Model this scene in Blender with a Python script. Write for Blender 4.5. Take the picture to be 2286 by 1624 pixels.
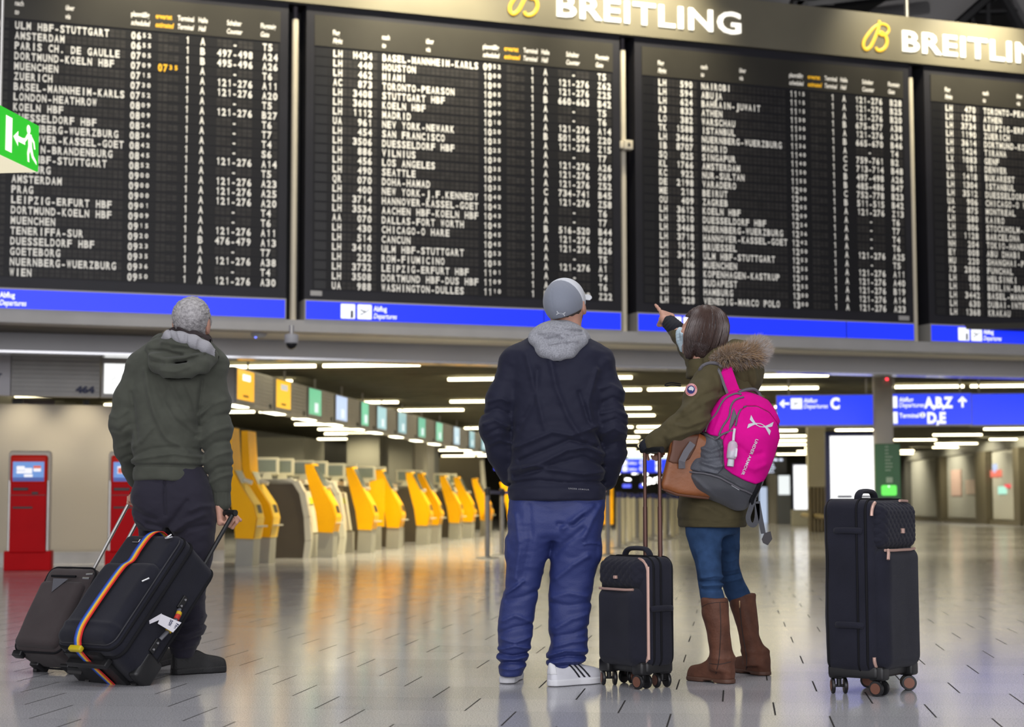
import bpy, bmesh, math, random
import numpy as np
from mathutils import Vector, Matrix

for _o in list(bpy.data.objects):
    bpy.data.objects.remove(_o, do_unlink=True)
SC = bpy.context.scene
COL = SC.collection
random.seed(7)

# ------------------------------------------------------------------ camera
IW, IH, FPX = 2286, 1624, 3800.0
CAMZ = 0.82
TH = math.atan(310 / FPX)          # looking slightly up
RHO = 0.0018                       # hair of roll
_R0 = Vector((1, 0, 0)); _F = Vector((0, math.cos(TH), math.sin(TH))); _U0 = Vector((0, -math.sin(TH), math.cos(TH)))
CU = _U0 * math.cos(RHO) + _R0 * math.sin(RHO)
CR = _R0 * math.cos(RHO) - _U0 * math.sin(RHO)
CF = _F
CP = Vector((0, 0, CAMZ))
cam = bpy.data.cameras.new('camera'); camo = bpy.data.objects.new('camera', cam); COL.objects.link(camo)
cam.sensor_width = 36; cam.lens = 36 * FPX / IW
cam.clip_end = 300
cam.dof.use_dof = True; cam.dof.focus_distance = 7.7; cam.dof.aperture_fstop = 3.2
camo.matrix_world = Matrix(((CR.x, CU.x, -CF.x, 0), (CR.y, CU.y, -CF.y, 0), (CR.z, CU.z, -CF.z, CAMZ), (0, 0, 0, 1)))
SC.camera = camo
SC.view_settings.view_transform = 'Standard'; SC.view_settings.look = 'None'; SC.view_settings.gamma = 1
SC.view_settings.use_curve_mapping = False
SC.view_settings.exposure = 0.32
try:
    SC.cycles.use_denoising = True
    SC.cycles.max_bounces = 6; SC.cycles.diffuse_bounces = 3; SC.cycles.glossy_bounces = 4
    SC.cycles.sample_clamp_indirect = 4.0
    SC.cycles.caustics_reflective = False; SC.cycles.caustics_refractive = False
except Exception:
    pass

# ------------------------------------------------------------------ world + the hall's big ceiling lamps
wd = bpy.data.worlds.new('world'); SC.world = wd; wd.use_nodes = True
wd.node_tree.nodes['Background'].inputs[0].default_value = (0.62, 0.6, 0.62, 1)
wd.node_tree.nodes['Background'].inputs[1].default_value = 0.85

def area(name, loc, size, power, col, rot=(0, 0, 0), spread=None):
    l = bpy.data.lights.new(name, 'AREA'); l.shape = 'RECTANGLE'; l.size, l.size_y = size
    l.energy = power; l.color = col
    if spread: l.spread = spread
    o = bpy.data.objects.new(name, l); COL.objects.link(o); o.location = loc; o.rotation_euler = rot
    return o

def spot(name, loc, target, power, col, ang, blend=0.6, rad=0.06):
    l = bpy.data.lights.new(name, 'SPOT'); l.energy = power; l.color = col; l.spot_size = ang; l.spot_blend = blend
    l.shadow_soft_size = rad
    o = bpy.data.objects.new(name, l); COL.objects.link(o); o.location = loc
    o.rotation_euler = (Vector(target) - Vector(loc)).to_track_quat('-Z', 'Y').to_euler()
    return o

area('hall_lamp', (-1.0, 3.5, 8.6), (9, 2.2), 260, (0.95, 0.96, 1.0))
area('hall_lamp', (2.0, 10.5, 8.6), (12, 2.0), 300, (1.0, 0.97, 0.95))
# added fill light behind the camera for the surfaces facing it
area('hall_fill', (2.0, -11.5, 5.0), (30, 6), 1900, (0.95, 0.95, 1.0), (math.pi / 2, 0, 0))
area('hall_lamp', (-4.0, -4.0, 8.6), (10, 3.0), 300, (0.92, 0.94, 1.0))

# ------------------------------------------------------------------ picture <-> place helpers
def ray(px, py):
    return (CF + CR * ((px - IW / 2) / FPX) + CU * ((IH / 2 - py) / FPX))
def pt(px, py, Y):
    d = ray(px, py); return CP + d * (Y / d.y)
def fl(px, py, z=0.0):
    d = ray(px, py); return CP + d * ((z - CAMZ) / d.z)
def onp(px, py, p0, n):
    d = ray(px, py); n = Vector(n); return CP + d * ((Vector(p0) - CP).dot(n) / d.dot(n))

# ------------------------------------------------------------------ mesh builder
class MB:
    def __init__(s): s.v = []; s.f = []; s.m = []
    def add(s, vs, fs, mi=0, M=None):
        o = len(s.v)
        if M is not None: vs = [M @ Vector(v) for v in vs]
        s.v += [tuple(v) for v in vs]; s.f += [tuple(i + o for i in f) for f in fs]; s.m += [mi] * len(fs)
        return s
    def box(s, x0, x1, y0, y1, z0, z1, mi=0, M=None):
        vs = [(x, y, z) for z in (z0, z1) for y in (y0, y1) for x in (x0, x1)]
        return s.add(vs, [(0, 2, 3, 1), (4, 5, 7, 6), (0, 1, 5, 4), (2, 6, 7, 3), (0, 4, 6, 2), (1, 3, 7, 5)], mi, M)
    def bbox(s, x0, x1, y0, y1, z0, z1, r, mi=0, M=None, seg=3):
        bm = bmesh.new()
        bmesh.ops.create_cube(bm, size=1)
        for v in bm.verts:
            v.co = Vector((x0 + (v.co.x + .5) * (x1 - x0), y0 + (v.co.y + .5) * (y1 - y0), z0 + (v.co.z + .5) * (z1 - z0)))
        bmesh.ops.bevel(bm, geom=bm.edges[:], offset=r, segments=seg, affect='EDGES', profile=.5)
        return s.bm(bm, mi, M)
    def bm(s, bm, mi=0, M=None):
        bm.verts.ensure_lookup_table(); bm.verts.index_update()
        s.add([v.co.copy() for v in bm.verts], [[v.index for v in f.verts] for f in bm.faces], mi, M); bm.free(); return s
    def quad(s, a, b, c, d, mi=0): return s.add([a, b, c, d], [(0, 1, 2, 3)], mi)
    def prism(s, poly, d0, d1, axes='xz', mi=0, M=None):
        n = len(poly); vs = []
        for d in (d0, d1):
            for (a, b) in poly:
                vs.append({'xz': (a, d, b), 'yz': (d, a, b), 'xy': (a, b, d)}[axes])
        fs = [tuple(range(n)), tuple(range(2 * n - 1, n - 1, -1))] + [(i, i + n, (i + 1) % n + n, (i + 1) % n) for i in range(n)]
        return s.add(vs, fs, mi, M)
    def tube(s, path, r, n=10, mi=0, M=None, cap=True, flat=None):
        path = [Vector(p) for p in path]; k = len(path)
        rs = r if isinstance(r, (list, tuple)) else [r] * k
        vs = []; up = None
        for i, p in enumerate(path):
            t = (path[min(i + 1, k - 1)] - path[max(i - 1, 0)]).normalized()
            if up is None:
                up = Vector((0, 0, 1)) if abs(t.z) < .9 else Vector((1, 0, 0))
            a = (up - t * up.dot(t)).normalized(); b = t.cross(a); up = a
            for j in range(n):
                w = 2 * math.pi * j / n
                fa, fb = (flat or (1, 1))
                vs.append(p + a * math.cos(w) * rs[i] * fa + b * math.sin(w) * rs[i] * fb)
        fs = [(i * n + j, i * n + (j + 1) % n, (i + 1) * n + (j + 1) % n, (i + 1) * n + j) for i in range(k - 1) for j in range(n)]
        if cap: fs += [tuple(range(n - 1, -1, -1)), tuple(range((k - 1) * n, k * n))]
        return s.add(vs, fs, mi, M)
    def lathe(s, prof, n=20, mi=0, M=None):
        vs = [(r * math.cos(2 * math.pi * j / n), r * math.sin(2 * math.pi * j / n), z) for (r, z) in prof for j in range(n)]
        k = len(prof)
        fs = [(i * n + j, i * n + (j + 1) % n, (i + 1) * n + (j + 1) % n, (i + 1) * n + j) for i in range(k - 1) for j in range(n)]
        fs += [tuple(range(n - 1, -1, -1)), tuple(range((k - 1) * n, k * n))]
        return s.add(vs, fs, mi, M)
    def strip(s, path, nrm, w, th, mi=0, M=None):
        """flat band along path; nrm = outward normals, w = width, th = thickness"""
        path = [Vector(p) for p in path]; k = len(path); vs = []
        for i, p in enumerate(path):
            t = (path[min(i + 1, k - 1)] - path[max(i - 1, 0)]).normalized()
            nn = Vector(nrm[i] if isinstance(nrm, list) else nrm); nn = (nn - t * nn.dot(t)).normalized(); b = t.cross(nn)
            for (u, q) in ((-.5, 0), (.5, 0), (.5, 1), (-.5, 1)): vs.append(p + b * (u * w) + nn * (q * th))
        fs = [(i * 4 + j, i * 4 + (j + 1) % 4, (i + 1) * 4 + (j + 1) % 4, (i + 1) * 4 + j) for i in range(k - 1) for j in range(4)]
        fs += [(3, 2, 1, 0), tuple(range((k - 1) * 4, k * 4))]
        return s.add(vs, fs, mi, M)
    def build(s, name, mats, parent=None, smooth=False, recalc=True):
        me = bpy.data.meshes.new(name); me.from_pydata(s.v, [], s.f)
        if not isinstance(mats, (list, tuple)): mats = [mats]
        for m in mats: me.materials.append(m)
        if len(mats) > 1: me.polygons.foreach_set('material_index', s.m)
        if recalc:
            bm = bmesh.new(); bm.from_mesh(me); bmesh.ops.recalc_face_normals(bm, faces=bm.faces[:]); bm.to_mesh(me); bm.free()
        if smooth:
            me.polygons.foreach_set('use_smooth', [True] * len(me.polygons))
            if smooth != 2:
                try: me.set_sharp_from_angle(angle=math.radians(40))
                except Exception: pass
        me.update()
        o = bpy.data.objects.new(name, me); COL.objects.link(o)
        if parent: o.parent = parent
        return o

def tag(o, label=None, cat=None, group=None, kind=None):
    if label: o['label'] = label
    if cat: o['category'] = cat
    if group: o['group'] = group
    if kind: o['kind'] = kind
    return o
def thing(name, label, cat, loc=(0, 0, 0), rz=0.0, group=None):
    o = bpy.data.objects.new(name, None); COL.objects.link(o); o.empty_display_size = .1
    o.location = loc; o.rotation_euler = (0, 0, rz)
    return tag(o, label, cat, group)
def copy_tree(o, parent=None, label=None):
    c = o.copy(); COL.objects.link(c)
    if parent: c.parent = parent
    if label: c['label'] = label
    for ch in list(o.children): copy_tree(ch, c)
    return c
def struct(name, mb, mat, smooth=False):
    return tag(mb.build(name, mat, None, smooth), kind='structure')

# ------------------------------------------------------------------ materials
def mat(name, col, rough=.5, metal=0.0, emit=None, es=0.0, spec=.5, bump=None, var=None, sheen=0, coat=0, alpha=None, trans=0):
    """bump=(scale,strength[,stretch xyz]); var=(scale,amount)"""
    m = bpy.data.materials.new(name); m.use_nodes = True
    nt = m.node_tree; b = nt.nodes['Principled BSDF']
    c4 = (*col, 1)
    b.inputs['Base Color'].default_value = c4; b.inputs['Roughness'].default_value = rough; b.inputs['Metallic'].default_value = metal
    b.inputs['Specular IOR Level'].default_value = spec
    if sheen: b.inputs['Sheen Weight'].default_value = sheen; b.inputs['Sheen Roughness'].default_value = .5
    if coat: b.inputs['Coat Weight'].default_value = coat; b.inputs['Coat Roughness'].default_value = .08
    if trans: b.inputs['Transmission Weight'].default_value = trans
    if alpha is not None: b.inputs['Alpha'].default_value = alpha
    if emit:
        b.inputs['Emission Color'].default_value = (*emit, 1); b.inputs['Emission Strength'].default_value = es
    if bump or var:
        tc = nt.nodes.new('ShaderNodeTexCoord'); mp = nt.nodes.new('ShaderNodeMapping'); nt.links.new(tc.outputs['Object'], mp.inputs[0])
    if bump:
        nz = nt.nodes.new('ShaderNodeTexNoise'); nz.inputs['Scale'].default_value = bump[0]; nz.inputs['Detail'].default_value = 3
        if len(bump) > 2: mp.inputs['Scale'].default_value = bump[2]
        bp = nt.nodes.new('ShaderNodeBump'); bp.inputs['Strength'].default_value = bump[1]; bp.inputs['Distance'].default_value = .01
        nt.links.new(mp.outputs[0], nz.inputs['Vector']); nt.links.new(nz.outputs[0], bp.inputs['Height']); nt.links.new(bp.outputs[0], b.inputs['Normal'])
    if var:
        n2 = nt.nodes.new('ShaderNodeTexNoise'); n2.inputs['Scale'].default_value = var[0]; n2.inputs['Detail'].default_value = 4
        nt.links.new(tc.outputs['Object'], n2.inputs['Vector'])
        mx = nt.nodes.new('ShaderNodeMix'); mx.data_type = 'RGBA'
        k0 = 1 - var[1]; k1 = 1 + var[1]
        mx.inputs[6].default_value = (col[0] * k0, col[1] * k0, col[2] * k0, 1); mx.inputs[7].default_value = (col[0] * k1, col[1] * k1, col[2] * k1, 1)
        rmp = nt.nodes.new('ShaderNodeMapRange'); rmp.inputs[1].default_value = .3; rmp.inputs[2].default_value = .7
        nt.links.new(n2.outputs[0], rmp.inputs[0]); nt.links.new(rmp.outputs[0], mx.inputs[0]); nt.links.new(mx.outputs[2], b.inputs['Base Color'])
    return m
def srgb(r, g, b):
    f = lambda c: (c / 255 / 12.92) if c <= 10 else ((c / 255 + .055) / 1.055) ** 2.4
    return (f(r), f(g), f(b))
def emis(name, col, s=1.0):
    return mat(name, (0.02, 0.02, 0.02), .4, emit=col, es=s)

# ------------------------------------------------------------------ lettering (built-in font, turned into mesh)
_tc = {}
def text_geo(body, bold=0.0, shear=0.0, sp=1.0):
    key = (body, bold, shear, sp)
    if key not in _tc:
        cu = bpy.data.curves.new('t', 'FONT'); cu.body = body; cu.offset = bold; cu.shear = shear; cu.space_character = sp
        cu.resolution_u = 3; cu.fill_mode = 'FRONT'
        o = bpy.data.objects.new('t', cu); COL.objects.link(o)
        dg = bpy.context.evaluated_depsgraph_get(); dg.update()
        me = bpy.data.meshes.new_from_object(o.evaluated_get(dg))
        v = [tuple(p.co) for p in me.vertices]; f = [tuple(p.vertices) for p in me.polygons]
        bpy.data.objects.remove(o); bpy.data.curves.remove(cu); bpy.data.meshes.remove(me)
        xs = [p[0] for p in v] or [0]; ys = [p[1] for p in v] or [0]
        _tc[key] = (v, f, min(xs), max(xs), min(ys), max(ys))
    return _tc[key]
def put_text(mb, body, x, z, h, y=0.0, align='l', xs=1.0, bold=0.0, shear=0.0, width=None, sp=1.0, mi=0, M=None):
    """letters in the local xz plane facing -y. h = cap height"""
    v, f, x0, x1, y0, y1 = text_geo(body, bold, shear, sp)
    s = h / 0.73
    sx = s * xs
    if width: sx = width / max(1e-6, (x1 - x0))
    w = (x1 - x0) * sx
    ox = {'l': x, 'c': x - w / 2, 'r': x - w}[align]
    mb.add([(ox + (p[0] - x0) * sx, y, z + p[1] * s) for p in v], f, mi, M)
def put_char(mb, ch, xc, z, h, w, y, bold=.03, mi=0):
    if ch == ' ': return
    if ch == '1':        # flap digit one: stem with a flag
        u = w * .5; mb.add([(xc + a * u, y, z + b * h) for a, b in ((-.05, 0), (.42, 0), (.42, 1), (.02, 1), (-.05, .9), (-.05, .70), (-.55, .70), (-.55, .82), (-.25, .86))], [(0, 1, 2, 3, 4, 5), (5, 4, 8, 7, 6)], mi); return
    v, f, x0, x1, y0, y1 = text_geo(ch, bold)
    s = h / .73
    cw = (x1 - x0) * s
    sx = s * min(1.0, w / cw) if ch not in "I1.-" else s * .85
    c = (x0 + x1) / 2
    mb.add([(xc + (p[0] - c) * sx, y, z + p[1] * s) for p in v], f, mi)
# ------------------------------------------------------------------ shared materials
M = {}
M['black'] = mat('black_satin', (0.006, 0.006, 0.007), .4)
M['cabinet'] = mat('board_cabinet', (0.022, 0.022, 0.028), .45, spec=.25, var=(1.5, .12))
M['cabinet_top'] = mat('board_header_sheet', (0.046, 0.043, 0.035), .36, spec=.3, var=(1.5, .12))
M['flapbed'] = mat('flap_bed', (0.010, 0.010, 0.012), .5, spec=.3)
M['flap'] = mat('flap_leaf', (0.034, 0.032, 0.031), .5, spec=.3, var=(9, .35))
M['white_letter'] = mat('flap_white', (0.82, 0.8, 0.74), .6, emit=(1, .96, .86), es=.16)
M['head_letter'] = mat('header_white', (0.85, 0.82, 0.75), .6, emit=(1, .93, .8), es=.28)
M['amber'] = mat('flap_amber', (0.9, 0.5, 0.02), .6, emit=(1, .5, .0), es=.35)
M['blue_sign'] = mat('backlit_blue', (0.0, 0.01, 0.3), .35, emit=srgb(22, 50, 255), es=.82)
M['sign_white'] = emis('backlit_white', (0.93, 0.95, 1.0), 1.05)
M['sign_navy'] = mat('sign_navy', (0.002, 0.008, 0.06), .5)
M['alu'] = mat('brushed_aluminium', (0.42, 0.41, 0.39), .42, metal=.85, var=(3, .1))
M['alu_pale'] = mat('pale_painted_metal', (0.42, 0.41, 0.39), .45, var=(2, .08))
M['tube'] = mat('ivory_tube', (0.66, 0.6, 0.47), .35, spec=.5, var=(2, .06))
M['fascia'] = mat('bronze_fascia', (0.195, 0.178, 0.128), .32, spec=.6, var=(.7, .12))
M['brand_white'] = mat('illuminated_letter', (0.9, 0.88, 0.8), .5, emit=(1, .96, .85), es=1.0)
M['brand_gold'] = mat('gold_emblem', (0.75, 0.45, 0.04), .4, emit=(1, .6, .05), es=.5)
M['lightgrey'] = mat('light_grey_paint', (0.45, 0.44, 0.43), .5, var=(2, .06))

# ------------------------------------------------------------------ the line of departure boards
BANG = math.atan((11800 - 1143) / FPX * math.cos(TH))
BDIR = Vector((math.sin(BANG), math.cos(BANG), 0)); BNRM = Vector((BDIR.y, -BDIR.x, 0))
BROT = math.atan2(BDIR.y, BDIR.x)
BP0 = pt(0, 693, 19.5); BP0.z = 0
def bsz(px, py, d=0.0):
    """picture point -> (s along the boards, z) on the board plane moved d metres towards the hall"""
    q = onp(px, py, BP0 + BNRM * d, BNRM) - BP0
    return q.dot(BDIR), q.z
BZ0 = bsz(700, 669.5)[1]        # board bottom = top of blue strip
BZ1 = bsz(700, 13.6)[1]         # underside of fascia
def bframe(s):
    p = BP0 + BDIR * s; return (p.x, p.y, 0)

_rowA = bsz(866, 129.6)[1]; _rowZ = bsz(856, 642)[1]
PITCH = (_rowA - _rowZ) / 24
_B2 = bsz(679, 690)[0]
BOARDW = bsz(1387, 720)[0] - _B2
_c = lambda px, py: bsz(px, py)[0] - _B2
COLS = dict(code=_c(742.5, 150), dest=_c(852.5, 140), time=_c(1077.5, 150), est=_c(1130, 160), term=_c(1182.5, 163), hall=_c(1211.5, 167), cnt=_c(1244.5, 170), gate=_c(1332.5, 175))
CP_ = (_c(1068, 152) - _c(852.5, 140)) / 20
TP_ = (_c(1119, 150) - COLS['time']) / 4
NP_ = (_c(1315, 172) - COLS['cnt']) / 7
CH = .73 * PITCH       # cap height of a flap letter
LOGO0, LOGO1 = _c(704.5, 200), _c(730, 200)

R1 = """  0|ULM HBF-STUTTGART|0652||A|-|T5
  2|AMSTERDAM|0655||B|497-498|A24
  9|PARIS CH. DE GAULLE|0705||B|495-496|A26
  0|DORTMUND-KOELN HBF|0709|0735|A|-|T6
  4|MUENCHEN|0715||A|121-276|A11
  5|ZUERICH|0730||A|121-276|A20
  9|BASEL-MANNHEIM-KARLS|0752||A|-|T5
  0|LONDON-HEATHROW|0809||A|121-276|B27
|KOELN HBF|0809||A|-|T6
|DUESSELDORF HBF|0824||A|-|T7
|NUERNBERG-WUERZBURG|0836||A|-|T4
|HANNOVER-KASSEL-GOET|0842||A|-|S6
|BERLIN-BRANDENBURG|0845||A|121-276|A14
|ULM HBF-STUTTGART|0852||A|-|T5
|HAMBURG|0900||A|121-276|A23
|AMSTERDAM|0900||A|121-276|A25
|PRAG|0900||A|121-276|A20
|LEIPZIG-ERFURT HBF|0901||A|-|T4
|DORTMUND-KOELN HBF|0909||A|-|T6
|MUENCHEN|0915||A|121-276|A11
|TENERIFFA-SUR|0920||B|476-479|A13
|DUESSELDORF HBF|0923||A|-|T7
|GOETEBORG|0935||A|121-276|A38
|NUERNBERG-WUERZBURG|0936||A|-|T4
|WIEN|0950||A|121-276|A30"""
R2 = """LH H434|BASEL-MANNHEIM-KARLS|0952||A|-|T5
LH 440|HOUSTON|1000||A|121-276|Z62
LH 462|MIAMI|1000||A|121-276|Z25
AC 873|TORONTO-PEARSON|1005||B|660-663|B42
LH 3408|STUTTGART HBF|1009||A|-|T5
LH 3608|KOELN HBF|1009||A|-|T6
LH 1112|MADRID|1010||A|121-276|A14
UA 961|NEV YORK-NEWARK|1020||B|501-504|Z20
LH 454|SAN FRANCISCO|1025||A|121-276|Z15
LH 3506|DUESSELDORF HBF|1025||A|-|T7
LH 886|VILNIUS|1030||A|121-276|A26
LH 456|LOS ANGELES|1035||A|121-276|Z69
LH 490|SEATTLE|1035||A|121-276|Z52
QR 070|DOHA-HAMAD|1035||C|734-741|B45
LH 400|NEW YORK-J.F.KENNEDY|1040||A|121-276|Z58
LH 3714|HANNOVER-KASSEL-GOET|1042||A|-|T6
LH 3534|AACHEN HBF-KOELN HBF|1043||A|-|T7
AA 070|DALLAS-FORT WORTH|1045||B|516-520|B44
LH 430|CHICAGO-O HARE|1045||A|121-276|Z66
LH 514|CANCUN|1045||A|121-276|B26
LH 3410|ULM HBF-STUTTGART|1053||A|-|T5
LH 232|ROM-FIUMICINO|1055||A|121-276|A1
LH 3732|LEIPZIG-ERFURT HBF|1101||A|-|T4
LH 3508|DORTMUND HBF-DUS HBF|1109||A|-|T6
UA 988|WASHINGTON-DULLES|1110||B|516-520|Z22"""
R3 = """LH 590|NAIROBI|1115||A|121-276|B28
LH 594|ABUJA|1115||A|121-276|B25
LH 624|BAHRAIN-JUWAIT|1115||A|121-276|B20
A3 833|ATHEN|1130||B|675-677|A38
LO 382|WARSCHAU|1130||A|121-276|A34
TK 1588|ISTANBUL|1135||B|665-670|B46
LH 3466|NUERNBERG-WUERZBURG|1136||A|-|T4
IB 8707|MADRID|1140||C|759-761|B2
SQ 025|SINGAPUR|1140||C|713-714|B48
KL 1766|AMSTERDAM|1150||B|497-498|A26
KC 922|NUR-SULTAN|1155||B|485-486|B47
DE 2198|VARADERO|1200||C|752-778|B23
ME 218|BEIRUT|1200||B|511-515|B42
OU 409|ZAGREB|1205||A|121-276|Z13
LH 3612|KOELN HBF|1209||A|-|T6
LH 3510|DUESSELDORF HBF|1224||A|-|T7
LH 3468|NUERNBERG-WUERZBURG|1236||A|-|T4
LH 3718|HANNOVER-KASSEL-GOET|1242||A|-|T6
LH 1012|BRUESSEL|1250||A|121-276|A25
LH 3414|ULM HBF-STUTTGART|1253||A|-|T5
LH 106|MUENCHEN|1255||A|121-276|A11
LH 828|KOPENHAGEN-KASTRUP|1255||A|121-276|A40
LH 1338|BUDAPEST|1255||A|121-276|B19
LH 016|HAMBURG|1300||A|121-276|A14
LH 328|VENEDIG-MARCO POLO|1300||A|121-276|A23"""
R4 = """LH 470|TORONTO-PEARSON
LH 1278|ATHEN
LH 3734|LEIPZIG-ERFURT HBF
LH 1190|ZUERICH
LH 3614|DORTMUND-KOELN HBF
LH 1424|TIRANA
LX 1083|GENF
UA 181|DENVER
LH 1418|BUKAREST
LH 1304|ISTANBUL
LH 3512|DUESSELDORF HBF
UA 906|CHICAGO-O HARE
AC 875|MONTREAL
LH 580|KAIRO
LH 806|STOCKHOLM-ARLANDA
LH 1128|BARCELONA
NH 204|TOKIO-HANEDA
EY 008|ABU DHABI
MU 220|SHANGHAI-PUDONG
X3 2806|FUNCHAL
LH 850|HELSINKI
LH 186|BERLIN-BRANDENBURG
LH 3442|BASEL-MANNHEIM-KARLS
LH 630|DUBAI-INTERNATIONAL
LH 1368|KRAKAU"""

def plane_icon(mb, x, z, s, y, mi):
    # a departing aeroplane in profile: fuselage rising to the right with a swept wing
    P = lambda pts: [(x + a * s, z + b * s) for a, b in pts]
    for poly in (P([(.18, .30), (.30, .30), (.62, .50), (.86, .66), (.84, .70), (.55, .52), (.36, .40), (.2, .36)]),
                 P([(.16, .62), (.22, .66), (.56, .55), (.60, .47), (.50, .47)])):
        mb.add([(a, y, b) for a, b in poly], [tuple(range(len(poly)))], mi)
def rrect(mb, x0, x1, z0, z1, r, y, mi=0, n=4):
    ps = []
    for cx, cz, a0 in ((x1 - r, z1 - r, 0), (x0 + r, z1 - r, 90), (x0 + r, z0 + r, 180), (x1 - r, z0 + r, 270)):
        for k in range(n + 1):
            a = math.radians(a0 + 90 * k / n); ps.append((cx + r * math.cos(a), y, cz + r * math.sin(a)))
    mb.add(ps, [tuple(range(len(ps)))], mi)

STRIP_H = BZ0 - bsz(700, 716)[1]
def make_board(s0, rows, label, icons=True, divider=None):
    t = thing('departure_board', label, 'departure board', bframe(s0), BROT, 'departure boards over the concourse')
    L = lambda *a: 0
    w = BOARDW
    MB().box(0, w, 0.0, .32, BZ0, BZ1).build('cabinet', M['cabinet'], t)
    # header sheet (slightly proud) with its lettering
    hz0 = _rowA + PITCH * .62; hz1 = BZ1 - .11
    h = MB().box(LOGO0 - .02, w - .1, -.012, .0, hz0, hz1)
    tx = am = h; hs = .064; y = -.014; b = .02
    z1 = hz0 + .155; z2 = hz0 + .05
    for (x, a, c) in ((COLS['code'], 'Flug', 'Flight'), (COLS['dest'], 'nach', 'to'), (COLS['dest'] + 9 * CP_, 'über', 'via'),
                      (COLS['time'], 'planmäßig', 'scheduled'), (COLS['term'] - .09, 'Terminal', 'Terminal'), (COLS['hall'] - .02, 'Halle', 'Hall'),
                      (COLS['cnt'] + .12, 'Schalter', 'Counter'), (COLS['gate'] - .02, 'Flugsteig', 'Gate')):
        put_text(tx, a, x, z1, hs, y, xs=.62, bold=b, mi=1); put_text(tx, c, x, z2, hs, y, xs=.62, bold=b, shear=.25, mi=1)
    for (a, z, sh) in (('erwartet', z1, 0), ('estimated', z2, .25)): put_text(am, a, COLS['est'] - .03, z, hs, y, xs=.62, bold=b, shear=sh, mi=2)
    h.build('header_panel', [M['cabinet_top'], M['head_letter'], M['amber']], t, recalc=False)
    ft = h
    # 25 rows of split flaps
    for i, r in enumerate(rows.split('\n')):
        f = (r.split('|') + [''] * 7)[:7]
        zc = _rowA - i * PITCH
        row = MB(); let = MB(); amb = MB()
        row.box(LOGO0 - .02, w - .1, -.006, .0, zc - PITCH * .47, zc + PITCH * .47, 0)
        row.quad((LOGO0, -.0075, zc - PITCH * .40), (LOGO1, -.0075, zc - PITCH * .40), (LOGO1, -.0075, zc + PITCH * .40), (LOGO0, -.0075, zc + PITCH * .40), 2)
        code = f[0]; cc, _, nn = code.partition(' ')
        if code.startswith(' '): cc, nn = '', code.strip()
        cells = [('code', CP_, f"{cc:<2}{nn:>6} "), ('dest', CP_, f"{f[1]:<20}"[:20]), ('time', TP_, f"{f[2]:<4}"), ('est', TP_, f"{f[3]:<4}"),
                 ('term', CP_, '1' if f[4] else ' '), ('hall', CP_ * 1.1, f[4] or ' '), ('cnt', NP_, f"{f[5]:^7}"), ('gate', NP_ * 1.05, f"{f[6]:<3}")]
        for key, p, s in cells:
            for k, ch in enumerate(s):
                xc = COLS[key] + (k + .5) * p; hw = p * .40; hh = CH * .52
                small = key in ('time', 'est') and k > 1
                if small: hh *= .72
                if ch == ' ' or key == 'code':
                    zz = zc
                    for (a, bb) in ((-hh, -.004), (.004, hh)):
                        row.quad((xc - hw, -.0072, zz + a), (xc + hw, -.0072, zz + a), (xc + hw, -.0072, zz + bb), (xc - hw, -.0072, zz + bb), 1)
                hgt = CH * (.62 if small else 1.0)
                zb = zc + CH * .5 - hgt - (.006 if small else 0)
                put_char(row, ch, xc, zb, hgt, p * (.60 if small else .80), -.0085, .035, 4 if key == 'est' else 3)
        row.build('flap_row', [M['flapbed'], M['flap'], M['black'], M['white_letter'], M['amber']], t, recalc=False)
    # backlit blue strip along the foot, in an aluminium frame
    zt = BZ0; zb = BZ0 - STRIP_H
    fr = MB().box(0, w, -.02, .3, zb, zt).build('strip_frame', M['alu_pale'], t)
    st = MB().box(.018, w - .018, -.026, -.02, zb + .016, zt - .02)
    so = st.build('blue_strip', M['blue_sign'], t)
    g = MB(); hh = STRIP_H - .03
    x = _c(759.5, 697); e = hh * .80; y = -.029; z0 = zb + .016 + (hh - e) * .42
    d = MB()
    if icons:
        for k in range(2):
            xx = x + k * e * 1.165; rrect(g, xx, xx + e, z0, z0 + e, e * .06, y)
        put_text(d, 'i', x + e * .68, z0 + e * .10, e * .5, y - .001, xs=1.35, bold=.05)
        d.add([(x + e * (.66 + a), y - .001, z0 + e * bq) for a, bq in ((0, .08), (.2, .08), (.2, .13), (0, .13))], [(0, 1, 2, 3)])
        plane_icon(d, x + e * 1.165, z0, e, y - .001, 0)
    tx0 = x + e * 2.3
    put_text(g, 'Abflug', tx0, z0 + e * .58, e * .36, y, xs=.72, bold=.025)
    put_text(g, 'Departures', tx0, z0 + e * .08, e * .36, y, xs=.72, bold=.015, shear=.25)
    g.build('strip_lettering', M['sign_white'], so, recalc=False)
    if d.v: d.build('strip_pictogram', M['sign_navy'], so, recalc=False)
    # a thin seam in the strip
    MB().box(w * .74, w * .74 + .012, -.0275, -.026, zb + .016, zt - .02).build('seam', M['sign_navy'], so)
    return t
s_b1 = bsz(638, 690)[0] - BOARDW
make_board(s_b1, R1, 'departure board at the picture edge listing ULM HBF to WIEN')
make_board(_B2, R2, 'departure board listing BASEL-MANNHEIM-KARLS to WASHINGTON-DULLES, above the capped man')
s_b3 = bsz(1421, 720)[0]
make_board(s_b3, R3, 'departure board listing NAIROBI to VENEDIG-MARCO POLO, above the pointing woman')
s_b4 = bsz(2075, 745)[0]
make_board(s_b4, R4, 'departure board listing TORONTO-PEARSON to KRAKAU, cut by the picture edge')
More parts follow.
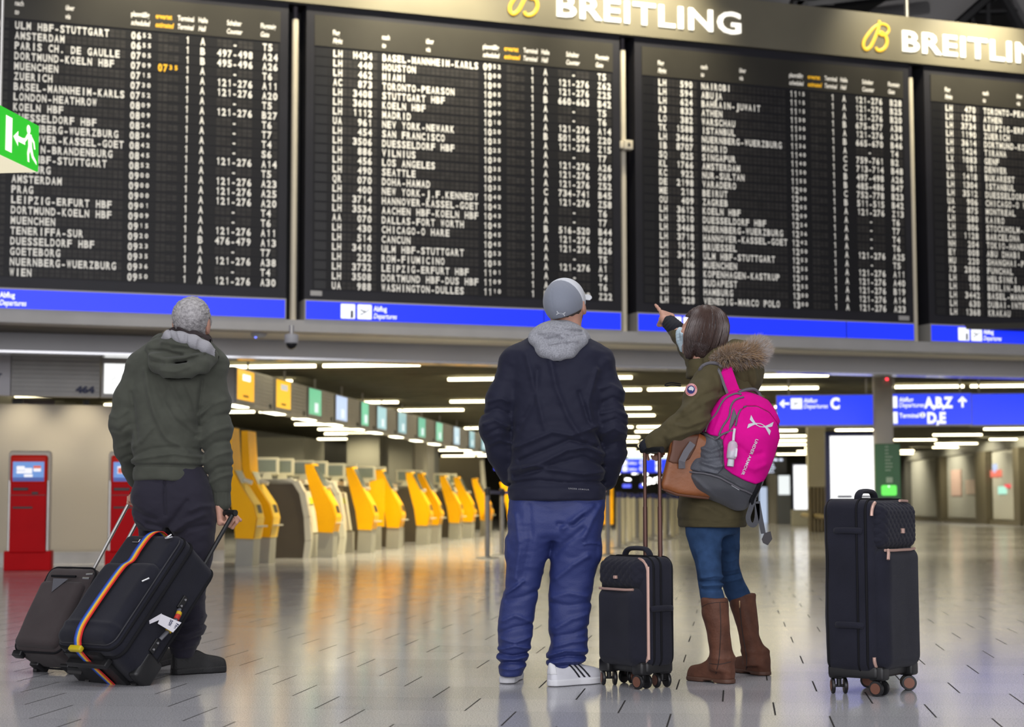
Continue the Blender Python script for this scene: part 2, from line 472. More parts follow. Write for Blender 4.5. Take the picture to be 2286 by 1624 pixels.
# small paper label on the second and third board
for (px0, px1, py0, py1, wh) in ((693, 719, 650, 660, 'lower corner of the second board'), (2007, 2030, 706, 715, 'lower corner of the third board')):
    a = bsz(px0, py1, .012); b = bsz(px1, py0, .012)
    o = MB().box(0, b[0] - a[0], -.012, -.001, a[1], b[1]).build('label_plate', M['lightgrey'])
    o.location = bframe(a[0]); o.rotation_euler = (0, 0, BROT)
    tag(o, 'small pale label plate on the ' + wh, 'label')

# dark backing between the boards + the ivory posts
bk = MB(); sA = s_b1 - .3; sB = s_b4 + BOARDW + .3
o = struct('trim_1', MB().box(0, sB - sA, .34, .5, BZ0 - STRIP_H, BZ1), M['black']); o.location = bframe(sA); o.rotation_euler = (0, 0, BROT)
for i, (px, label) in enumerate(((654.5, 'ivory tube post between the ULM board and the BASEL board'), (1395, 'ivory tube post between the BASEL board and the NAIROBI board'), (2045, 'ivory tube post between the NAIROBI board and the TORONTO board'))):
    s, _ = bsz(px, (716, 743, 764)[i], -.1)
    t = thing('support_post', label, 'post', bframe(s), BROT, 'posts between the boards')
    r = .042
    MB().lathe([(r, BZ0 - STRIP_H), (r, BZ1 - .16)], 24).build('tube', M['tube'], t, smooth=True).location = (0, .12, 0)
    MB().lathe([(r * .8, BZ1 - .16), (r * .8, BZ1)], 20).build('collar', mat('violet_grey', (.05, .042, .05), .5) if i == 0 else bpy.data.materials['violet_grey'], t, smooth=True).location = (0, .12, 0)
# little ivory detector box clamped to the second post
s, z = bsz(1402, 324, .02)
t = thing('detector_box', 'small ivory box with a dark window on the post right of the BASEL board', 'detector', bframe(s), BROT)
MB().bbox(-.065, .065, -.05, .08, z - .065, z + .065, .015).build('housing', M['tube'], t, smooth=True)
MB().bbox(-.11, -.05, -.02, .09, z - .05, z + .05, .012).build('bracket', M['tube'], t, smooth=True)
MB().add([(math.cos(a) * .022 * (1 - .4 * (math.sin(a) > 0)), -.052, z + math.sin(a) * .028) for a in [k * math.pi / 8 for k in range(16)]], [tuple(range(16))]).build('window', M['black'], t)

# ------------------------------------------------------------------ advertising fascia above the boards
FZ1 = bsz(1893, 26)[1]
adv = thing('advertising_fascia', 'long bronze fascia with white and gold watchmaker lettering above the boards', 'sign', bframe(0), BROT)
MB().box(sA, sB, -.06, .5, BZ1 + .012, FZ1).build('fascia_panel', M['fascia'], adv)
MB().box(sA, sB, -.0, .5, BZ1 + .001, BZ1 + .012).build('shadow_gap', M['black'], adv)
def emblem_b(name, s0, z0, h, parent):
    # script capital: tall looped stem and two bowls, drawn as one thick ribbon
    pts = [(.60, .93), (.57, .75), (.50, .55), (.40, .33), (.28, .12), (.14, .02), (.04, .10), (.06, .27), (.20, .48), (.36, .66), (.52, .78), (.70, .84), (.86, .80),
           (.92, .68), (.84, .55), (.70, .50), (.60, .53), (.62, .58), (.72, .55), (.82, .44), (.84, .28), (.76, .12), (.62, .03), (.50, .04), (.46, .12)]
    def cr(p, n=5):
        o = []
        for i in range(len(p) - 1):
            p0, p1, p2, p3 = p[max(i - 1, 0)], p[i], p[i + 1], p[min(i + 2, len(p) - 1)]
            for k in range(n):
                t = k / n
                o.append(tuple(.5 * ((2 * p1[j]) + (-p0[j] + p2[j]) * t + (2 * p0[j] - 5 * p1[j] + 4 * p2[j] - p3[j]) * t * t + (-p0[j] + 3 * p1[j] - 3 * p2[j] + p3[j]) * t ** 3) for j in (0, 1)))
        return o + [p[-1]]
    c = cr(pts)
    rad = [h * (.034 + .022 * abs(math.sin(1.6 * k / len(c) * math.pi + .6))) for k in range(len(c))]
    mb = MB().tube([(s0 + a * h, -.075, z0 + b * h) for a, b in c], rad, 8, flat=(1, 1))
    mb.v = [(x, -.075 + (y + .075) * .35, z) for x, y, z in mb.v]
    return mb.build(name, M['brand_gold'], parent, smooth=2)
# second (fully seen at right) word fixes the size; the first repeats it
eA = bsz(1925, 111, .07); eB = bsz(1953, 40, .07)
eh = eB[1] - eA[1]
wA = bsz(2015, 113, .07); wtop = bsz(2015, 66, .07); wh = wtop[1] - wA[1]
w1A = bsz(1243, 37, .07); w1B = bsz(1654, 73, .07); word_w = w1B[0] - w1A[0]
off = bsz(1135, 30, .07)[0]
for (es, ws) in ((off, w1A[0]), (eA[0], wA[0])):
    emblem_b('gold_emblem', es, eA[1], eh, adv)
    mb = MB(); put_text(mb, 'BREITLING', ws, wA[1], wh, -.082, width=word_w, bold=.02, sp=1.08)
    mb2 = MB()
    n = len(mb.v); mb2.v = mb.v + [(x, -.062, z) for x, y, z in mb.v]; mb2.f = list(mb.f); mb2.m = [0] * len(mb.f)
    # side walls of the letters
    cnt = {}
    for f in mb.f:
        for a, b in zip(f, f[1:] + f[:1]):
            k = (min(a, b), max(a, b)); cnt[k] = cnt.get(k, 0) + 1
    for (a, b), c in cnt.items():
        if c == 1: mb2.f.append((a, b, b + n, a + n)); mb2.m.append(0)
    mb2.build('lettering', M['brand_white'], adv, recalc=False)
# picture lamps that wash the fascia and the upper boards
for (px, py, e) in ((960, 4, 48), (1230, 30, 20), (1450, 52, 30), (2000, 96, 14), (2190, 105, 34), (700, -10, 26), (350, -30, 30)):
    s, z = bsz(px, py, .1)
    p = BP0 + BDIR * s + BNRM * 1.3; p.z = FZ1 + .9
    q = BP0 + BDIR * s; q.z = z - .15
    spot('fascia_lamp', p, q, e * 18, (1.0, .9, .66), 1.3, 1.0, .15)
# steel rod that carries the fascia
s, z = bsz(2030, 38)
o = MB().lathe([(.035, 0), (.035, 4.2)], 16).build('hanger_rod', M['alu'], smooth=True); o.location = bframe(s); o.location.z = FZ1 - .02
o.location.y += .15
tag(o, 'grey steel hanger rod rising from the fascia above the second emblem', 'rod')
# ------------------------------------------------------------------ hall shell
TANG = math.radians(7.5)
TD = Vector((math.sin(TANG), math.cos(TANG), 0)); CD = Vector((math.cos(TANG), -math.sin(TANG), 0)); TROT = -TANG
def warp_y(px): return 1122 - RHO * (px - 900)

# granite floor: 60 x 43 cm slabs in running bond, polished
fm = bpy.data.materials.new('granite_floor'); fm.use_nodes = True
nt = fm.node_tree; b = nt.nodes['Principled BSDF']; N = nt.nodes.new; K = nt.links.new
tc = N('ShaderNodeTexCoord'); mp = N('ShaderNodeMapping'); mp.inputs['Rotation'].default_value = (0, 0, TANG)
mp.inputs['Location'].default_value = (0.22, 0.16, 0); K(tc.outputs['Object'], mp.inputs[0])
def mth(op, a, b_=None, c_=None):
    n = N('ShaderNodeMath'); n.operation = op
    for i, v in enumerate((a, b_, c_)):
        if v is None: continue
        if hasattr(v, 'links'): K(v, n.inputs[i])
        else: n.inputs[i].default_value = v
    return n.outputs[0]
sx_ = N('ShaderNodeSeparateXYZ'); K(mp.outputs[0], sx_.inputs[0])
rowv = mth('DIVIDE', sx_.outputs[1], .43); rowi = mth('FLOOR', rowv)
uu = mth('DIVIDE', mth('MULTIPLY_ADD', rowi, .205, sx_.outputs[0]), .606); ui = mth('FLOOR', uu)
du = mth('MULTIPLY', mth('ABSOLUTE', mth('SUBTRACT', mth('FRACT', uu), .5)), .606)
dv = mth('MULTIPLY', mth('ABSOLUTE', mth('SUBTRACT', mth('FRACT', rowv), .5)), .43)
ju = mth('GREATER_THAN', du, .303 - .0035); jv = mth('GREATER_THAN', dv, .215 - .0014)
joint = mth('MAXIMUM', ju, mth('MULTIPLY', jv, .8))
wn_ = N('ShaderNodeTexWhiteNoise'); wn_.noise_dimensions = '2D'; cx_ = N('ShaderNodeCombineXYZ'); K(ui, cx_.inputs[0]); K(rowi, cx_.inputs[1]); K(cx_.outputs[0], wn_.inputs['Vector'])
tone = N('ShaderNodeMix'); tone.data_type = 'RGBA'; tone.inputs[6].default_value = (.41, .408, .43, 1); tone.inputs[7].default_value = (.47, .468, .49, 1); K(wn_.outputs['Value'], tone.inputs[0])
jm = N('ShaderNodeMix'); jm.data_type = 'RGBA'; jm.inputs[7].default_value = (.035, .033, .032, 1); K(joint, jm.inputs[0]); K(tone.outputs[2], jm.inputs[6])
n1 = N('ShaderNodeTexNoise'); n1.inputs['Scale'].default_value = 170; n1.inputs['Detail'].default_value = 3; n1.inputs['Roughness'].default_value = .7; K(tc.outputs['Object'], n1.inputs['Vector'])
r1 = N('ShaderNodeMapRange'); r1.inputs[1].default_value = .34; r1.inputs[2].default_value = .66; r1.inputs[3].default_value = .55; r1.inputs[4].default_value = 1.42; K(n1.outputs[0], r1.inputs[0])
mm = N('ShaderNodeMix'); mm.data_type = 'RGBA'; mm.blend_type = 'MULTIPLY'; mm.inputs[0].default_value = 1
K(jm.outputs[2], mm.inputs[6]); K(r1.outputs[0], mm.inputs[7]); K(mm.outputs[2], b.inputs['Base Color'])
n2 = N('ShaderNodeTexNoise'); n2.inputs['Scale'].default_value = 3.0; n2.inputs['Detail'].default_value = 4; K(tc.outputs['Object'], n2.inputs['Vector'])
r2 = N('ShaderNodeMapRange'); r2.inputs[3].default_value = .10; r2.inputs[4].default_value = .16; K(n2.outputs[0], r2.inputs[0]); rj = N('ShaderNodeMix'); rj.inputs[3].default_value = .8; K(joint, rj.inputs[0]); K(r2.outputs[0], rj.inputs[2]); K(rj.outputs[0], b.inputs['Roughness'])
bp = N('ShaderNodeBump'); bp.inputs['Strength'].default_value = .25; bp.inputs['Distance'].default_value = .002; bp.invert = True
K(joint, bp.inputs['Height']); K(bp.outputs[0], b.inputs['Normal'])
b.inputs['Specular IOR Level'].default_value = .10
struct('floor', MB().add([(-40, -12, 0), (60, -12, 0), (60, 110, 0), (-40, 110, 0)], [(0, 1, 2, 3)]), fm)

# soffit and bulkhead under the boards
SOFZ = bsz(0, 717)[1]
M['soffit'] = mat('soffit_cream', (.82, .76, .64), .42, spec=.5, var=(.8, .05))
M['soffit_shade'] = mat('soffit_shaded', (.10, .088, .075), .6)  # shadow on the left soffit, put into its colour
M['bulk'] = mat('bulkhead_grey', (.42, .415, .42), .45, var=(.8, .06))
M['lip'] = mat('bulkhead_lip', (.34, .34, .35), .2, metal=.9)
Q0 = fl(-400, 742 - 400 * .0284, SOFZ); Q1 = fl(2900, 742 + 2900 * .0284, SOFZ)
zbk = onp(0, 787, fl(0, 742, SOFZ), BNRM).z
qd = (Q1 - Q0).normalized(); qang = math.atan2(qd.y, qd.x); ql = (Q1 - Q0).length
o = struct('trim_2', MB().box(0, ql, 0, .4, zbk + .03, 3.4), M['bulk']); o.location = (Q0.x, Q0.y, 0); o.rotation_euler = (0, 0, qang)
o = struct('trim_3', MB().box(0, ql, -.005, .41, zbk, zbk + .03), M['lip']); o.location = (Q0.x, Q0.y, 0); o.rotation_euler = (0, 0, qang)
Bs0 = BP0 + BDIR * sA; Bs1 = BP0 + BDIR * sB
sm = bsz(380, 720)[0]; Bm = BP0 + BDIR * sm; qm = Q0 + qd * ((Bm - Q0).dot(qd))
for nm, p, q, r_, s_, mt in (('ceiling_soffit_shade', Bs0, Bm, qm, Q0, M['soffit_shade']), ('ceiling_soffit', Bm, Bs1, Q1, qm, M['soffit'])):
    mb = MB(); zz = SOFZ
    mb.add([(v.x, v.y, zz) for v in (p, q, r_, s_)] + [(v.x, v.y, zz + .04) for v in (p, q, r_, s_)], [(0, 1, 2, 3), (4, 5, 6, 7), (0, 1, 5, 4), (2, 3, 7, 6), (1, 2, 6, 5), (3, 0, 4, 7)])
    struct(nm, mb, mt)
# fascia lip under the blue strips
o = struct('trim_4', MB().box(0, sB - sA, -.012, .32, SOFZ - .012, BZ0 - STRIP_H), M['lightgrey']); o.location = bframe(sA); o.rotation_euler = (0, 0, BROT)

# low slatted ceiling of the check-in hall
LZ = 2.92
M['ceil'] = mat('ceiling_dark', (.035, .032, .022), .7)
M['baffle'] = mat('ceiling_baffle', (.15, .14, .095), .5, var=(2, .15))
orig = Vector((0, 0, 0))
mb = MB(); mb.box(-22, 40, 24.5, 92, LZ + .32, LZ + .4)
cb = struct('ceiling', mb, M['ceil']); cb.rotation_euler = (0, 0, TROT)
mb = MB()
y = 25.4
while y < 78:
    mb.box(-20, 36, y, y + .035, LZ + .02, LZ + .17); y += .63
o = struct('ceiling_baffles', mb, M['baffle']); o.rotation_euler = (0, 0, TROT)
for x in (-14, -8.5, -3, 2.5, 8, 13.5, 19):
    pass
M['lamp'] = emis('lamp_tube', (1.0, .88, .56), 6.5)
lampmesh = None
def ceiling_lamp(x, y, ln):
    global lampmesh
    p = CD * x + TD * y
    if min((p + CD * e_ - Q0).dot(Vector((-qd.y, qd.x, 0))) for e_ in (-ln / 2, ln / 2)) < .6: return      # stays behind the bulkhead
    if lampmesh is None:
        t = MB().box(-.5, .5, -.022, .022, 0, .045).build('lamp', M['lamp']); lampmesh = t.data; bpy.data.objects.remove(t)
    o = bpy.data.objects.new('ceiling_lamp', lampmesh); COL.objects.link(o)
    o.location = (p.x, p.y, LZ - .04); o.rotation_euler = (0, 0, TROT); o.scale = (ln, 1, 1)
    tag(o, 'warm white strip lamp glowing under the dark slatted low ceiling', 'ceiling lamp', 'strip lamps of the check-in hall')
rr = random.Random(11)
k = 0
y = 25.3
while y < 76:
    x = -13.4 + rr.uniform(0, 1)
    while x < 22:
        ln = 1.5
        px = 1143 + FPX * (x + .1316 * y) / y
        skip = rr.random() < (.34 if y < 40 else .42)
        if not skip and -100 < px < 2400:
            ceiling_lamp(x, y, ln)
        x += 1.62 if rr.random() < .8 else 2.6
    y += 3.15 if y < 50 else 4.2
    k += 1
# added fill spots over the kiosk aisle, queue lanes and behind the counters
for i in range(9):
    y_ = 24.5 + i * 3.0; x_ = -4.6
    p_ = CD * (x_ + .0) + TD * y_
    spot('aisle_fill', (p_.x, p_.y, LZ - .02), (p_.x - .25, p_.y + .1, 0), 420, (1, .87, .55), 2.3, .6, .06)
for i in range(4):
    p_ = CD * -9.5 + TD * (27 + i * 5); spot('back_fill', (p_.x, p_.y, LZ - .02), (p_.x, p_.y, 0), 260, (1, .88, .56), 2.5, .6, .06)
for i in range(6):
    for x_ in (0.5, 6.0):
        p_ = CD * x_ + TD * (28 + i * 6.5)
        spot('lane_fill', (p_.x, p_.y, LZ - .02), (p_.x, p_.y, 0), 230, (1, .88, .58), 2.4, .6, .06)
# far walls of the check-in hall
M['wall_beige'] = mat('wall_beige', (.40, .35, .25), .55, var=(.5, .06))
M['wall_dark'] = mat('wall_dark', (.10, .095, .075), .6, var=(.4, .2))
M['greybox'] = mat('grey_panel', (.17, .165, .14), .5, var=(.5, .1))
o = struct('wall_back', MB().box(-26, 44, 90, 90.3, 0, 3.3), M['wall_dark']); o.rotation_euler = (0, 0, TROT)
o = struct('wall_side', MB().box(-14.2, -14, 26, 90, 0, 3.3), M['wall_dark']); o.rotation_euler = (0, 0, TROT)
# beige wall behind the far counters
def pbox(name, px0, px1, py0, py1, Y, dep, m, label=None, cat=None, group=None, kind=None, z0=None, rot=TROT, bev=0):
    a = pt(px0, py1, Y); bq = pt(px1, py0, Y)
    w = (bq.x - a.x) / math.cos(rot); zb = a.z if z0 is None else z0
    mb = MB().box(0, w, 0, dep, zb, bq.z) if not bev else MB().bbox(0, w, 0, dep, zb, bq.z, bev)
    o = mb.build(name, m); o.location = (a.x, a.y, 0); o.rotation_euler = (0, 0, rot)
    return tag(o, label, cat, group, kind)
pbox('wall_recess', 940, 1078, 1022, 1060, 56, .3, M['wall_beige'], kind='structure', z0=0)
pbox('wall_partition', 774, 848, 968, 1100, 44, 4, M['greybox'], kind='structure', z0=0)
pbox('wall_partition.001', 851, 921, 972, 1100, 44.3, 4, M['greybox'], kind='structure', z0=0)
pbox('pillar_1', 924, 955, 985, 1100, 44.5, 1, mat('pillar_plaster', (.47, .45, .38), .5), kind='structure', z0=0)
pbox('wall_partition.002', 560, 680, 978, 1100, 40, 2, M['greybox'], kind='structure', z0=0)

# beige wall of the left bay with a steel skirting, parallel to the boards
wb = fl(100, 1259); wn = BNRM
def lw(px, py, d=0): return onp(px, py, wb + BNRM * d, BNRM)
a = lw(-260, 1259); e = lw(500, 1256)
wl = (e - a).dot(BDIR); wz = lw(120, 904).z
o = struct('wall_left', MB().box(0, wl, 0, .25, 0, wz), mat('wall_taupe', (.46, .42, .35), .5, var=(.6, .05))); o.location = (a.x, a.y, 0); o.rotation_euler = (0, 0, BROT)
o = struct('baseboard_left', MB().box(0, wl, -.015, 0, .0, .13).box(0, wl, -.04, 0, .13, .155), M['alu']); o.location = (a.x, a.y, 0); o.rotation_euler = (0, 0, BROT)
for px in (55, 190, 330):
    p = lw(px, 950, .55); q = lw(px, 1060, 0.1)
    spot('wall_washer', (p.x, p.y, SOFZ - .12), (q.x, q.y, .7), 75, (1, .88, .64), 1.25, .9, .05)

# upper dark ceiling with grey fins and a black truss over the fascia
M['fin'] = mat('ceiling_fin', (.17, .165, .165), .6)
struct('ceiling_upper', MB().box(-30, 50, -14, 70, 12.0, 12.2), mat('ceiling_upper_dark', (.012, .011, .010), .8))
def upoly(name, pix, Y, dep, m):
    mb = MB(); ps = [pt(x, y, Y) for x, y in pix]; n = len(ps)
    mb.add([tuple(p) for p in ps] + [(p.x, p.y + dep, p.z + dep * .15) for p in ps], [tuple(range(n)), tuple(range(2 * n - 1, n - 1, -1))] + [(i, i + n, (i + 1) % n + n, (i + 1) % n) for i in range(n)])
    return struct(name, mb, m)
upoly('ceiling_fin', [(1480, -60), (1790, -60), (1760, 10), (1740, 60), (1500, 60)], 31, .1, M['fin'])
upoly('ceiling_fin.001', [(1880, 60), (2100, -70), (2330, -70), (2190, 20), (2110, 80)], 30.6, .1, M['fin'])
upoly('ceiling_fin.002', [(2240, -60), (2420, -60), (2420, 110), (2295, 100)], 30, .1, M['fin'])
tr = MB()
for (x0, y0, x1, y1, r) in ((2140, 55, 2235, -30, .10), (2225, -30, 2290, 85, .10), (2165, 28, 2270, 25, .05), (2175, 60, 2165, 28, .05), (2205, -20, 2205, 60, .06), (1780, 14, 1820, -30, .09), (1770, 10, 1860, 8, .09), (1560, 20, 1700, -20, .08), (1800, 12, 2060, -20, .1)):
    tr.tube([pt(x0, y0, 29.5), pt(x1, y1, 29.5)], r, 6)
o = tr.build('ceiling_truss', M['black']); tag(o, kind='structure')
# the place above the fascia gets a little light of its own
spot('truss_lamp', pt(2000, -200, 25), pt(2100, 0, 30.5), 300, (1, .97, .95), 1.2)
# ------------------------------------------------------------------ exit sign close to the camera, at the left edge
EX = pt(85, 385, 10.2)
t = thing('exit_sign', 'green lit exit sign with running figure and arrow at the left picture edge', 'exit sign', (EX.x, EX.y, 0), TROT + math.pi / 2)
ez0 = EX.z; ez1 = pt(88, 281, 10.2).z; eh = ez1 - ez0
# local x runs towards the camera, local -y faces the hall (to the right in the picture)
EL = .82
MB().bbox(-EL, 0, .012, .30, ez0, ez1, .006).build('housing', mat('exit_housing', (.8, .78, .66), .5, emit=(1, .9, .62), es=.55), t)
EXX = lambda u: EL - u if False else u
pn = MB().box(-EL, .0, 0, .012, ez0 + .004, ez1 - .002).build('green_panel', mat('exit_green', (.01, .2, .02), .4, emit=srgb(32, 168, 28), es=1.0), t)
g = MB(); y = -.002
Z = lambda v: ez0 + v * eh
def gp(pts): g.add([(-u, y, Z(v)) for u, v in pts], [tuple(range(len(pts)))])
# x: 0 = far end (right in the picture) ... grows towards the camera (left in the picture)
gp([(.385, .14), (.475, .14), (.475, .86), (.385, .86)])
gp([(.37, .5), (.30, .66), (.30, .56), (.20, .56), (.20, .44), (.30, .44), (.30, .34)])
g.add([(-.155 + .028 * math.cos(a), y, Z(.80) + .028 * math.sin(a)) for a in [k * math.pi / 8 for k in range(16)]], [tuple(range(16))])
gp([(.165, .72), (.11, .72), (.10, .44), (.155, .44)])
gp([(.17, .71), (.205, .58), (.235, .56), (.23, .50), (.195, .51), (.15, .64)])
gp([(.115, .71), (.065, .60), (.05, .45), (.07, .44), (.085, .56), (.13, .64)])
gp([(.155, .46), (.17, .30), (.16, .12), (.135, .12), (.14, .29), (.115, .43)])
gp([(.10, .46), (.075, .30), (.03, .20), (.03, .13), (.10, .24), (.14, .42)])
g.build('pictogram', emis('exit_white', (1, .97, .82), 1.0), pn, recalc=False)
MB().tube([(-.2, .16, ez1 - .01), (-.2, .16, 12.05)], .012, 8).build('hanger', M['alu'], t)

# ------------------------------------------------------------------ camera dome and smoke detector under the soffit
p = fl(651, 731, SOFZ)
t = thing('dome_camera', 'grey dome security camera hanging below the first ivory post', 'security camera', (p.x, p.y, 0))
zt = pt(651, 748, p.y).z; zb = pt(651, 781, p.y).z; r = .083
MB().tube([(0, 0, zt), (0, 0, SOFZ + .02)], .028, 12).build('stem', M['alu'], t, smooth=True)
MB().lathe([(.05, zt + .012), (r, zt), (r, zt - .09), (r * .9, zt - .1)], 24).build('housing', mat('camera_grey', (.5, .5, .52), .4), t, smooth=True)
MB().lathe([(r * .82 * math.cos(a), zt - .1 - (zt - .1 - zb) * math.sin(a)) for a in [k * math.pi / 16 for k in range(8)]] + [(.004, zb)], 24).build('dome', mat('camera_dome', (.01, .01, .012), .08), t, smooth=True)
q = fl(578, 743, SOFZ)
t = thing('smoke_detector', 'round smoke detector with a blue light under the soffit by the grey haired man', 'detector', (q.x, q.y, 0))
MB().lathe([(.10, SOFZ), (.10, SOFZ - .03), (.075, SOFZ - .06), (.0, SOFZ - .065)], 24).build('housing', M['lightgrey'], t, smooth=True)
MB().lathe([(.012, SOFZ - .058), (.012, SOFZ - .072)], 10).build('light', emis('blue_led', (.1, .15, 1), 3), t).location = (-.03, -.06, 0)

# ------------------------------------------------------------------ counter signs: left bay + the long row of screens
M['slat'] = mat('slat_grey', (.44, .435, .42), .45, var=(3, .06))
SB, ST = 2.23, 2.77
pS = fl(24, 883.5, SB)
def sgn(px, py): return onp(px, py, pS, BNRM)
def slats(mb, x0, x1, y, z0, z1, n=9):
    for k in range(n):
        h = (z1 - z0) / n; a = z0 + k * h
        mb.add([(x0, y, a), (x1, y, a), (x1, y - .012, a + h * .82), (x0, y - .012, a + h * .82), (x0, y, a + h), (x1, y, a + h)], [(0, 1, 2, 3), (3, 2, 5, 4)])
ST2 = onp(24, 792, pS, BNRM).z
t = thing('counter_sign', 'grey slatted counter sign numbered 464 above the red kiosks', 'sign', (pS.x, pS.y, 0), BROT)
w464 = (sgn(222, 887) - pS).dot(BDIR)
MB().box(0, w464, 0, .2, SB, ST2).build('casing', M['slat'], t)
mb = MB(); slats(mb, 0, w464, -.001, SB + .01, ST2 - .01); mb.build('slats', M['slat'], t, recalc=False)
mb = MB(); a = onp(168, 877, pS, BNRM); put_text(mb, '464', (a - pS).dot(BDIR), a.z, .085, -.02, xs=1.35, bold=.06); mb.build('number', M['sign_navy'], t, recalc=False)
MB().tube([((sgn(124, 790) - pS).dot(BDIR), .1, ST2), ((sgn(124, 790) - pS).dot(BDIR), .1, ST2 + .5)], .02, 10).build('hanger', M['alu_pale'], t, smooth=True)
t = thing('counter_sign', 'plain pale grey counter sign at the left edge beside the 464 sign', 'sign', (pS.x, pS.y, 0), BROT)
x = (sgn(22, 883) - pS).dot(BDIR)
MB().box(x - 1.2, x, -.03, .2, SB, ST2 + .003).build('casing', mat('pale_sign', (.52, .51, .54), .5), t)
mb = MB(); put_text(mb, 'r', x - .155, onp(2, 843, pS, BNRM).z, .075, -.034, bold=.04, shear=.2); mb.build('lettering', M['sign_navy'], t, recalc=False)
t = thing('counter_screen', 'bright white counter screen beside the 464 sign, half hidden by the grey haired man', 'screen', (pS.x, pS.y, 0), BROT)
x0 = (sgn(224, 885) - pS).dot(BDIR); x1 = (sgn(330, 888) - pS).dot(BDIR)
MB().box(x0 + .01, x1, -.02, .2, SB, ST2).build('casing', M['alu_pale'], t)
sc_ = MB().box(x0 + .045, x1 - .04, -.026, -.02, SB + .05, ST2 - .09).build('screen', emis('screen_white', (.98, .99, .97), 1.0), t)
mb = MB(); cz = onp(252, 843, pS, BNRM).z; cx = (sgn(254, 840) - pS).dot(BDIR)
mb.tube([(cx - .04, -.028, cz - .04), (cx, -.028, cz - .02), (cx + .02, -.028, cz + .02)], .004, 5); mb.tube([(cx - .05, -.028, cz - .08), (cx + .02, -.028, cz - .07), (cx + .06, -.028, cz - .09)], .004, 5)
mb.build('screen_mark', M['sign_navy'], sc_)
# struts and dark posts between wall and sign
for (p0, p1, lab) in ((28, 50, 'dark post in the gap between the beige wall and the 464 sign'), (187, 200, 'thin dark post under the right end of the 464 sign')):
    q = lw(p0, 890, -.2); q1 = lw(p1, 890, -.2)
    o = MB().box(0, (q1 - q).dot(BDIR), 0, .1, wz - .02, SB + .02).build('sign_post', M['black']); o.location = (q.x, q.y, 0); o.rotation_euler = (0, 0, BROT); tag(o, lab, 'post')
q = lw(52, 890, -.35); q1 = lw(122, 890, -.35)
o = MB().box(0, (q1 - q).dot(BDIR), 0, .1, wz - .03, SB + .02).build('sign_back_plate', mat('mauve_grey', (.10, .075, .08), .5)); o.location = (q.x, q.y, 0); o.rotation_euler = (0, 0, BROT); tag(o, 'mauve grey plate in the gap under the 464 sign', 'plate')

# the row: local frame x towards the hall (CD), y along the row (TD)
edges = [522, 610, 684, 745, 802, 838, 885, 930, 970, 1010, 1045, 1072, 1092, 1110]
cols = [(255, 178, 10), (255, 190, 20), (95, 185, 140), (180, 200, 235), (95, 190, 150), (150, 195, 200), (130, 175, 180), (90, 175, 145), (110, 190, 155), (170, 200, 215), (120, 170, 180), (120, 170, 180), (140, 180, 190)]
names = ['orange', 'yellow orange', 'green', 'pale blue', 'bright green', 'pale teal', 'grey teal', 'deep green', 'mint', 'ice blue', 'dull teal', 'dull teal', 'grey']
rowp = [fl(px, 918 + .1965 * (px - 603), SB) for px in edges]
d0 = (rowp[9] - rowp[0]).normalized(); rrot = math.atan2(-d0.x, d0.y)      # rotation that turns +y into the row
rowlab = ['first', 'second', 'third', 'fourth', 'fifth', 'sixth', 'seventh', 'eighth', 'ninth', 'tenth', 'eleventh', 'twelfth', 'thirteenth']
for i in range(len(edges) - 1):
    p = rowp[i]; ln = (rowp[i + 1] - p).length - .03
    t = thing('counter_screen_unit', f'slatted counter sign with {names[i]} screen, {rowlab[i]} of the row above the yellow kiosks', 'counter sign', (p.x, p.y, 0), rrot, 'signs above the yellow kiosks')
    MB().box(-.22, 0, 0, ln, SB, ST).build('casing', M['slat'], t)
    sw = min(.92, ln * .46)
    mb = MB(); slats(mb, sw + .06, ln, 0, SB + .01, ST - .01)
    mb.v = [(-y, x, z) for x, y, z in mb.v]
    mb.build('slats', M['slat'], t, recalc=False)
    MB().box(0, .03, .02, sw + .04, SB + .02, ST - .02).build('screen_frame', mat('screen_grey', (.3, .3, .31), .45) if i == 0 else bpy.data.materials['screen_grey'], t)
    s_ = MB().box(.03, .034, .06, sw, SB + .075, ST - .03).build('screen', emis('row_screen', srgb(*cols[i]), .95), t)
    g = MB(); cy = .06 + (sw - .06) / 2
    if i < 2:
        g.box(.034, .037, cy - .17, cy + .22, SB + .36, SB + .45).build('screen_logo', emis('logo_white', (1, .98, .9), 1.3 if i == 0 else .5), s_)
        MB().box(.034, .036, cy - .14, cy + .14, SB + .12, SB + .15).build('screen_caption', mat('brown_caption', (.35, .15, .0), .5) if i == 0 else bpy.data.materials['brown_caption'], s_)
    else:
        MB().box(.034, .036, cy - .05, cy + .2, SB + .12, SB + .28).build('screen_picture', emis('screen_pale', (.75, .85, .85), .9), s_)
    MB().tube([(-.1, ln * .5, ST), (-.1, ln * .5, LZ + .33)], .018, 8).build('hanger', M['alu_pale'], t)
    MB().box(-.01, .02, ln - .22, ln - .1, SB + .03, SB + .1).build('number_plate', M['black'], t)
    # small downlight plates glowing under the casing
    MB().box(-.2, -.03, .15, ln * .42, SB - .012, SB).build('downlight', emis('downlight', (1, .93, .66), 5) if i == 0 else bpy.data.materials['downlight'], t)

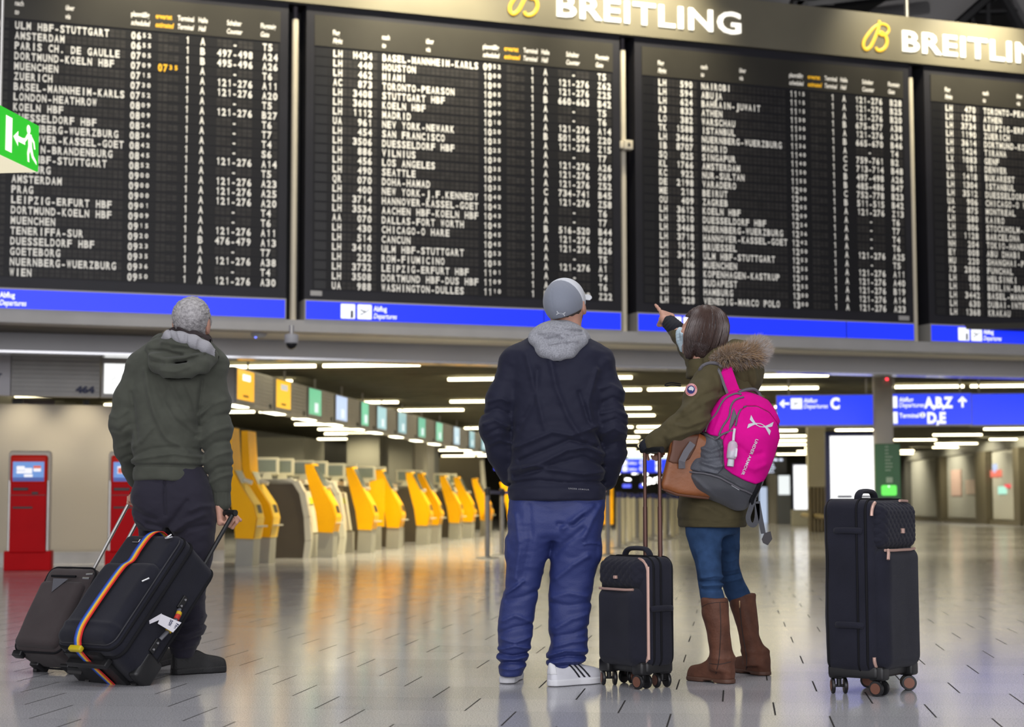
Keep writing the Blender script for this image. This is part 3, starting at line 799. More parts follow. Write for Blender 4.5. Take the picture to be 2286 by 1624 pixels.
# ------------------------------------------------------------------ blue direction signs under the low ceiling
def blue_sign(px0, px1, py0, py1, Y, label, seams=()):
    a = pt(px0, py1, Y); b2 = pt(px1, py0, Y); w = (b2.x - a.x) / math.cos(TROT)
    # keep the sign level
    t = thing('direction_sign', label, 'direction sign', (a.x, a.y, 0), TROT)
    h = b2.z - a.z
    MB().box(-.01, w + .01, .0, .16, a.z - .03, a.z + h + .02).build('casing', M['alu_pale'], t)
    s = MB().box(0, w, -.006, 0, a.z, a.z + h).build('blue_panel', M['blue_far'], t)
    for u in seams: MB().box(w * u - .02, w * u + .02, -.02, 0, a.z - .02, a.z + h).build('seam', M['alu_pale'], t)
    for u in (.12, .88): MB().tube([(w * u, .08, a.z + h), (w * u, .08, LZ + .33)], .02, 8).build('hanger', M['alu_pale'], t)
    return t, s, w, a.z, h
M['blue_far'] = mat('backlit_blue_far', (0, .02, .3), .4, emit=srgb(48, 70, 250), es=.8)
def arrow(g, x, z, s, y, ang):
    pts = [(.0, .5), (.42, .92), (.56, .78), (.38, .6), (1.0, .6), (1.0, .4), (.38, .4), (.56, .22), (.42, .08)]
    c, sn = math.cos(ang), math.sin(ang)
    g.add([(x + s * (.5 + (u - .5) * c - (v - .5) * sn), y, z + s * (.5 + (u - .5) * sn + (v - .5) * c)) for u, v in pts], [(0, 1, 2, 3), (0, 3, 4, 5, 6), (0, 6, 7, 8)])
t, s, w, z, h = blue_sign(1735, 1956, 884, 950, 29.6, 'blue direction sign with left arrow, plane and letter C')
g = MB(); d = MB(); y = -.01; e = h * .36
arrow(g, .04, z + h * .56, e * .95, y, 0)
rrect(g, .24, .24 + e * 1.05, z + h * .55, z + h * .55 + e, .01, y); plane_icon(d, .24, z + h * .55, e, y - .002, 0)
put_text(g, 'Abflug', .46, z + h * .76, h * .15, y, xs=.85, bold=.02); put_text(g, 'Departures', .46, z + h * .57, h * .15, y, xs=.85, bold=.01, shear=.2)
put_text(g, 'C', w * .525, z + h * .55, h * .37, y, xs=.85, bold=.05)
g.build('lettering', M['sign_white'], s, recalc=False); d.build('pictogram', M['sign_navy'], s, recalc=False)
MB().box(w * .955, w * .965, -.01, 0, z, z + h).build('seam', M['alu_pale'], s)
t, s, w, z, h = blue_sign(1975, 2161, 880.5, 949, 29.6, 'blue direction sign with letters A,B,Z and D,E and an up arrow')
g = MB(); y = -.01; X = lambda px: (px - 1975) / (2162 - 1975) * w
for v in (.55, .04): rrect(g, X(1978), X(2003), z + h * v, z + h * v + h * .38, .01, y)
put_text(g, 'Abflug', X(2007), z + h * .75, h * .15, y, xs=.85, bold=.02); put_text(g, 'Departures', X(2007), z + h * .57, h * .15, y, xs=.85, bold=.01, shear=.2)
put_text(g, 'Terminal', X(2007), z + h * .23, h * .15, y, xs=.85, bold=.02)
put_text(g, 'A,B,Z', X(2061), z + h * .55, h * .35, y, width=X(2123) - X(2061), bold=.05); put_text(g, 'D,E', X(2067), z + h * .05, h * .35, y, width=X(2107) - X(2067), bold=.05)
arrow(g, X(2131), z + h * .55, h * .36, y, -math.pi / 2)
g.add([(X(2057) + h * .09 * math.cos(a), y, z + h * .31 + h * .09 * math.sin(a)) for a in [k * math.pi / 10 for k in range(20)]], [tuple(range(20))])
g.build('lettering', M['sign_white'], s, recalc=False)
d = MB(); put_text(d, '2', X(2054), z + h * .255, h * .12, y - .003, bold=.03); d.build('number', M['sign_navy'], s, recalc=False)
blue_sign(2168, 2330, 880.5, 949, 29.58, 'plain blue sign panel at the right picture edge, beside the A,B,Z sign')
t, s, w, z, h = blue_sign(1372, 1494, 1026, 1056, 68, 'small far blue sign seen between the capped man and the woman')
g = MB()
for u in (.14, .74):
    for v in (.55, .1): rrect(g, w * u, w * u + h * .38, z + h * v, z + h * (v + .38), .02, -.01)
for v in (.62, .16):
    put_text(g, 'Abflug', w * .25, z + h * v, h * .2, -.01, xs=.9, bold=.02); put_text(g, 'C', w * .45, z + h * v, h * .3, -.01, bold=.05)
g.build('lettering', M['sign_white'], s, recalc=False)
o = MB().box(0, pt(1494, 1020, 68).x - pt(1400, 1020, 68).x, -.01, .1, 0, .10).build('light_band', emis('cool_strip', (.85, 1, .9), 1.0)); q = pt(1400, 1025, 67.8); o.location = (q.x, q.y, q.z); o.rotation_euler = (0, 0, TROT); tag(o, 'pale lit band above the small far blue sign', 'lamp')
# ------------------------------------------------------------------ red check-in kiosks by the taupe wall
M['red'] = mat('kiosk_red', srgb(196, 2, 14), .45, spec=.1, var=(3, .06))
M['red_up'] = mat('kiosk_red_face', srgb(212, 34, 18), .4, spec=.15)
M['kioskframe'] = mat('kiosk_cream', (.62, .57, .48), .45)
def kiosk_red(px0, px1, pyb, pyt, label, hot):
    a = fl(px0, pyb); Y = a.y
    W_ = (px1 - px0) / FPX * Y / math.cos(BROT) * 1.0; Ht = pt(px0, pyt, Y).z
    t = thing('check_in_kiosk', label, 'kiosk', (a.x, a.y, 0), BROT * .4, 'red kiosks by the taupe wall')
    MB().bbox(-.01, W_ + .01, 0.03, .30, 0, .24, .012).build('plinth', M['red'], t)
    MB().bbox(.012, W_ - .012, .08, .22, .2, Ht, .05, seg=4).build('back_shell', M['kioskframe'], t, smooth=True)
    MB().bbox(.055, W_ - .055, .0, .2, .22, Ht * .735, .012).build('body', M['red'], t)
    up = MB().bbox(.05, W_ - .05, -.01, .16, Ht * .72, Ht - .055, .03).build('screen_housing', M['red_up'], t, smooth=True)
    s = MB().box(.085, W_ - .085, -.018, -.008, Ht * .742, Ht * .905).build('screen', emis('kiosk_screen', srgb(96, 140, 205), .85) if 'kiosk_screen' not in bpy.data.materials else bpy.data.materials['kiosk_screen'], up)
    sw = W_ - .17; sh = Ht * .163; z0 = Ht * .742
    tl = MB()
    for (u0, u1, v0, v1, mi) in ((.12, .38, .56, .78, 0), (.38, .62, .40, .68, 0), (.66, .9, .5, .72, 0), (.36, .64, .22, .36, 0), (.12, .38, .40, .54, 0)):
        rrect(tl, .085 + sw * u0, .085 + sw * u1, z0 + sh * v0, z0 + sh * v1, .008, -.0195)
    tl.build('screen_tiles', emis('tile_white', (.9, .9, .95), .8) if 'tile_white' not in bpy.data.materials else bpy.data.materials['tile_white'], s, recalc=False)
    h = MB(); rrect(h, .085 + sw * hot[0], .085 + sw * hot[1], z0 + sh * hot[2], z0 + sh * hot[3], .006, -.0205); h.build('screen_tile', emis('tile_red', (.6, .1, .06), .9) if 'tile_red' not in bpy.data.materials else bpy.data.materials['tile_red'], s, recalc=False)
    b2 = MB(); b2.box(.085, .085 + sw, -.0190, -.018, z0, z0 + sh * .2); b2.build('screen_foot', emis('screen_navy', (.03, .06, .25), 1) if 'screen_navy' not in bpy.data.materials else bpy.data.materials['screen_navy'], s)
    MB().bbox(.09, W_ * .5, -.012, .02, Ht * .665, Ht * .69, .006).build('card_slot', M['black'], t)
    MB().bbox(W_ * .58, W_ * .72, -.012, .02, Ht * .635, Ht * .655, .004).build('reader', M['black'], t)
    MB().bbox(.09, W_ * .6, -.006, .02, Ht * .515, Ht * .532, .004).build('ticket_slot', M['black'], t)
    MB().box(.06, W_ - .06, -.003, 0, Ht * .625, Ht * .63).build('panel_gap', M['black'], t)
    for x in (.03, W_ - .05): MB().box(x, x + .02, .05, .1, .24, Ht * .75).build('side_rail', M['alu'], t)
kiosk_red(8, 101, 1275.5, 1006, 'red kiosk with landscape screen, at the left picture edge', (.66, .9, .66, .8))
kiosk_red(234, 330, 1274, 1007, 'red kiosk partly hidden behind the grey haired man', (.14, .4, .42, .7))

# ------------------------------------------------------------------ yellow self-service kiosks and grey counters along the row
M['yellow'] = mat('kiosk_yellow', srgb(255, 184, 0), .4, spec=.2, var=(3, .05), emit=None)
M['yellow_dark'] = mat('kiosk_amber', srgb(226, 142, 10), .4)
M['yellow_face'] = mat('kiosk_pale_yellow', srgb(252, 208, 74), .4, spec=.25)
M['counter_grey'] = mat('counter_grey', (.33, .32, .27), .4, var=(2, .06))
M['counter_brown'] = mat('counter_brown', (.075, .058, .035), .5, var=(2, .08))
M['counter_cream'] = mat('counter_cream', (.62, .59, .45), .45, spec=.25, var=(2, .05))
M['trim_pale'] = mat('counter_trim', (.62, .6, .5), .3, var=(2, .05))
M['lime'] = mat('lime_strip', srgb(200, 220, 10), .4)
M['screen_dark'] = mat('dark_screen', (.09, .11, .10), .15)
def yk(px0, px1, pyb, label, group='yellow kiosks along the counters', H=1.38, tall=False):
    """local x = towards the hall, y = along the row; profile leans back"""
    a = fl(px0, pyb)
    t = thing('self_service_kiosk', label, 'kiosk', (a.x, a.y, 0), TROT, group)
    MB().prism([(.05, 0), (.28, 0), (.30, .40), (.07, .40)], .04, .36, 'xz').build('pedestal', M['counter_grey'], t)
    w = .40
    side = [(.07, .38), (.29, .37), (.34, .60), (.29, .78), (.15, 1.02), (-.04, H), (-.14, H - .005), (-.125, 1.26), (-.05, .98), (.03, .68)]
    if tall: side = [(.06, .36), (.30, .35), (.34, .62), (.29, .80), (.12, 1.05), (.02, 1.25), (-.02, 1.80), (-.11, 1.80), (-.10, 1.35), (-.03, .95), (.04, .62)]
    MB().prism(side, 0, w, 'xz').build('shell', M['yellow'], t)
    fr = side[1:6]
    f = MB()
    for (x0, z0), (x1, z1) in zip(fr[:-1], fr[1:]):
        n = Vector((z1 - z0, 0, -(x1 - x0))).normalized() * .006
        f.quad((x0 + n.x, .035, z0 + n.z), (x0 + n.x, w - .035, z0 + n.z), (x1 + n.x, w - .035, z1 + n.z), (x1 + n.x, .035, z1 + n.z))
    f.build('front_panel', M['yellow_face'] if tall else M['yellow'], t)
    (x0, z0), (x1, z1) = fr[-2], fr[-1]
    def on(u, v, k=.012):
        n = Vector((z1 - z0, 0, -(x1 - x0))).normalized() * k
        return (x0 + (x1 - x0) * v + n.x, w * u, z0 + (z1 - z0) * v + n.z)
    MB().add([on(.12, .1), on(.88, .1), on(.88, .92), on(.12, .92)], [(0, 1, 2, 3)]).build('screen', M['screen_dark'] if not tall else M['counter_cream'], t)
    (x0, z0), (x1, z1) = fr[1], fr[2]
    MB().add([on(.35, .35), on(.8, .35), on(.8, .95), on(.35, .95)], [(0, 1, 2, 3)]).build('slot', M['black'], t)
    MB().tube([(.1, w * .5, z0 + .42 if not tall else z0 + .5), (.22, w * .5, z0 + .46)], .03, 8).build('scanner', M['trim_pale'], t)
    MB().bbox(.27, .40, .06, w - .06, .505, .525, .006).build('shelf', M['trim_pale'], t)
    return t
bases = [(514, 549, 1265, True), (553, 588, 1258.5, True), (699, 733, 1246, False), (789, 822, 1235.5, False), (854, 884, 1226.5, False), (921, 946, 1218, False), (946, 971, 1215, False), (995, 1022, 1206.5, False), (1026, 1049, 1202.5, False), (1066, 1087, 1197.6, False)]
kl = ['tall yellow kiosk nearest the camera, partly behind the grey haired man', 'tall yellow kiosk beside the brown counter end', 'yellow kiosk just right of the brown counter end', 'yellow kiosk with a flat yellow board standing beside it', 'fifth yellow kiosk from the camera, right of the flat yellow board',
      'left one of the first close pair of yellow kiosks', 'right one of the first close pair of yellow kiosks', 'left one of the second close pair of yellow kiosks', 'right one of the second close pair of yellow kiosks', 'last yellow kiosk of the row, by the grey queue post']
for (a, b2, y, tall), l in zip(bases, kl): yk(a, b2, y, l, tall=tall, H=1.40)
q = fl(824, 1228)
o = MB().prism([(0, .40), (.26, .40), (.26, 1.22), (.20, 1.24), (0, 1.18)], 0, .04, 'xz').build('display_board', M['yellow']); o.location = (q.x, q.y, 0); o.rotation_euler = (0, 0, TROT * .3)
o2 = MB().box(.05, .21, 0, .04, 0, .41).build('foot', M['counter_grey'], o); tag(o, 'flat yellow display board standing beside the fourth yellow kiosk', 'display board')

def counter(px, pyb, ln, label, dx=0.0):
    a = fl(px, pyb) - CD * (.16 + dx)
    t = thing('check_in_counter', label, 'counter', (a.x, a.y, 0), TROT, 'check-in counters along the yellow kiosks')
    prof = [(-.78, 0), (.0, 0), (.03, .25), (.01, .6), (-.06, .95), (-.17, 1.12), (-.30, 1.16), (-.78, 1.17)]
    MB().prism(prof, 0, .05, 'xz').build('side_panel', M['counter_brown'], t)
    tr = MB()
    fr = prof[1:7]
    for (x0, z0), (x1, z1) in zip(fr[:-1], fr[1:]):
        tr.add([(x0, -.01, z0), (x1, -.01, z1), (x1 + .09, -.01, z1 + .03), (x0 + .09, -.01, z0), (x0, .14, z0), (x1, .14, z1), (x1 + .09, .14, z1 + .03), (x0 + .09, .14, z0)],
               [(0, 1, 2, 3), (7, 6, 5, 4), (3, 2, 6, 7), (0, 4, 5, 1), (1, 5, 6, 2), (0, 3, 7, 4)])
    tr.build('end_trim', M['trim_pale'], t)
    MB().box(-.78, -.22, .05, ln, 0, 1.08).build('desk', M['counter_brown'], t)
    MB().prism([(-.22, .0), (-.02, 0), (-.02, .34), (-.22, .34)], .14, ln, 'xz').build('plinth', M['counter_grey'], t)
    MB().prism([(-.22, .34), (-.06, .36), (-.16, .98), (-.22, 1.0)], .14, ln, 'xz').build('front_panel', M['counter_cream'], t)
    MB().prism([(-.17, .80), (-.10, .80), (-.13, .90), (-.19, .90)], .2, ln * .8, 'xz').build('label_strip', M['lime'], t)
    MB().box(-.80, -.16, .0, ln, 1.10, 1.172).build('top', M['trim_pale'], t)
    return t
clab = ['first counter with the wide brown end panel, beside the tall yellow kiosks', 'second counter, between the third and fourth yellow kiosks', 'third counter, behind the flat yellow board', 'fourth counter, beyond the fifth yellow kiosk',
        'fifth counter, between the two close pairs of yellow kiosks', 'sixth counter, at the far end of the yellow kiosks']
cpos = [(700, 1247, 1.35), (775, 1238.5, 1.3), (840, 1230, 1.3), (903, 1222, 1.5), (982, 1211, 2.0), (1056, 1201, 2.0)]
for k, ((px, py, ln), l) in enumerate(zip(cpos, clab)): counter(px, py, ln, l, (0, 0, .1, .12, .2, .2)[k])
# desk monitors on the counters
for i, ((px, py, ln), l) in enumerate(zip(cpos, ('first', 'second', 'third', 'fourth', 'fifth', 'sixth'))):
    a = fl(px, py)
    for k, (dx, dy) in enumerate(((-.68, .22), (-.60, .80))):
        p = Vector((a.x, a.y, 0)) + CD * (dx - .1) + TD * dy
        t = thing('desk_monitor', f'cream desk monitor standing on the {l} counter, ' + ('nearer the camera' if k == 0 else 'farther along'), 'monitor', (p.x, p.y, 1.172), TROT + .25, 'desk monitors on the counters')
        MB().prism([(-.08, 0), (.08, 0), (.05, .1), (-.05, .1)], -.08, .08, 'xz').build('foot', M['counter_cream'], t)
        MB().bbox(-.20, .18, -.05, .03, .06, .33, .02).build('case', M['counter_cream'], t, smooth=True)
        MB().box(-.15, .13, -.054, -.05, .11, .29).build('screen', mat('monitor_green', (.16, .19, .13), .3) if 'monitor_green' not in bpy.data.materials else bpy.data.materials['monitor_green'], t)

# ------------------------------------------------------------------ queue posts
M['postgrey'] = mat('queue_post', (.17, .165, .165), .35, metal=.4)
M['belt'] = mat('navy_belt', (.012, .018, .12), .6)
def qpost(px, pyb, label, H=1.0, group='queue posts'):
    a = fl(px, pyb); t = thing('queue_post', label, 'queue post', (a.x, a.y, 0), 0, group)
    MB().lathe([(.17, 0), (.17, .012), (.05, .03)], 20).build('base', M['postgrey'], t, smooth=True)
    MB().lathe([(.037, .02), (.037, H)], 14).build('pole', M['postgrey'], t, smooth=True)
    MB().lathe([(.042, H - .1), (.042, H + .01), (.02, H + .02)], 14).build('head', M['black'], t, smooth=True)
    return a
p1 = qpost(1088, 1247, 'grey queue post nearest the yellow kiosks, with a navy belt', 1.02)
p2 = qpost(1121, 1240, 'grey queue post half hidden by the capped man, holding the belt end', 1.02)
o = MB().strip([(p1.x, p1.y, .97), (p2.x, p2.y, .97), (p2.x + .5, p2.y, .97)], (0, -1, 0), .05, .004).build('queue_belt', M['belt']); tag(o, 'navy queue belt stretched from the two grey posts behind the capped man', 'belt')
qpost(1357, 1241, 'grey queue post beside the small black cabin suitcase', 1.02)
M['postpale'] = mat('pale_post', (.40, .37, .27), .45)
rq = random.Random(5)
plist = [(1382, 1226), (1394, 1219), (1409, 1213), (1422, 1206), (1432, 1212), (1446, 1203), (1458, 1208), (1466, 1197), (1484, 1206), (1491, 1199), (1503, 1203), (1512, 1196)]
for i, (px, py) in enumerate(plist):
    a = fl(px, py)
    t = thing('queue_post', 'pale post of the far queue lanes seen between the capped man and the woman', 'queue post', (a.x, a.y, 0), 0, 'far queue posts')
    MB().lathe([(.15, 0), (.15, .012), (.05, .03)], 14).build('base', M['postgrey'], t, smooth=True)
    MB().lathe([(.036, .02), (.036, .98)], 10).build('pole', M['postpale'] if i % 3 else M['postgrey'], t, smooth=True)
    MB().lathe([(.05, .9), (.05, 1.0)], 10).build('head', M['belt'], t, smooth=True)
for j, (i0, i1) in enumerate(((0, 1), (1, 2), (2, 4), (4, 6), (6, 8), (8, 10))):
    a = fl(*plist[i0]); b2 = fl(*plist[i1])
    o = MB().strip([(a.x, a.y, .95), (b2.x, b2.y, .95)], (0, -1, 0), .05, .004).build('queue_belt', M['belt']); tag(o, 'navy belt of the far queue lanes', 'belt', 'far queue belts')
# pale glass lane dividers behind them
M['divider'] = mat('lane_divider', (.52, .49, .37), .35)
for i, (x0, x1, yb, yt) in enumerate(((1376, 1388, 1212, 1108), (1399, 1405, 1206, 1110), (1413, 1418, 1200, 1110), (1426, 1440, 1199, 1108), (1449, 1456, 1195, 1112), (1462, 1472, 1192, 1112), (1480, 1488, 1196, 1110), (1496, 1506, 1190, 1112))):
    a = fl(x0, yb); w = (x1 - x0) / FPX * a.y
    o = MB().bbox(0, w, 0, .5, 0, pt(x0, yt, a.y).z, .02).build('lane_divider', M['divider']); o.location = (a.x, a.y, 0); o.rotation_euler = (0, 0, TROT)
    tag(o, 'pale lane divider panel in the far queue area', 'divider', 'far lane dividers')
# a far yellow kiosk on either side of the capped man
o = yk(1128, 1146, 1199, 'far yellow kiosk peeking out left of the capped man', H=1.3)
a = fl(1346, 1198)
o = MB().bbox(0, .26, 0, .3, .28, 1.30, .02).build('display_board', M['yellow']); o.location = (a.x, a.y, 0); MB().box(.05, .2, .05, .2, 0, .3).build('foot', M['counter_grey'], o); tag(o, 'yellow panel just right of the capped man', 'display board')
# pale upright panel and a dark screen by the last kiosks
q = fl(1076, 1190)
o = MB().prism([(0, 1.05), (.12, 1.05), (.05, 1.95), (-.06, 1.95)], 0, .05, 'xz').build('info_pillar', M['trim_pale']); o.location = (q.x, q.y, 0); MB().box(.0, .1, 0, .05, 0, 1.06).build('post', M['counter_grey'], o); tag(o, 'pale leaning panel above the last yellow kiosk', 'panel')
# gate area far behind: dark portal, lights
for i, (x0, x1, y0, y1, Yd, c, e, lab) in enumerate(((1103, 1128, 1033, 1050, 60, (.1, .12, 1), 1.0, 'small far blue sign left of the capped man'), (1118, 1129, 1054, 1064, 58, (1, .05, .12), 2.0, 'red lit spot left of the capped man'))):
    o = pbox('far_light', x0, x1, y0, y1, Yd, .1, emis('far_%d' % i, c, e), lab, 'light'); hz = pt(x0, y0, Yd).z; MB().box(.05, .09, .03, .07, hz - .01, LZ + .33).build('rod', M['alu_pale'], o)
rl = random.Random(23)
for i in range(16):
    px = rl.uniform(1376, 1500); py = rl.uniform(1056, 1094)
    p = pt(px, py, 84)
    o = MB().lathe([(.10, 0), (.10, .08), (.02, .1)], 12).build('far_spotlight', emis('bokeh', (1, .97, .9), 5) if 'bokeh' not in bpy.data.materials else bpy.data.materials['bokeh'])
    o.location = p; tag(o, 'tiny far light in the dark gate zone between the capped man and the woman', 'light', 'far gate lights')
for (x0, x1, lab) in ((1390, 1408, 'left far blue monitor over the queue lanes'), (1428, 1436, 'right far blue monitor over the queue lanes')):
    o = pbox('far_monitor', x0, x1, 1082, 1089, 80, .1, emis('far_blue', (.12, .15, 1), 1.2) if 'far_blue' not in bpy.data.materials else bpy.data.materials['far_blue'], lab, 'monitor'); MB().box(.05, .1, .03, .07, pt(x0, 1082, 80).z - .01, LZ + .33).build('rod', M['alu_pale'], o)

# ------------------------------------------------------------------ right part: column, green panel, light boxes, shop front
cY = 28.2
a = pt(1955, 1100, cY); b2 = pt(1997, 1100, cY); w = b2.x - a.x
o = struct('pillar_2', MB().bbox(0, w, 0, w, 0, LZ + .05, .03), mat('column_plaster', (.42, .39, .35), .5, var=(2, .05)), True); o.location = (a.x, a.y, 0); o.rotation_euler = (0, 0, TROT)
g0 = pt(1956, 1150, cY - .12); gw = (2011 - 1956) / FPX * cY; gz1 = pt(1956, 992, cY).z
t = thing('green_panel', 'dark green information panel with a bright green button on the plaster column', 'panel', (g0.x, g0.y, 0), TROT)
MB().bbox(0, gw, 0, .12, .25, gz1, .01).build('board', mat('green_board', srgb(28, 92, 40), .4), t)
gb = MB(); gz = pt(1960, 1107, cY).z; gz2 = pt(1960, 1084, cY).z; rrect(gb, gw * .22, gw * .83, gz, gz2, .03, -.006)
gbo = gb.build('lit_button', emis('green_lit', srgb(95, 235, 80), 1.0), t, recalc=False)
c = MB(); c.add([(gw * .52 + .016 * math.cos(a_), -.008, gz2 - .02 + .016 * math.sin(a_)) for a_ in [k * math.pi / 8 for k in range(16)]], [tuple(range(16))]); c.build('led', M['sign_white'], gbo, recalc=False)
ln = MB()
rg = random.Random(2)
for k in range(8):
    zz = gz1 - .06 - k * .055; x = gw * .4
    for j in range(rg.randint(2, 5)):
        ln.box(x, x + .022, -.004, -.001, zz, zz + .022); x += .03
rrect(ln, gw * .42, gw * .68, gz2 + .04, gz2 + .13, .01, -.003)
ln.build('lettering', mat('green_pale', (.30, .42, .31), .5), t)
# red led on the bulkhead above the column
p = pt(1980, 849, cY - .03); o = MB().lathe([(.02, 0), (.02, .03)], 10).build('warning_light', emis('red_led', (1, .03, .05), 4)); o.location = p; tag(o, 'small red light at the top of the plaster column', 'light')

def lightbox(px0, px1, py0, py1, Y, label, zb, frame, marks=(), foot=None, rot=TROT):
    a = pt(px0, py1, Y); b2 = pt(px1, py0, Y); w = (b2.x - a.x) / math.cos(rot); h = b2.z
    t = thing('light_box', label, 'light box', (a.x, a.y, 0), rot)
    MB().bbox(-frame, w + frame, 0, .25, zb, h + frame, .02).build('frame', M['frame_navy'], t)
    s = MB().box(0, w, -.01, 0, a.z if foot is None else a.z, h).build('lit_panel', M['lb_white'], t)
    g = MB()
    for (u0, u1, v0, v1) in marks: g.box(w * u0, w * u1, -.014, -.011, a.z + (h - a.z) * v0, a.z + (h - a.z) * v1)
    if g.v: g.build('print', M['sign_navy'], s)
    if foot: MB().bbox(-.1, w + .1, -.05, .3, 0, zb, .01).build('foot', M['counter_cream'], t)
    return t
M['frame_navy'] = mat('frame_navy', (.012, .018, .10), .4); M['lb_white'] = emis('light_box_white', (1, 1, 1), 1.15)
Yb = 33.0
lightbox(1856, 1962, 974, 1190, Yb, 'big white light box with two dark badges behind the large suitcase', 0, .09, ((.13, .42, .36, .385), (.55, .92, .36, .385)))
lightbox(1773, 1806, 1039, 1138, 58, 'small white light box left of the bronze column', .55, .05, ((.3, .75, .46, .475),), True)
# beige column with bronze ribs, left of the big light box
a = pt(1806, 1188, 46); w = (1846 - 1806) / FPX * 46
z1 = pt(1806, 1088, 46).z
cc_ = struct('pillar_3', MB().box(0, w, 0, .9, z1, LZ + .1), mat('column_cream', (.55, .5, .35), .5, var=(1, .06))); cc_.location = (a.x, a.y, 0); cc_.rotation_euler = (0, 0, TROT)
mb = MB()
for k in range(5): mb.bbox(w * k / 5 + .01, w * (k + 1) / 5 - .01, -.02, .9, 0, z1, .02)
cc_ = struct('trim_5', mb, mat('bronze_rib', (.20, .155, .075), .4, metal=.3)); cc_.location = (a.x, a.y, 0); cc_.rotation_euler = (0, 0, TROT)
o = MB().tube([pt(1792, 1150, 47), pt(1846, 1155, 45)], .06, 8).build('handrail', mat('brass', (.5, .4, .2), .3, metal=.6)); tag(o, 'brass rail crossing in front of the bronze ribbed column', 'rail')
# farther things between the backpack and the light boxes
a = pt(1713, 1160, 64); w = 22 / FPX * 64
o = struct('pillar_4', MB().lathe([(w / 2, 0), (w / 2, LZ)], 20), mat('column_grey', (.42, .40, .36), .5), True); o.location = (a.x + w / 2, a.y, 0)
t = pbox('poster_stand', 1736, 1764, 1062, 1162, 62, .2, mat('stand_dark', (.05, .055, .06), .3), 'dark poster stand with a white sheet behind the backpack', 'poster stand', z0=0)
q0 = pt(1739, 1105, 61.9); q1 = pt(1763, 1062, 61.9); o = MB().box(0, q1.x - q0.x, -.02, 0, 0, q1.z - q0.z).build('sheet', emis('sheet_white', (.9, .95, .95), .8), t); o.matrix_parent_inverse = t.matrix_basis.inverted() if False else Matrix.Identity(4)
o.location = (.05, -.01, q0.z)
t = pbox('flight_monitor', 1703, 1754, 1022, 1058, 63, .2, mat('monitor_black', (.02, .02, .025), .3), 'far flight monitor with white text lines, right of the backpack', 'monitor')
g = MB(); a = pt(1703, 1058, 63); hh = pt(1703, 1022, 63).z - a.z; ww = (1754 - 1703) / FPX * 63
rg = random.Random(8)
for k in range(7):
    x = .05
    while x < ww * .42:
        l_ = rg.uniform(.05, .14); g.box(x, x + l_, -.02, -.005, a.z + hh * (.06 + k * .13), a.z + hh * (.13 + k * .13)); x += l_ + .04
for u in (.5, .72): g.box(ww * u, ww * u + .12, -.02, -.005, a.z + hh * .78, a.z + hh * .92)
g.build('text_lines', emis('monitor_text', (.75, .82, 1), 1.0), t)
MB().tube([(ww / 2, .1, a.z + hh - .02), (ww / 2, .1, LZ + .1)], .03, 8).build('hanger', M['alu_pale'], t)
pbox('light_box', 1696, 1714, 1088, 1152, 66, .1, emis('panel_blue', (.55, .65, .85), .7), 'pale blue lit panel low behind the backpack', 'light box', z0=0)
# shop front at the far right: recessed pale panels, dark piers and lit windows
M['shop'] = mat('shop_panel', (.55, .53, .43), .3, var=(.4, .1)); M['pier'] = mat('shop_pier', (.12, .10, .06), .5)
sp0 = fl(1990, 1160); sp1 = fl(2300, 1176); sd = (sp1 - sp0).normalized(); sang = math.atan2(sd.y, sd.x); sl = (sp1 - sp0).length
sn = Vector((sd.y, -sd.x, 0))
def su(px): q = onp(px, 1100, sp0, sn) - sp0; return q.dot(sd)
sh_ = pt(2100, 1000, sp0.lerp(sp1, .35).y).z
sh_ = min(sh_, LZ)
def shop(name, u0, u1, d0, d1, z0, z1, m, kind='structure', label=None, cat=None):
    o = MB().box(u0, u1, d0, d1, z0, z1).build(name, m); o.location = (sp0.x, sp0.y, 0); o.rotation_euler = (0, 0, sang); return tag(o, label, cat, kind=kind)
shop('wall_right', su(1930), su(2420), .15, .4, 0, LZ + .2, M['shop'])
shop('trim_6', su(1930), su(2420), -.05, .15, 2.62, LZ + .2, mat('shop_beam', (.22, .21, .17), .5))
shop('baseboard_right', su(1930), su(2420), -.02, .15, 0, .16, M['pier'])
for k, (x0, x1) in enumerate(((2009, 2028), (2096, 2107), (2184, 2208), (2270, 2284))):
    shop('pillar_%d' % (k + 5), su(x0), su(x1), -.12, .15, 0, 2.62, M['pier'] if k != 0 else mat('shop_dark', (.11, .105, .09), .5))
g_ = mat('shop_glass', (.55, .53, .45), .08, spec=.6)
for k, (x0, x1) in enumerate(((2030, 2094), (2110, 2182), (2210, 2268))):
    shop('window_%d' % (k + 1), su(x0), su(x1), .1, .13, .2, 2.55, g_)
for x_ in (2045, 2130, 2215, 2290):
    p_ = sp0 + sd * su(x_) + sn * 1.7; q_ = sp0 + sd * su(x_)
    spot('shop_fill', (p_.x, p_.y, LZ - .02), (q_.x, q_.y, 1.1), 250, (1, .95, .76), 2.2, .6, .06)  # added fill spots that brighten the shop front
def shop_thing(name, px0, px1, py0, py1, m, label, cat):
    u0, u1 = su(px0), su(px1); z0 = onp(px0, py1, sp0, sn).z; z1 = onp(px0, py0, sp0, sn).z
    return shop(name, u0, u1, .06, .098, z0, z1, m, None, label, cat)
shop_thing('poster', 2120, 2142, 1050, 1108, mat('poster_pink', (.62, .42, .34), .5), 'faint pink poster on the shop window right of the large suitcase', 'poster')
shop_thing('poster', 2152, 2172, 1072, 1104, mat('poster_rose', (.6, .46, .36), .5), 'faint poster with orange marks on the shop window', 'poster')
shop_thing('notice', 2208, 2231, 1051, 1066, emis('notice_red', (1, .22, .14), .75), 'red lit notice in the far right shop window', 'notice')
shop_thing('notice', 2224, 2241, 1087, 1104, emis('notice_mint', (.5, .95, .75), .8), 'mint green lit screen in the far right shop window', 'screen')
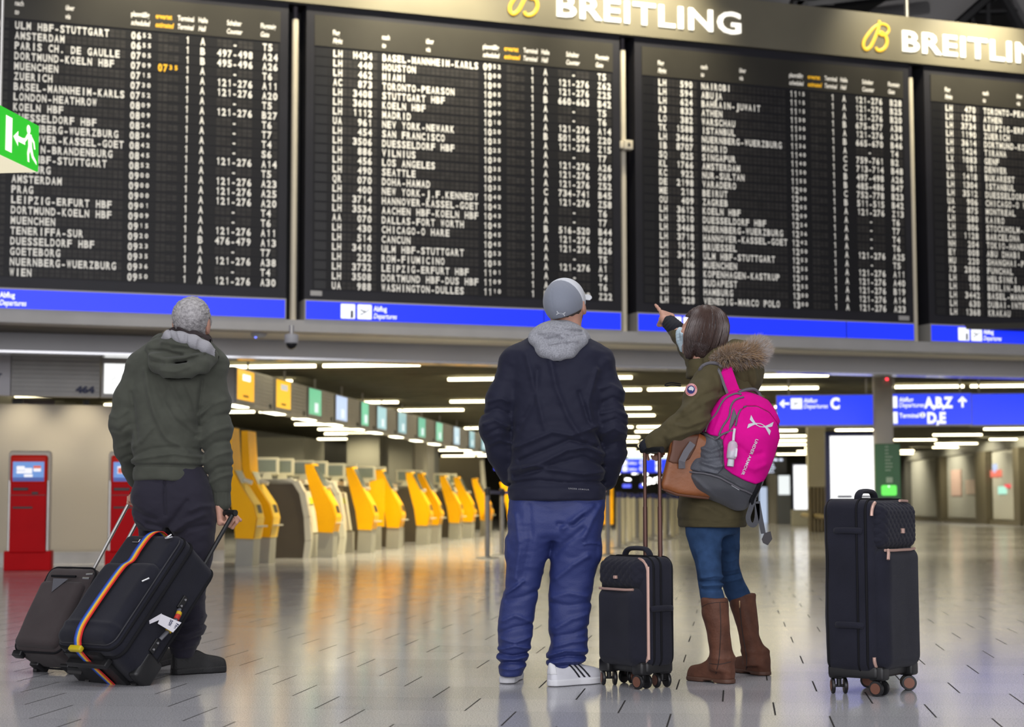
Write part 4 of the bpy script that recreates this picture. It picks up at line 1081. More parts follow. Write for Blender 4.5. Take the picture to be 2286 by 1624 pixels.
shop_thing('notice', 2238, 2250, 1082, 1090, emis('notice_red2', (1, .08, .1), .8), 'small red tag beside the mint green screen', 'notice')
shop_thing('notice', 2213, 2221, 1037, 1056, emis('notice_blue', (.6, .7, 1), .8), 'small bluish lit figure above the red notice', 'notice')
# ------------------------------------------------------------------ implicit-surface modelling for figures and soft goods
from mathutils.bvhtree import BVHTree
f32 = np.float32
def A3(p): return np.array([p[0], p[1], p[2]], dtype=f32)
def cap(P, a, b, ra, rb, sq=None):
    """tapered capsule; sq = (axis vector, factor) squashes distances along an axis"""
    a = A3(a); b = A3(b); ba = b - a
    X = P[0] - a[0]; Y = P[1] - a[1]; Z = P[2] - a[2]
    t = np.clip((X * ba[0] + Y * ba[1] + Z * ba[2]) / max(1e-9, float(ba @ ba)), 0, 1)
    X = X - t * ba[0]; Y = Y - t * ba[1]; Z = Z - t * ba[2]
    if sq is not None:
        v = A3(sq[0]); v /= np.linalg.norm(v); k = X * v[0] + Y * v[1] + Z * v[2]; f = sq[1] - 1
        X = X + v[0] * k * f; Y = Y + v[1] * k * f; Z = Z + v[2] * k * f
    return np.sqrt(X * X + Y * Y + Z * Z) - (ra + (rb - ra) * t)
def chain(P, pts, k=.02, sq=None):
    """pts: (point, radius)"""
    d = None
    for (a, ra), (b, rb) in zip(pts[:-1], pts[1:]):
        e = cap(P, a, b, ra, rb, sq); d = e if d is None else smin(d, e, k)
    return d
def ell(P, c, r, R=None):
    X = P[0] - c[0]; Y = P[1] - c[1]; Z = P[2] - c[2]
    if R is not None:
        X, Y, Z = [R[i][0] * X + R[i][1] * Y + R[i][2] * Z for i in range(3)]
    k0 = np.sqrt((X / r[0]) ** 2 + (Y / r[1]) ** 2 + (Z / r[2]) ** 2)
    k1 = np.sqrt((X / r[0] ** 2) ** 2 + (Y / r[1] ** 2) ** 2 + (Z / r[2] ** 2) ** 2)
    return k0 * (k0 - 1) / np.maximum(k1, 1e-6)
def rbox(P, c, h, r, R=None):
    X = P[0] - c[0]; Y = P[1] - c[1]; Z = P[2] - c[2]
    if R is not None:
        X, Y, Z = [R[i][0] * X + R[i][1] * Y + R[i][2] * Z for i in range(3)]
    q = [np.abs(v) - (hh - r) for v, hh in zip((X, Y, Z), h)]
    o = np.sqrt(sum(np.maximum(v, 0) ** 2 for v in q)); i = np.minimum(np.maximum(np.maximum(q[0], q[1]), q[2]), 0)
    return o + i - r
def smin(a, b, k):
    h = np.maximum(k - np.abs(a - b), 0) / k
    return np.minimum(a, b) - h * h * k * .25
def smax(a, b, k): return -smin(-a, -b, k)
def crm(x, xp, yp):
    """smooth (monotone cubic) interpolation"""
    xp = np.asarray(xp, float); yp = np.asarray(yp, float)
    h = np.diff(xp); s = np.diff(yp) / h; m = np.zeros(len(xp)); m[0] = s[0]; m[-1] = s[-1]
    for i in range(1, len(xp) - 1):
        m[i] = 0 if s[i - 1] * s[i] <= 0 else 2 * s[i - 1] * s[i] / (s[i - 1] + s[i])
    x = np.clip(x, xp[0], xp[-1]); i = np.clip(np.searchsorted(xp, x) - 1, 0, len(h) - 1)
    t = (x - xp[i]) / h[i]; t2 = t * t; t3 = t2 * t
    return ((2 * t3 - 3 * t2 + 1) * yp[i] + (t3 - 2 * t2 + t) * h[i] * m[i] + (-2 * t3 + 3 * t2) * yp[i + 1] + (t3 - t2) * h[i] * m[i + 1]).astype(f32)
def loft(P, rows, n=2.0, caps=(True, True)):
    """rows: (z, cx, cy, a, b[, yaw]) sorted or not; elliptical sections stacked in z"""
    rows = sorted(rows); zs = [r[0] for r in rows]; zl = P[2][0, 0, :].astype(float)
    cx, cy, a, b = [crm(zl, zs, [r[i] for r in rows]) for i in (1, 2, 3, 4)]
    X = P[0] - cx; Y = P[1] - cy
    if len(rows[0]) > 5:
        w = crm(zl, zs, [r[5] for r in rows]); c, s = np.cos(w), np.sin(w); X, Y = c * X + s * Y, -s * X + c * Y
    q = (np.abs(X / a) ** n + np.abs(Y / b) ** n) ** (1 / n)
    d = (q - 1) * np.minimum(a, b)
    if caps[1]: d = smax(d, P[2] - zs[-1], .012)
    if caps[0]: d = smax(d, zs[0] - P[2], .012)
    return d
def vnoise(X, Y, Z, seed=0):
    xi = np.floor(X); yi = np.floor(Y); zi = np.floor(Z); fx = X - xi; fy = Y - yi; fz = Z - zi
    fx = fx * fx * (3 - 2 * fx); fy = fy * fy * (3 - 2 * fy); fz = fz * fz * (3 - 2 * fz)
    def hsh(a, b, c):
        v = np.sin(a * 127.1 + b * 311.7 + c * 74.7 + seed * 19.3) * 43758.5453
        return v - np.floor(v)
    r = 0
    for dx in (0, 1):
        for dy in (0, 1):
            for dz in (0, 1):
                r = r + hsh(xi + dx, yi + dy, zi + dz) * (fx if dx else 1 - fx) * (fy if dy else 1 - fy) * (fz if dz else 1 - fz)
    return r - .5
def polyd(X, Z, pts):
    """2D distance to a polyline"""
    d = None
    for (a, b) in zip(pts[:-1], pts[1:]):
        bx, bz = b[0] - a[0], b[1] - a[1]; t = np.clip(((X - a[0]) * bx + (Z - a[1]) * bz) / max(1e-9, bx * bx + bz * bz), 0, 1)
        e = np.hypot(X - a[0] - t * bx, Z - a[1] - t * bz) ; d = e if d is None else np.minimum(d, e)
    return d
def displace(P, d, fn, band=.05):
    """add fn(X,Y,Z) to d, only near the surface"""
    m = np.abs(d) < band
    X = np.broadcast_to(P[0], d.shape)[m]; Y = np.broadcast_to(P[1], d.shape)[m]; Z = np.broadcast_to(P[2], d.shape)[m]
    d = d.astype(f32).copy(); d[m] += fn(X, Y, Z); return d
def nets(F, lo, hi, h):
    ax = [np.arange(lo[i], hi[i] + h, h, dtype=f32) for i in range(3)]
    P = (ax[0][:, None, None], ax[1][None, :, None], ax[2][None, None, :])
    v = F(P); v = np.broadcast_to(v, (len(ax[0]), len(ax[1]), len(ax[2]))).astype(f32)
    v = np.where(v == 0, f32(1e-7), v); s = v < 0
    n = [k - 1 for k in v.shape]
    C = lambda a, o: a[o[0]:o[0] + n[0], o[1]:o[1] + n[1], o[2]:o[2] + n[2]]
    offs = [(i, j, k) for i in (0, 1) for j in (0, 1) for k in (0, 1)]
    cnt = sum(C(s, o).astype(np.int8) for o in offs)
    cells = np.argwhere((cnt > 0) & (cnt < 8))
    idx = -np.ones(n, dtype=np.int64); idx[tuple(cells.T)] = np.arange(len(cells))
    pos = np.zeros((len(cells), 3)); num = np.zeros(len(cells))
    for o in offs:
        for a in range(3):
            if o[a]: continue
            o2 = list(o); o2[a] = 1
            c0 = cells + np.array(o); c1 = cells + np.array(o2)
            v0 = v[tuple(c0.T)]; v1 = v[tuple(c1.T)]; m = (v0 < 0) != (v1 < 0)
            t = v0[m] / (v0[m] - v1[m]); p = c0[m].astype(float); p[:, a] += t; pos[m] += p; num[m] += 1
    pos = pos / num[:, None] * h + np.array([ax[0][0], ax[1][0], ax[2][0]])
    faces = []
    for a in range(3):
        b, c = (a + 1) % 3, (a + 2) % 3
        sl0 = [slice(None)] * 3; sl1 = [slice(None)] * 3; sl0[a] = slice(0, -1); sl1[a] = slice(1, None)
        e = s[tuple(sl0)] != s[tuple(sl1)]
        w = np.argwhere(e); w = w[(w[:, b] > 0) & (w[:, c] > 0) & (w[:, b] < v.shape[b] - 1) & (w[:, c] < v.shape[c] - 1)]
        if not len(w): continue
        q = []
        for db, dc in ((-1, -1), (0, -1), (0, 0), (-1, 0)):
            g = w.copy(); g[:, b] += db; g[:, c] += dc; q.append(idx[tuple(g.T)])
        q = np.stack(q, 1); fl_ = ~s[tuple(w.T)]
        q[fl_] = q[fl_][:, ::-1]; faces.append(q)
    return pos, (np.concatenate(faces) if faces else np.zeros((0, 4), int))
def mesh_obj(name, pos, faces, mats, parent=None, smooth=True):
    me = bpy.data.meshes.new(name); nf = len(faces)
    me.vertices.add(len(pos)); me.vertices.foreach_set('co', np.asarray(pos, dtype=f32).ravel())
    me.loops.add(nf * 4); me.loops.foreach_set('vertex_index', np.asarray(faces).ravel().astype(np.int32))
    me.polygons.add(nf); me.polygons.foreach_set('loop_start', np.arange(0, nf * 4, 4, dtype=np.int32)); me.polygons.foreach_set('loop_total', np.full(nf, 4, dtype=np.int32))
    me.polygons.foreach_set('use_smooth', np.full(nf, smooth)); me.update(calc_edges=True)
    if not isinstance(mats, (list, tuple)): mats = [mats]
    for m in mats: me.materials.append(m)
    o = bpy.data.objects.new(name, me); COL.objects.link(o)
    if parent:
        o.parent = parent
        # geometry is given in world space: bring it into the parent's frame
        me.transform((Matrix.Translation(parent.location) @ parent.rotation_euler.to_matrix().to_4x4()).inverted() if parent.parent is None and parent.type == 'EMPTY' else _winv(parent))
    return o
def _winv(p):
    Mx = Matrix.Identity(4)
    while p:
        Mx = (Matrix.Translation(p.location) @ p.rotation_euler.to_matrix().to_4x4()) @ Mx; p = p.parent
    return Mx.inverted()
def sdf(name, F, lo, hi, h, m, parent=None, smooth=1):
    pos, fc = nets(F, lo, hi, h)
    if smooth and len(pos):                     # a light relax removes grid stepping
        for _ in range(smooth):
            acc = np.zeros_like(pos); ct = np.zeros(len(pos))
            for i in range(4):
                for j in (1, 3):
                    np.add.at(acc, fc[:, i], pos[fc[:, (i + j) % 4]]); np.add.at(ct, fc[:, i], 1)
            ok = ct > 0; pos[ok] = .5 * pos[ok] + .5 * acc[ok] / ct[ok][:, None]
    return mesh_obj(name, pos, fc, m, parent)
def wpart(mb, name, m, parent, smooth=False, recalc=True):
    """mesh given in world coordinates -> child part"""
    o = mb.build(name, m, None, smooth, recalc); o.parent = parent; o.data.transform(_winv(parent)); return o
_bv = {}
def bvh(o):
    if o.name not in _bv:
        Mx = _winv(o).inverted() if True else None
        me = o.data; _bv[o.name] = BVHTree.FromPolygons([Mx @ v.co for v in me.vertices], [tuple(p.vertices) for p in me.polygons])
    return _bv[o.name]
def decal(name, polys, target, m, parent, lift=.0015, recalc=False, dirf=None):
    """lay flat artwork (picture points) onto the surface it is printed on"""
    t = bvh(target); mb = MB()
    for pts in polys:
        vs = []
        for (px, py) in pts:
            d = ray(px, py).normalized(); h = t.ray_cast(CP, d)
            if h[0] is None: vs = None; break
            n = h[1] if h[1].dot(d) < 0 else -h[1]
            vs.append(h[0] + n * lift)
        if vs: mb.add(vs, [tuple(range(len(vs)))])
    if not mb.v: return None
    return wpart(mb, name, m, parent, recalc=recalc)
def decal_text(name, body, org, u, v, target, m, parent, bold=.02, lift=.0015, sp=1.0):
    """org = picture point of the text start; u = picture vector of the whole text width, v = picture vector of cap height"""
    vs, fs, x0, x1, y0, y1 = text_geo(body, bold, 0, sp); t = bvh(target); mb = MB(); W_ = []
    for p in vs:
        a = (p[0] - x0) / (x1 - x0); c = p[1] / .73
        px, py = org[0] + u[0] * a + v[0] * c, org[1] + u[1] * a + v[1] * c
        d = ray(px, py).normalized(); h = t.ray_cast(CP, d)
        if h[0] is None: W_.append(None); continue
        n = h[1] if h[1].dot(d) < 0 else -h[1]; W_.append(h[0] + n * lift)
    keep = [f for f in fs if all(W_[i] is not None for i in f)]
    mb.v = [tuple(w) if w is not None else (0, 0, 0) for w in W_]; mb.f = keep; mb.m = [0] * len(keep)
    used = sorted({i for f in keep for i in f}); rem = {i: k for k, i in enumerate(used)}
    mb.v = [mb.v[i] for i in used]; mb.f = [tuple(rem[i] for i in f) for f in keep]
    return wpart(mb, name, m, parent, recalc=False) if keep else None

def Rot(fwd, up=(0, 0, 1)):
    """rows = local axes (right, forward, up) in world"""
    f = Vector(fwd).normalized(); r = f.cross(Vector(up)).normalized(); u = r.cross(f)
    return [tuple(r), tuple(f), tuple(u)]
def toL(P, c, R):
    X = P[0] - c[0]; Y = P[1] - c[1]; Z = P[2] - c[2]
    return [R[i][0] * X + R[i][1] * Y + R[i][2] * Z for i in range(3)]
def headF(P, c, R, s=1.0, ears=True, neck=True):
    """head with a face; local x right, y forward, z up, origin mid-head"""
    L = [v / s for v in toL(P, c, R)]
    d = ell(L, (0, -.014, .03), (.077, .098, .088))
    d = smin(d, ell(L, (0, .026, -.045), (.062, .068, .078)), .05)
    d = smin(d, ell(L, (0, .058, -.095), (.03, .03, .026)), .03)                 # chin
    for x in (-1, 1):
        d = smin(d, ell(L, (x * .05, .052, -.018), (.022, .022, .018)), .03)       # cheekbone
        d = smax(d, -ell(L, (x * .032, .098, .014), (.019, .016, .012)), .014)      # eye socket
        d = smin(d, ell(L, (x * .032, .080, .013), (.0125, .0125, .0125)), .004)      # eyeball with lids
        if ears:
            e = ell(L, (x * .081, -.012, -.004), (.011, .024, .035)); e = smax(e, -ell(L, (x * .095, -.006, .002), (.009, .012, .02)), .008)
            e = smin(e, ell(L, (x * .079, -.004, -.036), (.008, .010, .011)), .01)
            d = smin(d, e, .012)
    d = smin(d, cap(L, (0, .09, .03), (0, .116, -.022), .010, .014), .018)          # nose
    for x in (-1, 1): d = smin(d, ell(L, (x * .013, .104, -.026), (.010, .010, .008)), .008)
    d = smin(d, ell(L, (0, .092, -.053), (.024, .009, .006)), .006); d = smin(d, ell(L, (0, .09, -.065), (.021, .010, .007)), .006)   # lips
    if neck: d = smin(d, cap(L, (0, -.028, -.05), (0, -.05, -.17), .056, .062), .03)
    return d * s
def hand_pts(wrist, d, side, palm, curl=(.5, .5, .5, .5), thumb=(.6, .5), ln=.185, spread=.12, tsp=1.0, fore=None):
    """five-finger hand. d = direction of the hand, side = towards the thumb, palm = palm normal; curl in radians per joint"""
    d = Vector(d).normalized(); side = Vector(side); side = (side - d * side.dot(d)).normalized(); palm = side.cross(d) if Vector(palm).dot(side.cross(d)) > 0 else -side.cross(d)
    w = Vector(wrist); k = ln / .185; segs = []
    pl = .095 * k
    for i, (off, fl_, rad) in enumerate(((.030, .072, .0088), (.010, .080, .0092), (-.011, .074, .0088), (-.031, .058, .0078))):
        base = w + d * (pl * (1 - .08 * abs(i - 1))) + side * off * k
        dd = (d + side * (spread * (1.2 - i * .85))).normalized(); p = base; a = 0; ch = [(tuple(p), rad * k)]
        for j, fr in enumerate((.45, .32, .23)):
            a += curl[i] * (1.0 if j else .9); q = p + (dd * math.cos(a) + palm * math.sin(a)) * (fl_ * fr * 1.35 * k)
            ch.append((tuple(q), rad * k * (.95 - .1 * j))); p = q
        segs.append(ch)
    tb = w + d * (.028 * k) + side * (.030 * k); t1 = tb + (d * .55 + side * .8 * tsp + palm * thumb[0] * .5).normalized() * .042 * k
    t2 = t1 + (d * .85 + side * .35 * tsp + palm * thumb[0]).normalized() * .032 * k; t3 = t2 + (d * .9 + side * (.1 - thumb[1] * .3) + palm * (thumb[0] + thumb[1] * .5)).normalized() * .026 * k
    segs.append([(tuple(tb), .013 * k), (tuple(t1), .0115 * k), (tuple(t2), .0102 * k), (tuple(t3), .0085 * k)])
    return w, d, side, palm, segs, k, (Vector(fore) if fore is not None else w - d * .07)
def handF(P, H):
    w, d, side, palm, segs, k, fore = H
    R = [tuple(side), tuple(d), tuple(palm)]
    L = toL(P, w, R)
    D = rbox(L, (0, .052 * k, 0), (.041 * k, .052 * k, .0155 * k), .0145 * k)
    D = smin(D, ell(L, (.026 * k, .035 * k, .008 * k), (.02 * k, .034 * k, .017 * k)), .015)
    for ch in segs: D = smin(D, chain(P, ch, .006), .009)
    D = smin(D, cap(P, tuple(fore), tuple(w + d * .012), .029 * k, .026 * k, (palm, 1.25)), .025)
    return D
SKIN = mat('skin', (.55, .30, .22), .5, spec=.35, var=(30, .08))
# ------------------------------------------------------------------ man with the cap, seen from behind
def shoe(name, heel, toe, m_up, m_sole, parent, L=.30, stripes=None, high=.085, wd=.052, side=1, boot=False):
    """low shoe; heel/toe = world floor points"""
    h = Vector(heel); t = Vector(toe); f = (t - h); f.z = 0; f.normalize(); r = f.cross(Vector((0, 0, 1)))
    R = [tuple(r), tuple(f), (0, 0, 1)]; c = (h.x, h.y, 0)
    def prof(y):
        w = crm(np.clip(y, 0, L), [0, .02, .07, .14, .20, .26, L - .008, L], [.018, .032, wd * .72, wd * .74, wd * .93, wd * .88, wd * .42, .01])
        hh = crm(np.clip(y, 0, L), [0, .03, .08, .13, .18, .24, L - .012, L], [high * .9, high, high * .97, high * .92, .068, .055, .042, .02])
        return w, hh
    def sh(P):
        x, y, z = toL(P, c, R); w, hh = prof(y); q = np.sqrt((x / w) ** 2 + (np.maximum(z - .022, 0) / (hh)) ** 2.0)
        d = (q - 1) * np.minimum(w, hh); d = smax(d, .02 - z, .004); d = smax(d, np.abs(y - L / 2) - L / 2, .008)
        op = ell((x, y, z), (0, .065, high + .035), (.034, .055, .05)); return smax(d, -op, .01)
    def so(P):
        x, y, z = toL(P, c, R); w, hh = prof(y); d = np.abs(x) - w - .004; d = smax(d, np.abs(y - L / 2) - L / 2 - .004, .02); d = smax(d, z - .032, .006); return smax(d, .002 - z, .004)
    c2 = h + f * L; lo = [min(h.x, c2.x) - .08, min(h.y, c2.y) - .08, -.004]; hi = [max(h.x, c2.x) + .08, max(h.y, c2.y) + .08, high + .06]
    u = sdf(name, sh, lo, hi, .004, m_up, parent); sdf('sole', so, lo, hi, .004, m_sole, u)
    if stripes:
        for k in range(3):
            y0 = .125 + k * .026
            def st(P, y0=y0):
                x, y, z = toL(P, c, R); b = np.abs(y - y0 + (z - .06) * .75) - .0062
                return np.maximum(np.maximum(sh(P) - .0016, b), np.maximum(-x * side, .034 - z))
            sdf('stripe', st, lo, hi, .0025, stripes, u)
        def tabf(P):
            x, y, z = toL(P, c, R); return np.maximum(np.maximum(sh(P) - .002, y - .022), .052 - z)
        sdf('heel_tab', tabf, lo, hi, .004, m_sole, u)
    return u

Y0 = 7.80
def cw(px, py, dy=0.0): return pt(px, py, Y0 + dy)
man = thing('person', 'man in grey cap, navy jacket and blue trousers standing with hands in pockets, back turned', 'person', (fl(1222, 1520).x, Y0, 0))
M['navy'] = mat('navy_twill', (.0115, .0125, .029), .65, spec=.2, bump=(420, .12), sheen=.08)
M['hood_grey'] = mat('heather_grey', (.30, .305, .335), .9, spec=.2, bump=(260, .25), var=(160, .25), sheen=.1)
M['trouser_blue'] = mat('blue_nylon', (.028, .040, .150), .5, spec=.3, bump=(160, .12))
M['cap_grey'] = mat('cap_grey', (.20, .22, .27), .75, bump=(420, .2), sheen=.25)
M['cap_white'] = mat('cap_white', (.6, .62, .66), .7)
M['shoe_white'] = mat('shoe_white', (.62, .62, .66), .45, var=(20, .06)); M['sole_white'] = mat('sole_white', (.68, .68, .70), .5)
M['shoe_black'] = mat('stripe_black', (.008, .009, .014), .5)
def rows(lst, w=cw, dflt=.12):
    o = []
    for r in lst:
        py, xl, xr = r[:3]; b = r[3] if len(r) > 3 else dflt; dy = r[4] if len(r) > 4 else 0
        a = w(xl, py, dy); c = w(xr, py, dy); o.append((a.z, (a.x + c.x) / 2, a.y, (c.x - a.x) / 2, b))
    return o
def foldset(fs, w=cw):
    return [([(w(x, y).x, w(x, y).z) for x, y in pts], wd, am) for pts, wd, am in fs]
def foldfn(FS, ns=()):
    def fn(X, Y, Z):
        r = np.zeros_like(X)
        for pts, wd, am in FS: r -= 1.35 * am * np.exp(-(polyd(X, Z, pts) / wd) ** 2)
        for (sx, sy, sz, am, sd) in ns:
            r += am * vnoise(X * sx, Y * sy, Z * sz, sd) * 2
        return r
    return fn
jr = rows([(748, 1212, 1290, .06), (760, 1188, 1308, .08), (774, 1158, 1332, .10), (792, 1134, 1354, .115), (815, 1130, 1360, .125), (880, 1137, 1352, .135), (950, 1142, 1345, .135), (1010, 1139, 1345, .13), (1060, 1135, 1348, .13), (1085, 1138, 1347, .13), (1100, 1133, 1352, .15), (1119, 1136, 1350, .15)])
JF = foldset([([(1175, 800), (1195, 880), (1215, 960)], .012, .006), ([(1225, 800), (1240, 870), (1268, 940), (1300, 985)], .013, .008), ([(1330, 830), (1310, 900), (1320, 960)], .012, .006),
              ([(1150, 1000), (1190, 985), (1230, 968), (1275, 975), (1330, 955)], .011, .009), ([(1160, 1030), (1210, 1010), (1270, 985), (1330, 1000)], .010, -.008),
              ([(1165, 1048), (1215, 1032), (1262, 1008), (1310, 1000), (1345, 1015)], .011, .010), ([(1150, 1065), (1200, 1052), (1250, 1035), (1300, 1022), (1345, 1040)], .010, -.008),
              ([(1140, 1050), (1190, 1042), (1240, 1052), (1300, 1060), (1345, 1055)], .010, .008), ([(1138, 1080), (1200, 1074), (1270, 1080), (1348, 1076)], .008, -.006), ([(1138, 1092), (1240, 1090), (1350, 1090)], .009, .004),
              ([(1290, 880), (1310, 940), (1340, 985)], .010, -.007), ([(1200, 830), (1192, 900), (1160, 960)], .013, -.006),
              ([(1090, 900), (1120, 892), (1134, 900)], .008, .006), ([(1080, 925), (1110, 915), (1135, 925)], .008, -.007), ([(1078, 950), (1105, 940), (1134, 955)], .009, .008), ([(1085, 972), (1112, 960), (1136, 962)], .008, -.007), ([(1092, 995), (1115, 985), (1138, 990)], .009, .006),
              ([(1340, 870), (1362, 862), (1392, 878)], .009, .006), ([(1345, 900), (1368, 890), (1396, 905)], .008, -.006), ([(1340, 925), (1370, 918), (1400, 930)], .009, .008), ([(1345, 948), (1372, 938), (1400, 952)], .008, -.007), ([(1345, 970), (1370, 958), (1398, 975)], .009, .007), ([(1350, 1000), (1375, 988), (1396, 1002)], .010, -.005)])
def jacket(P):
    d = loft(P, jr, 2.4)
    la = [(cw(1147, 815, .0), .066), (cw(1120, 885, -.01), .065), (cw(1104, 955, -.02), .067), (cw(1118, 1010, .03), .062), (cw(1140, 1062, .085), .052)]
    ra = [(cw(1338, 815, .0), .066), (cw(1359, 885, -.01), .066), (cw(1366, 950, -.02), .068), (cw(1367, 1010, .03), .062), (cw(1352, 1070, .085), .052)]
    for a in (la, ra): d = smin(d, chain(P, a, .03), .022)
    d = smin(d, chain(P, [(cw(1150, 800, 0), .05), (cw(1215, 768, 0), .055), (cw(1285, 768, 0), .055), (cw(1340, 800, 0), .05)], .03), .05)
    d = displace(P, d, foldfn(JF, ((16, 14, 24, .004, 1), (38, 30, 60, .0016, 2))))
    return smax(d, cw(1240, 1120).z - P[2], .01)
lo = cw(1055, 1130); hi = cw(1415, 735)
sdf('jacket', jacket, (lo.x, Y0 - .2, lo.z), (hi.x, Y0 + .22, hi.z), .0055, M['navy'], man)
# hood lying on the back
hr = [(cw(1242, 800).z, 0, 0, 0, 0)]
def hood(P):
    d = smin(ell(P, cw(1246, 742, -.045), (.112, .095, .052)), ell(P, cw(1247, 758, -.085), (.075, .055, .045)), .04)
    pts = [(cw(1192, 757, -.075), .028), (cw(1216, 782, -.115), .030), (cw(1243, 790, -.125), .030), (cw(1272, 782, -.115), .030), (cw(1300, 760, -.075), .028)]
    d = smin(d, chain(P, pts, .03), .045)
    d = smin(d, chain(P, [(cw(1200, 752, -.03), .03), (cw(1232, 733, -.045), .026), (cw(1262, 732, -.05), .026), (cw(1292, 748, -.02), .03)], .02), .03)
    d = smin(d, chain(P, [(cw(1196, 755, -.02), .032), (cw(1215, 745, .07), .035), (cw(1280, 745, .07), .035), (cw(1302, 756, -.02), .03)], .02), .03)
    FS = foldset([([(1205, 750), (1235, 748), (1265, 762), (1290, 756)], .008, .005), ([(1215, 765), (1245, 760), (1262, 775)], .008, -.005), ([(1225, 775), (1250, 770), (1285, 768)], .007, .006), ([(1230, 738), (1262, 745), (1296, 745)], .007, -.007), ([(1250, 755), (1275, 760), (1300, 752)], .006, -.006)])
    return displace(P, d, foldfn(FS, ((30, 30, 40, .003, 4),)))
sdf('hood', hood, (cw(1165, 810).x, Y0 - .2, cw(1240, 812).z), (cw(1325, 700).x, Y0 + .14, cw(1240, 715).z), .0045, M['hood_grey'], man)
# trousers
lr = rows([(1095, 1146, 1246, .10), (1130, 1139, 1250, .12), (1180, 1134, 1242, .13), (1230, 1131, 1226, .12), (1284, 1129, 1212, .10), (1322, 1126, 1203, .09), (1360, 1115, 1196, .085), (1400, 1111, 1191, .085), (1440, 1113, 1185, .08), (1462, 1109, 1179, .08), (1480, 1113, 1176, .078), (1500, 1114, 1168, .078), (1510, 1116, 1164, .076)])
rr_ = rows([(1095, 1240, 1341, .10), (1130, 1236, 1345, .12), (1180, 1234, 1342, .13), (1207, 1232, 1340, .125), (1240, 1229, 1340, .115), (1284, 1227, 1329, .10), (1355, 1224, 1319, .09), (1400, 1224, 1314, .088), (1440, 1228, 1311, .085), (1465, 1221, 1311, .085), (1482, 1222, 1300, .082), (1500, 1224, 1284, .08)])
TF = foldset([([(1150, 1150), (1160, 1220), (1150, 1290)], .012, .006), ([(1180, 1130), (1185, 1200), (1165, 1300)], .014, -.005), ([(1128, 1325), (1150, 1310), (1168, 1296)], .008, .010), ([(1132, 1340), (1170, 1330), (1200, 1318)], .010, -.006),
              ([(1120, 1385), (1150, 1372), (1185, 1385)], .008, .006), ([(1118, 1410), (1150, 1398), (1188, 1392)], .008, -.006), ([(1118, 1425), (1150, 1432), (1186, 1420)], .007, .007), ([(1112, 1448), (1150, 1440), (1184, 1446)], .006, .009), ([(1110, 1456), (1145, 1462), (1180, 1456)], .006, -.009), ([(1110, 1468), (1145, 1470), (1178, 1464)], .006, .009), ([(1113, 1480), (1140, 1476), (1175, 1478)], .006, -.008), ([(1114, 1490), (1145, 1492), (1172, 1486)], .006, .006),
              ([(1240, 1290), (1275, 1262), (1310, 1240)], .012, .008), ([(1255, 1180), (1290, 1150), (1320, 1130)], .012, .008), ([(1245, 1170), (1280, 1172), (1300, 1155)], .010, -.008), ([(1300, 1200), (1320, 1160), (1338, 1130)], .012, .006), ([(1240, 1240), (1262, 1210), (1300, 1180)], .013, -.006), ([(1232, 1332), (1265, 1322), (1310, 1330)], .010, .006), ([(1230, 1345), (1270, 1350), (1315, 1345)], .010, -.005), ([(1240, 1400), (1275, 1380), (1310, 1370)], .010, .006), ([(1232, 1420), (1280, 1412), (1312, 1400)], .009, -.006), ([(1236, 1442), (1270, 1432), (1310, 1428)], .008, .007),
              ([(1222, 1462), (1260, 1450), (1310, 1452)], .006, .010), ([(1224, 1472), (1265, 1462), (1310, 1464)], .006, -.009), ([(1222, 1480), (1260, 1474), (1305, 1474)], .006, .009), ([(1224, 1490), (1260, 1484), (1298, 1484)], .006, -.007), ([(1300, 1215), (1318, 1212), (1340, 1215)], .004, .006)])
def trousers(P):
    d = smin(loft(P, lr, 2.3), loft(P, rr_, 2.3), .02)
    hp = rows([(1095, 1146, 1341, .105), (1115, 1142, 1344, .115), (1150, 1140, 1344, .125), (1190, 1150, 1332, .12), (1205, 1170, 1310, .10)])
    d = smin(d, loft(P, hp, 2.3), .03)
    d = smin(d, ell(P, cw(1334, 1228, -.0), (.020, .07, .055)), .02)
    d = smin(d, ell(P, cw(1136, 1225, -.0), (.018, .07, .06)), .02)
    return displace(P, d, foldfn(TF, ((14, 12, 26, .004, 5), (30, 26, 70, .0018, 6))))
lo = cw(1095, 1516); hi = cw(1360, 1085)
sdf('trousers', trousers, (lo.x, Y0 - .2, lo.z), (hi.x, Y0 + .2, hi.z), .0055, M['trouser_blue'], man)
# cargo pocket flap on the right thigh
# head, neck and the rest of the body (mostly under the clothes)
HC = cw(1266, 684, .0); hR = Rot((.20, .88, .40), (-.06, 0, 1)); kR = Rot((.40, .78, .48), (-.16, 0, 1))
def bodyF(P):
    d = loft(P, rows([(775, 1180, 1310, .07), (830, 1155, 1335, .09), (950, 1165, 1325, .09), (1050, 1160, 1330, .09), (1150, 1155, 1332, .09)]), 2.2)
    d = smin(d, chain(P, [(cw(1147, 815), .045), (cw(1104, 955, -.02), .038), (cw(1140, 1062, .085), .03), (cw(1160, 1110, .12), .035)], .02), .02)
    d = smin(d, chain(P, [(cw(1338, 815), .045), (cw(1366, 950, -.02), .038), (cw(1352, 1070, .085), .03), (cw(1330, 1110, .12), .035)], .02), .02)
    for xs in ((1195, 1165, 1148, 1140), (1290, 1278, 1268, 1258)):
        d = smin(d, chain(P, [(cw(xs[0], 1150), .075), (cw(xs[1], 1310), .05), (cw(xs[2], 1400), .045), (cw(xs[3], 1508), .036)], .02), .03)
    return d
posA, fA = nets(bodyF, (cw(1060, 1530).x, Y0 - .14, 0.05), (cw(1410, 1530).x, Y0 + .2, cw(1240, 765).z), .012)
def headn(P): return smin(headF(P, HC, hR, .98), chain(P, [(cw(1262, 705, .02), .056), (cw(1250, 775, .03), .07)], .02), .03)
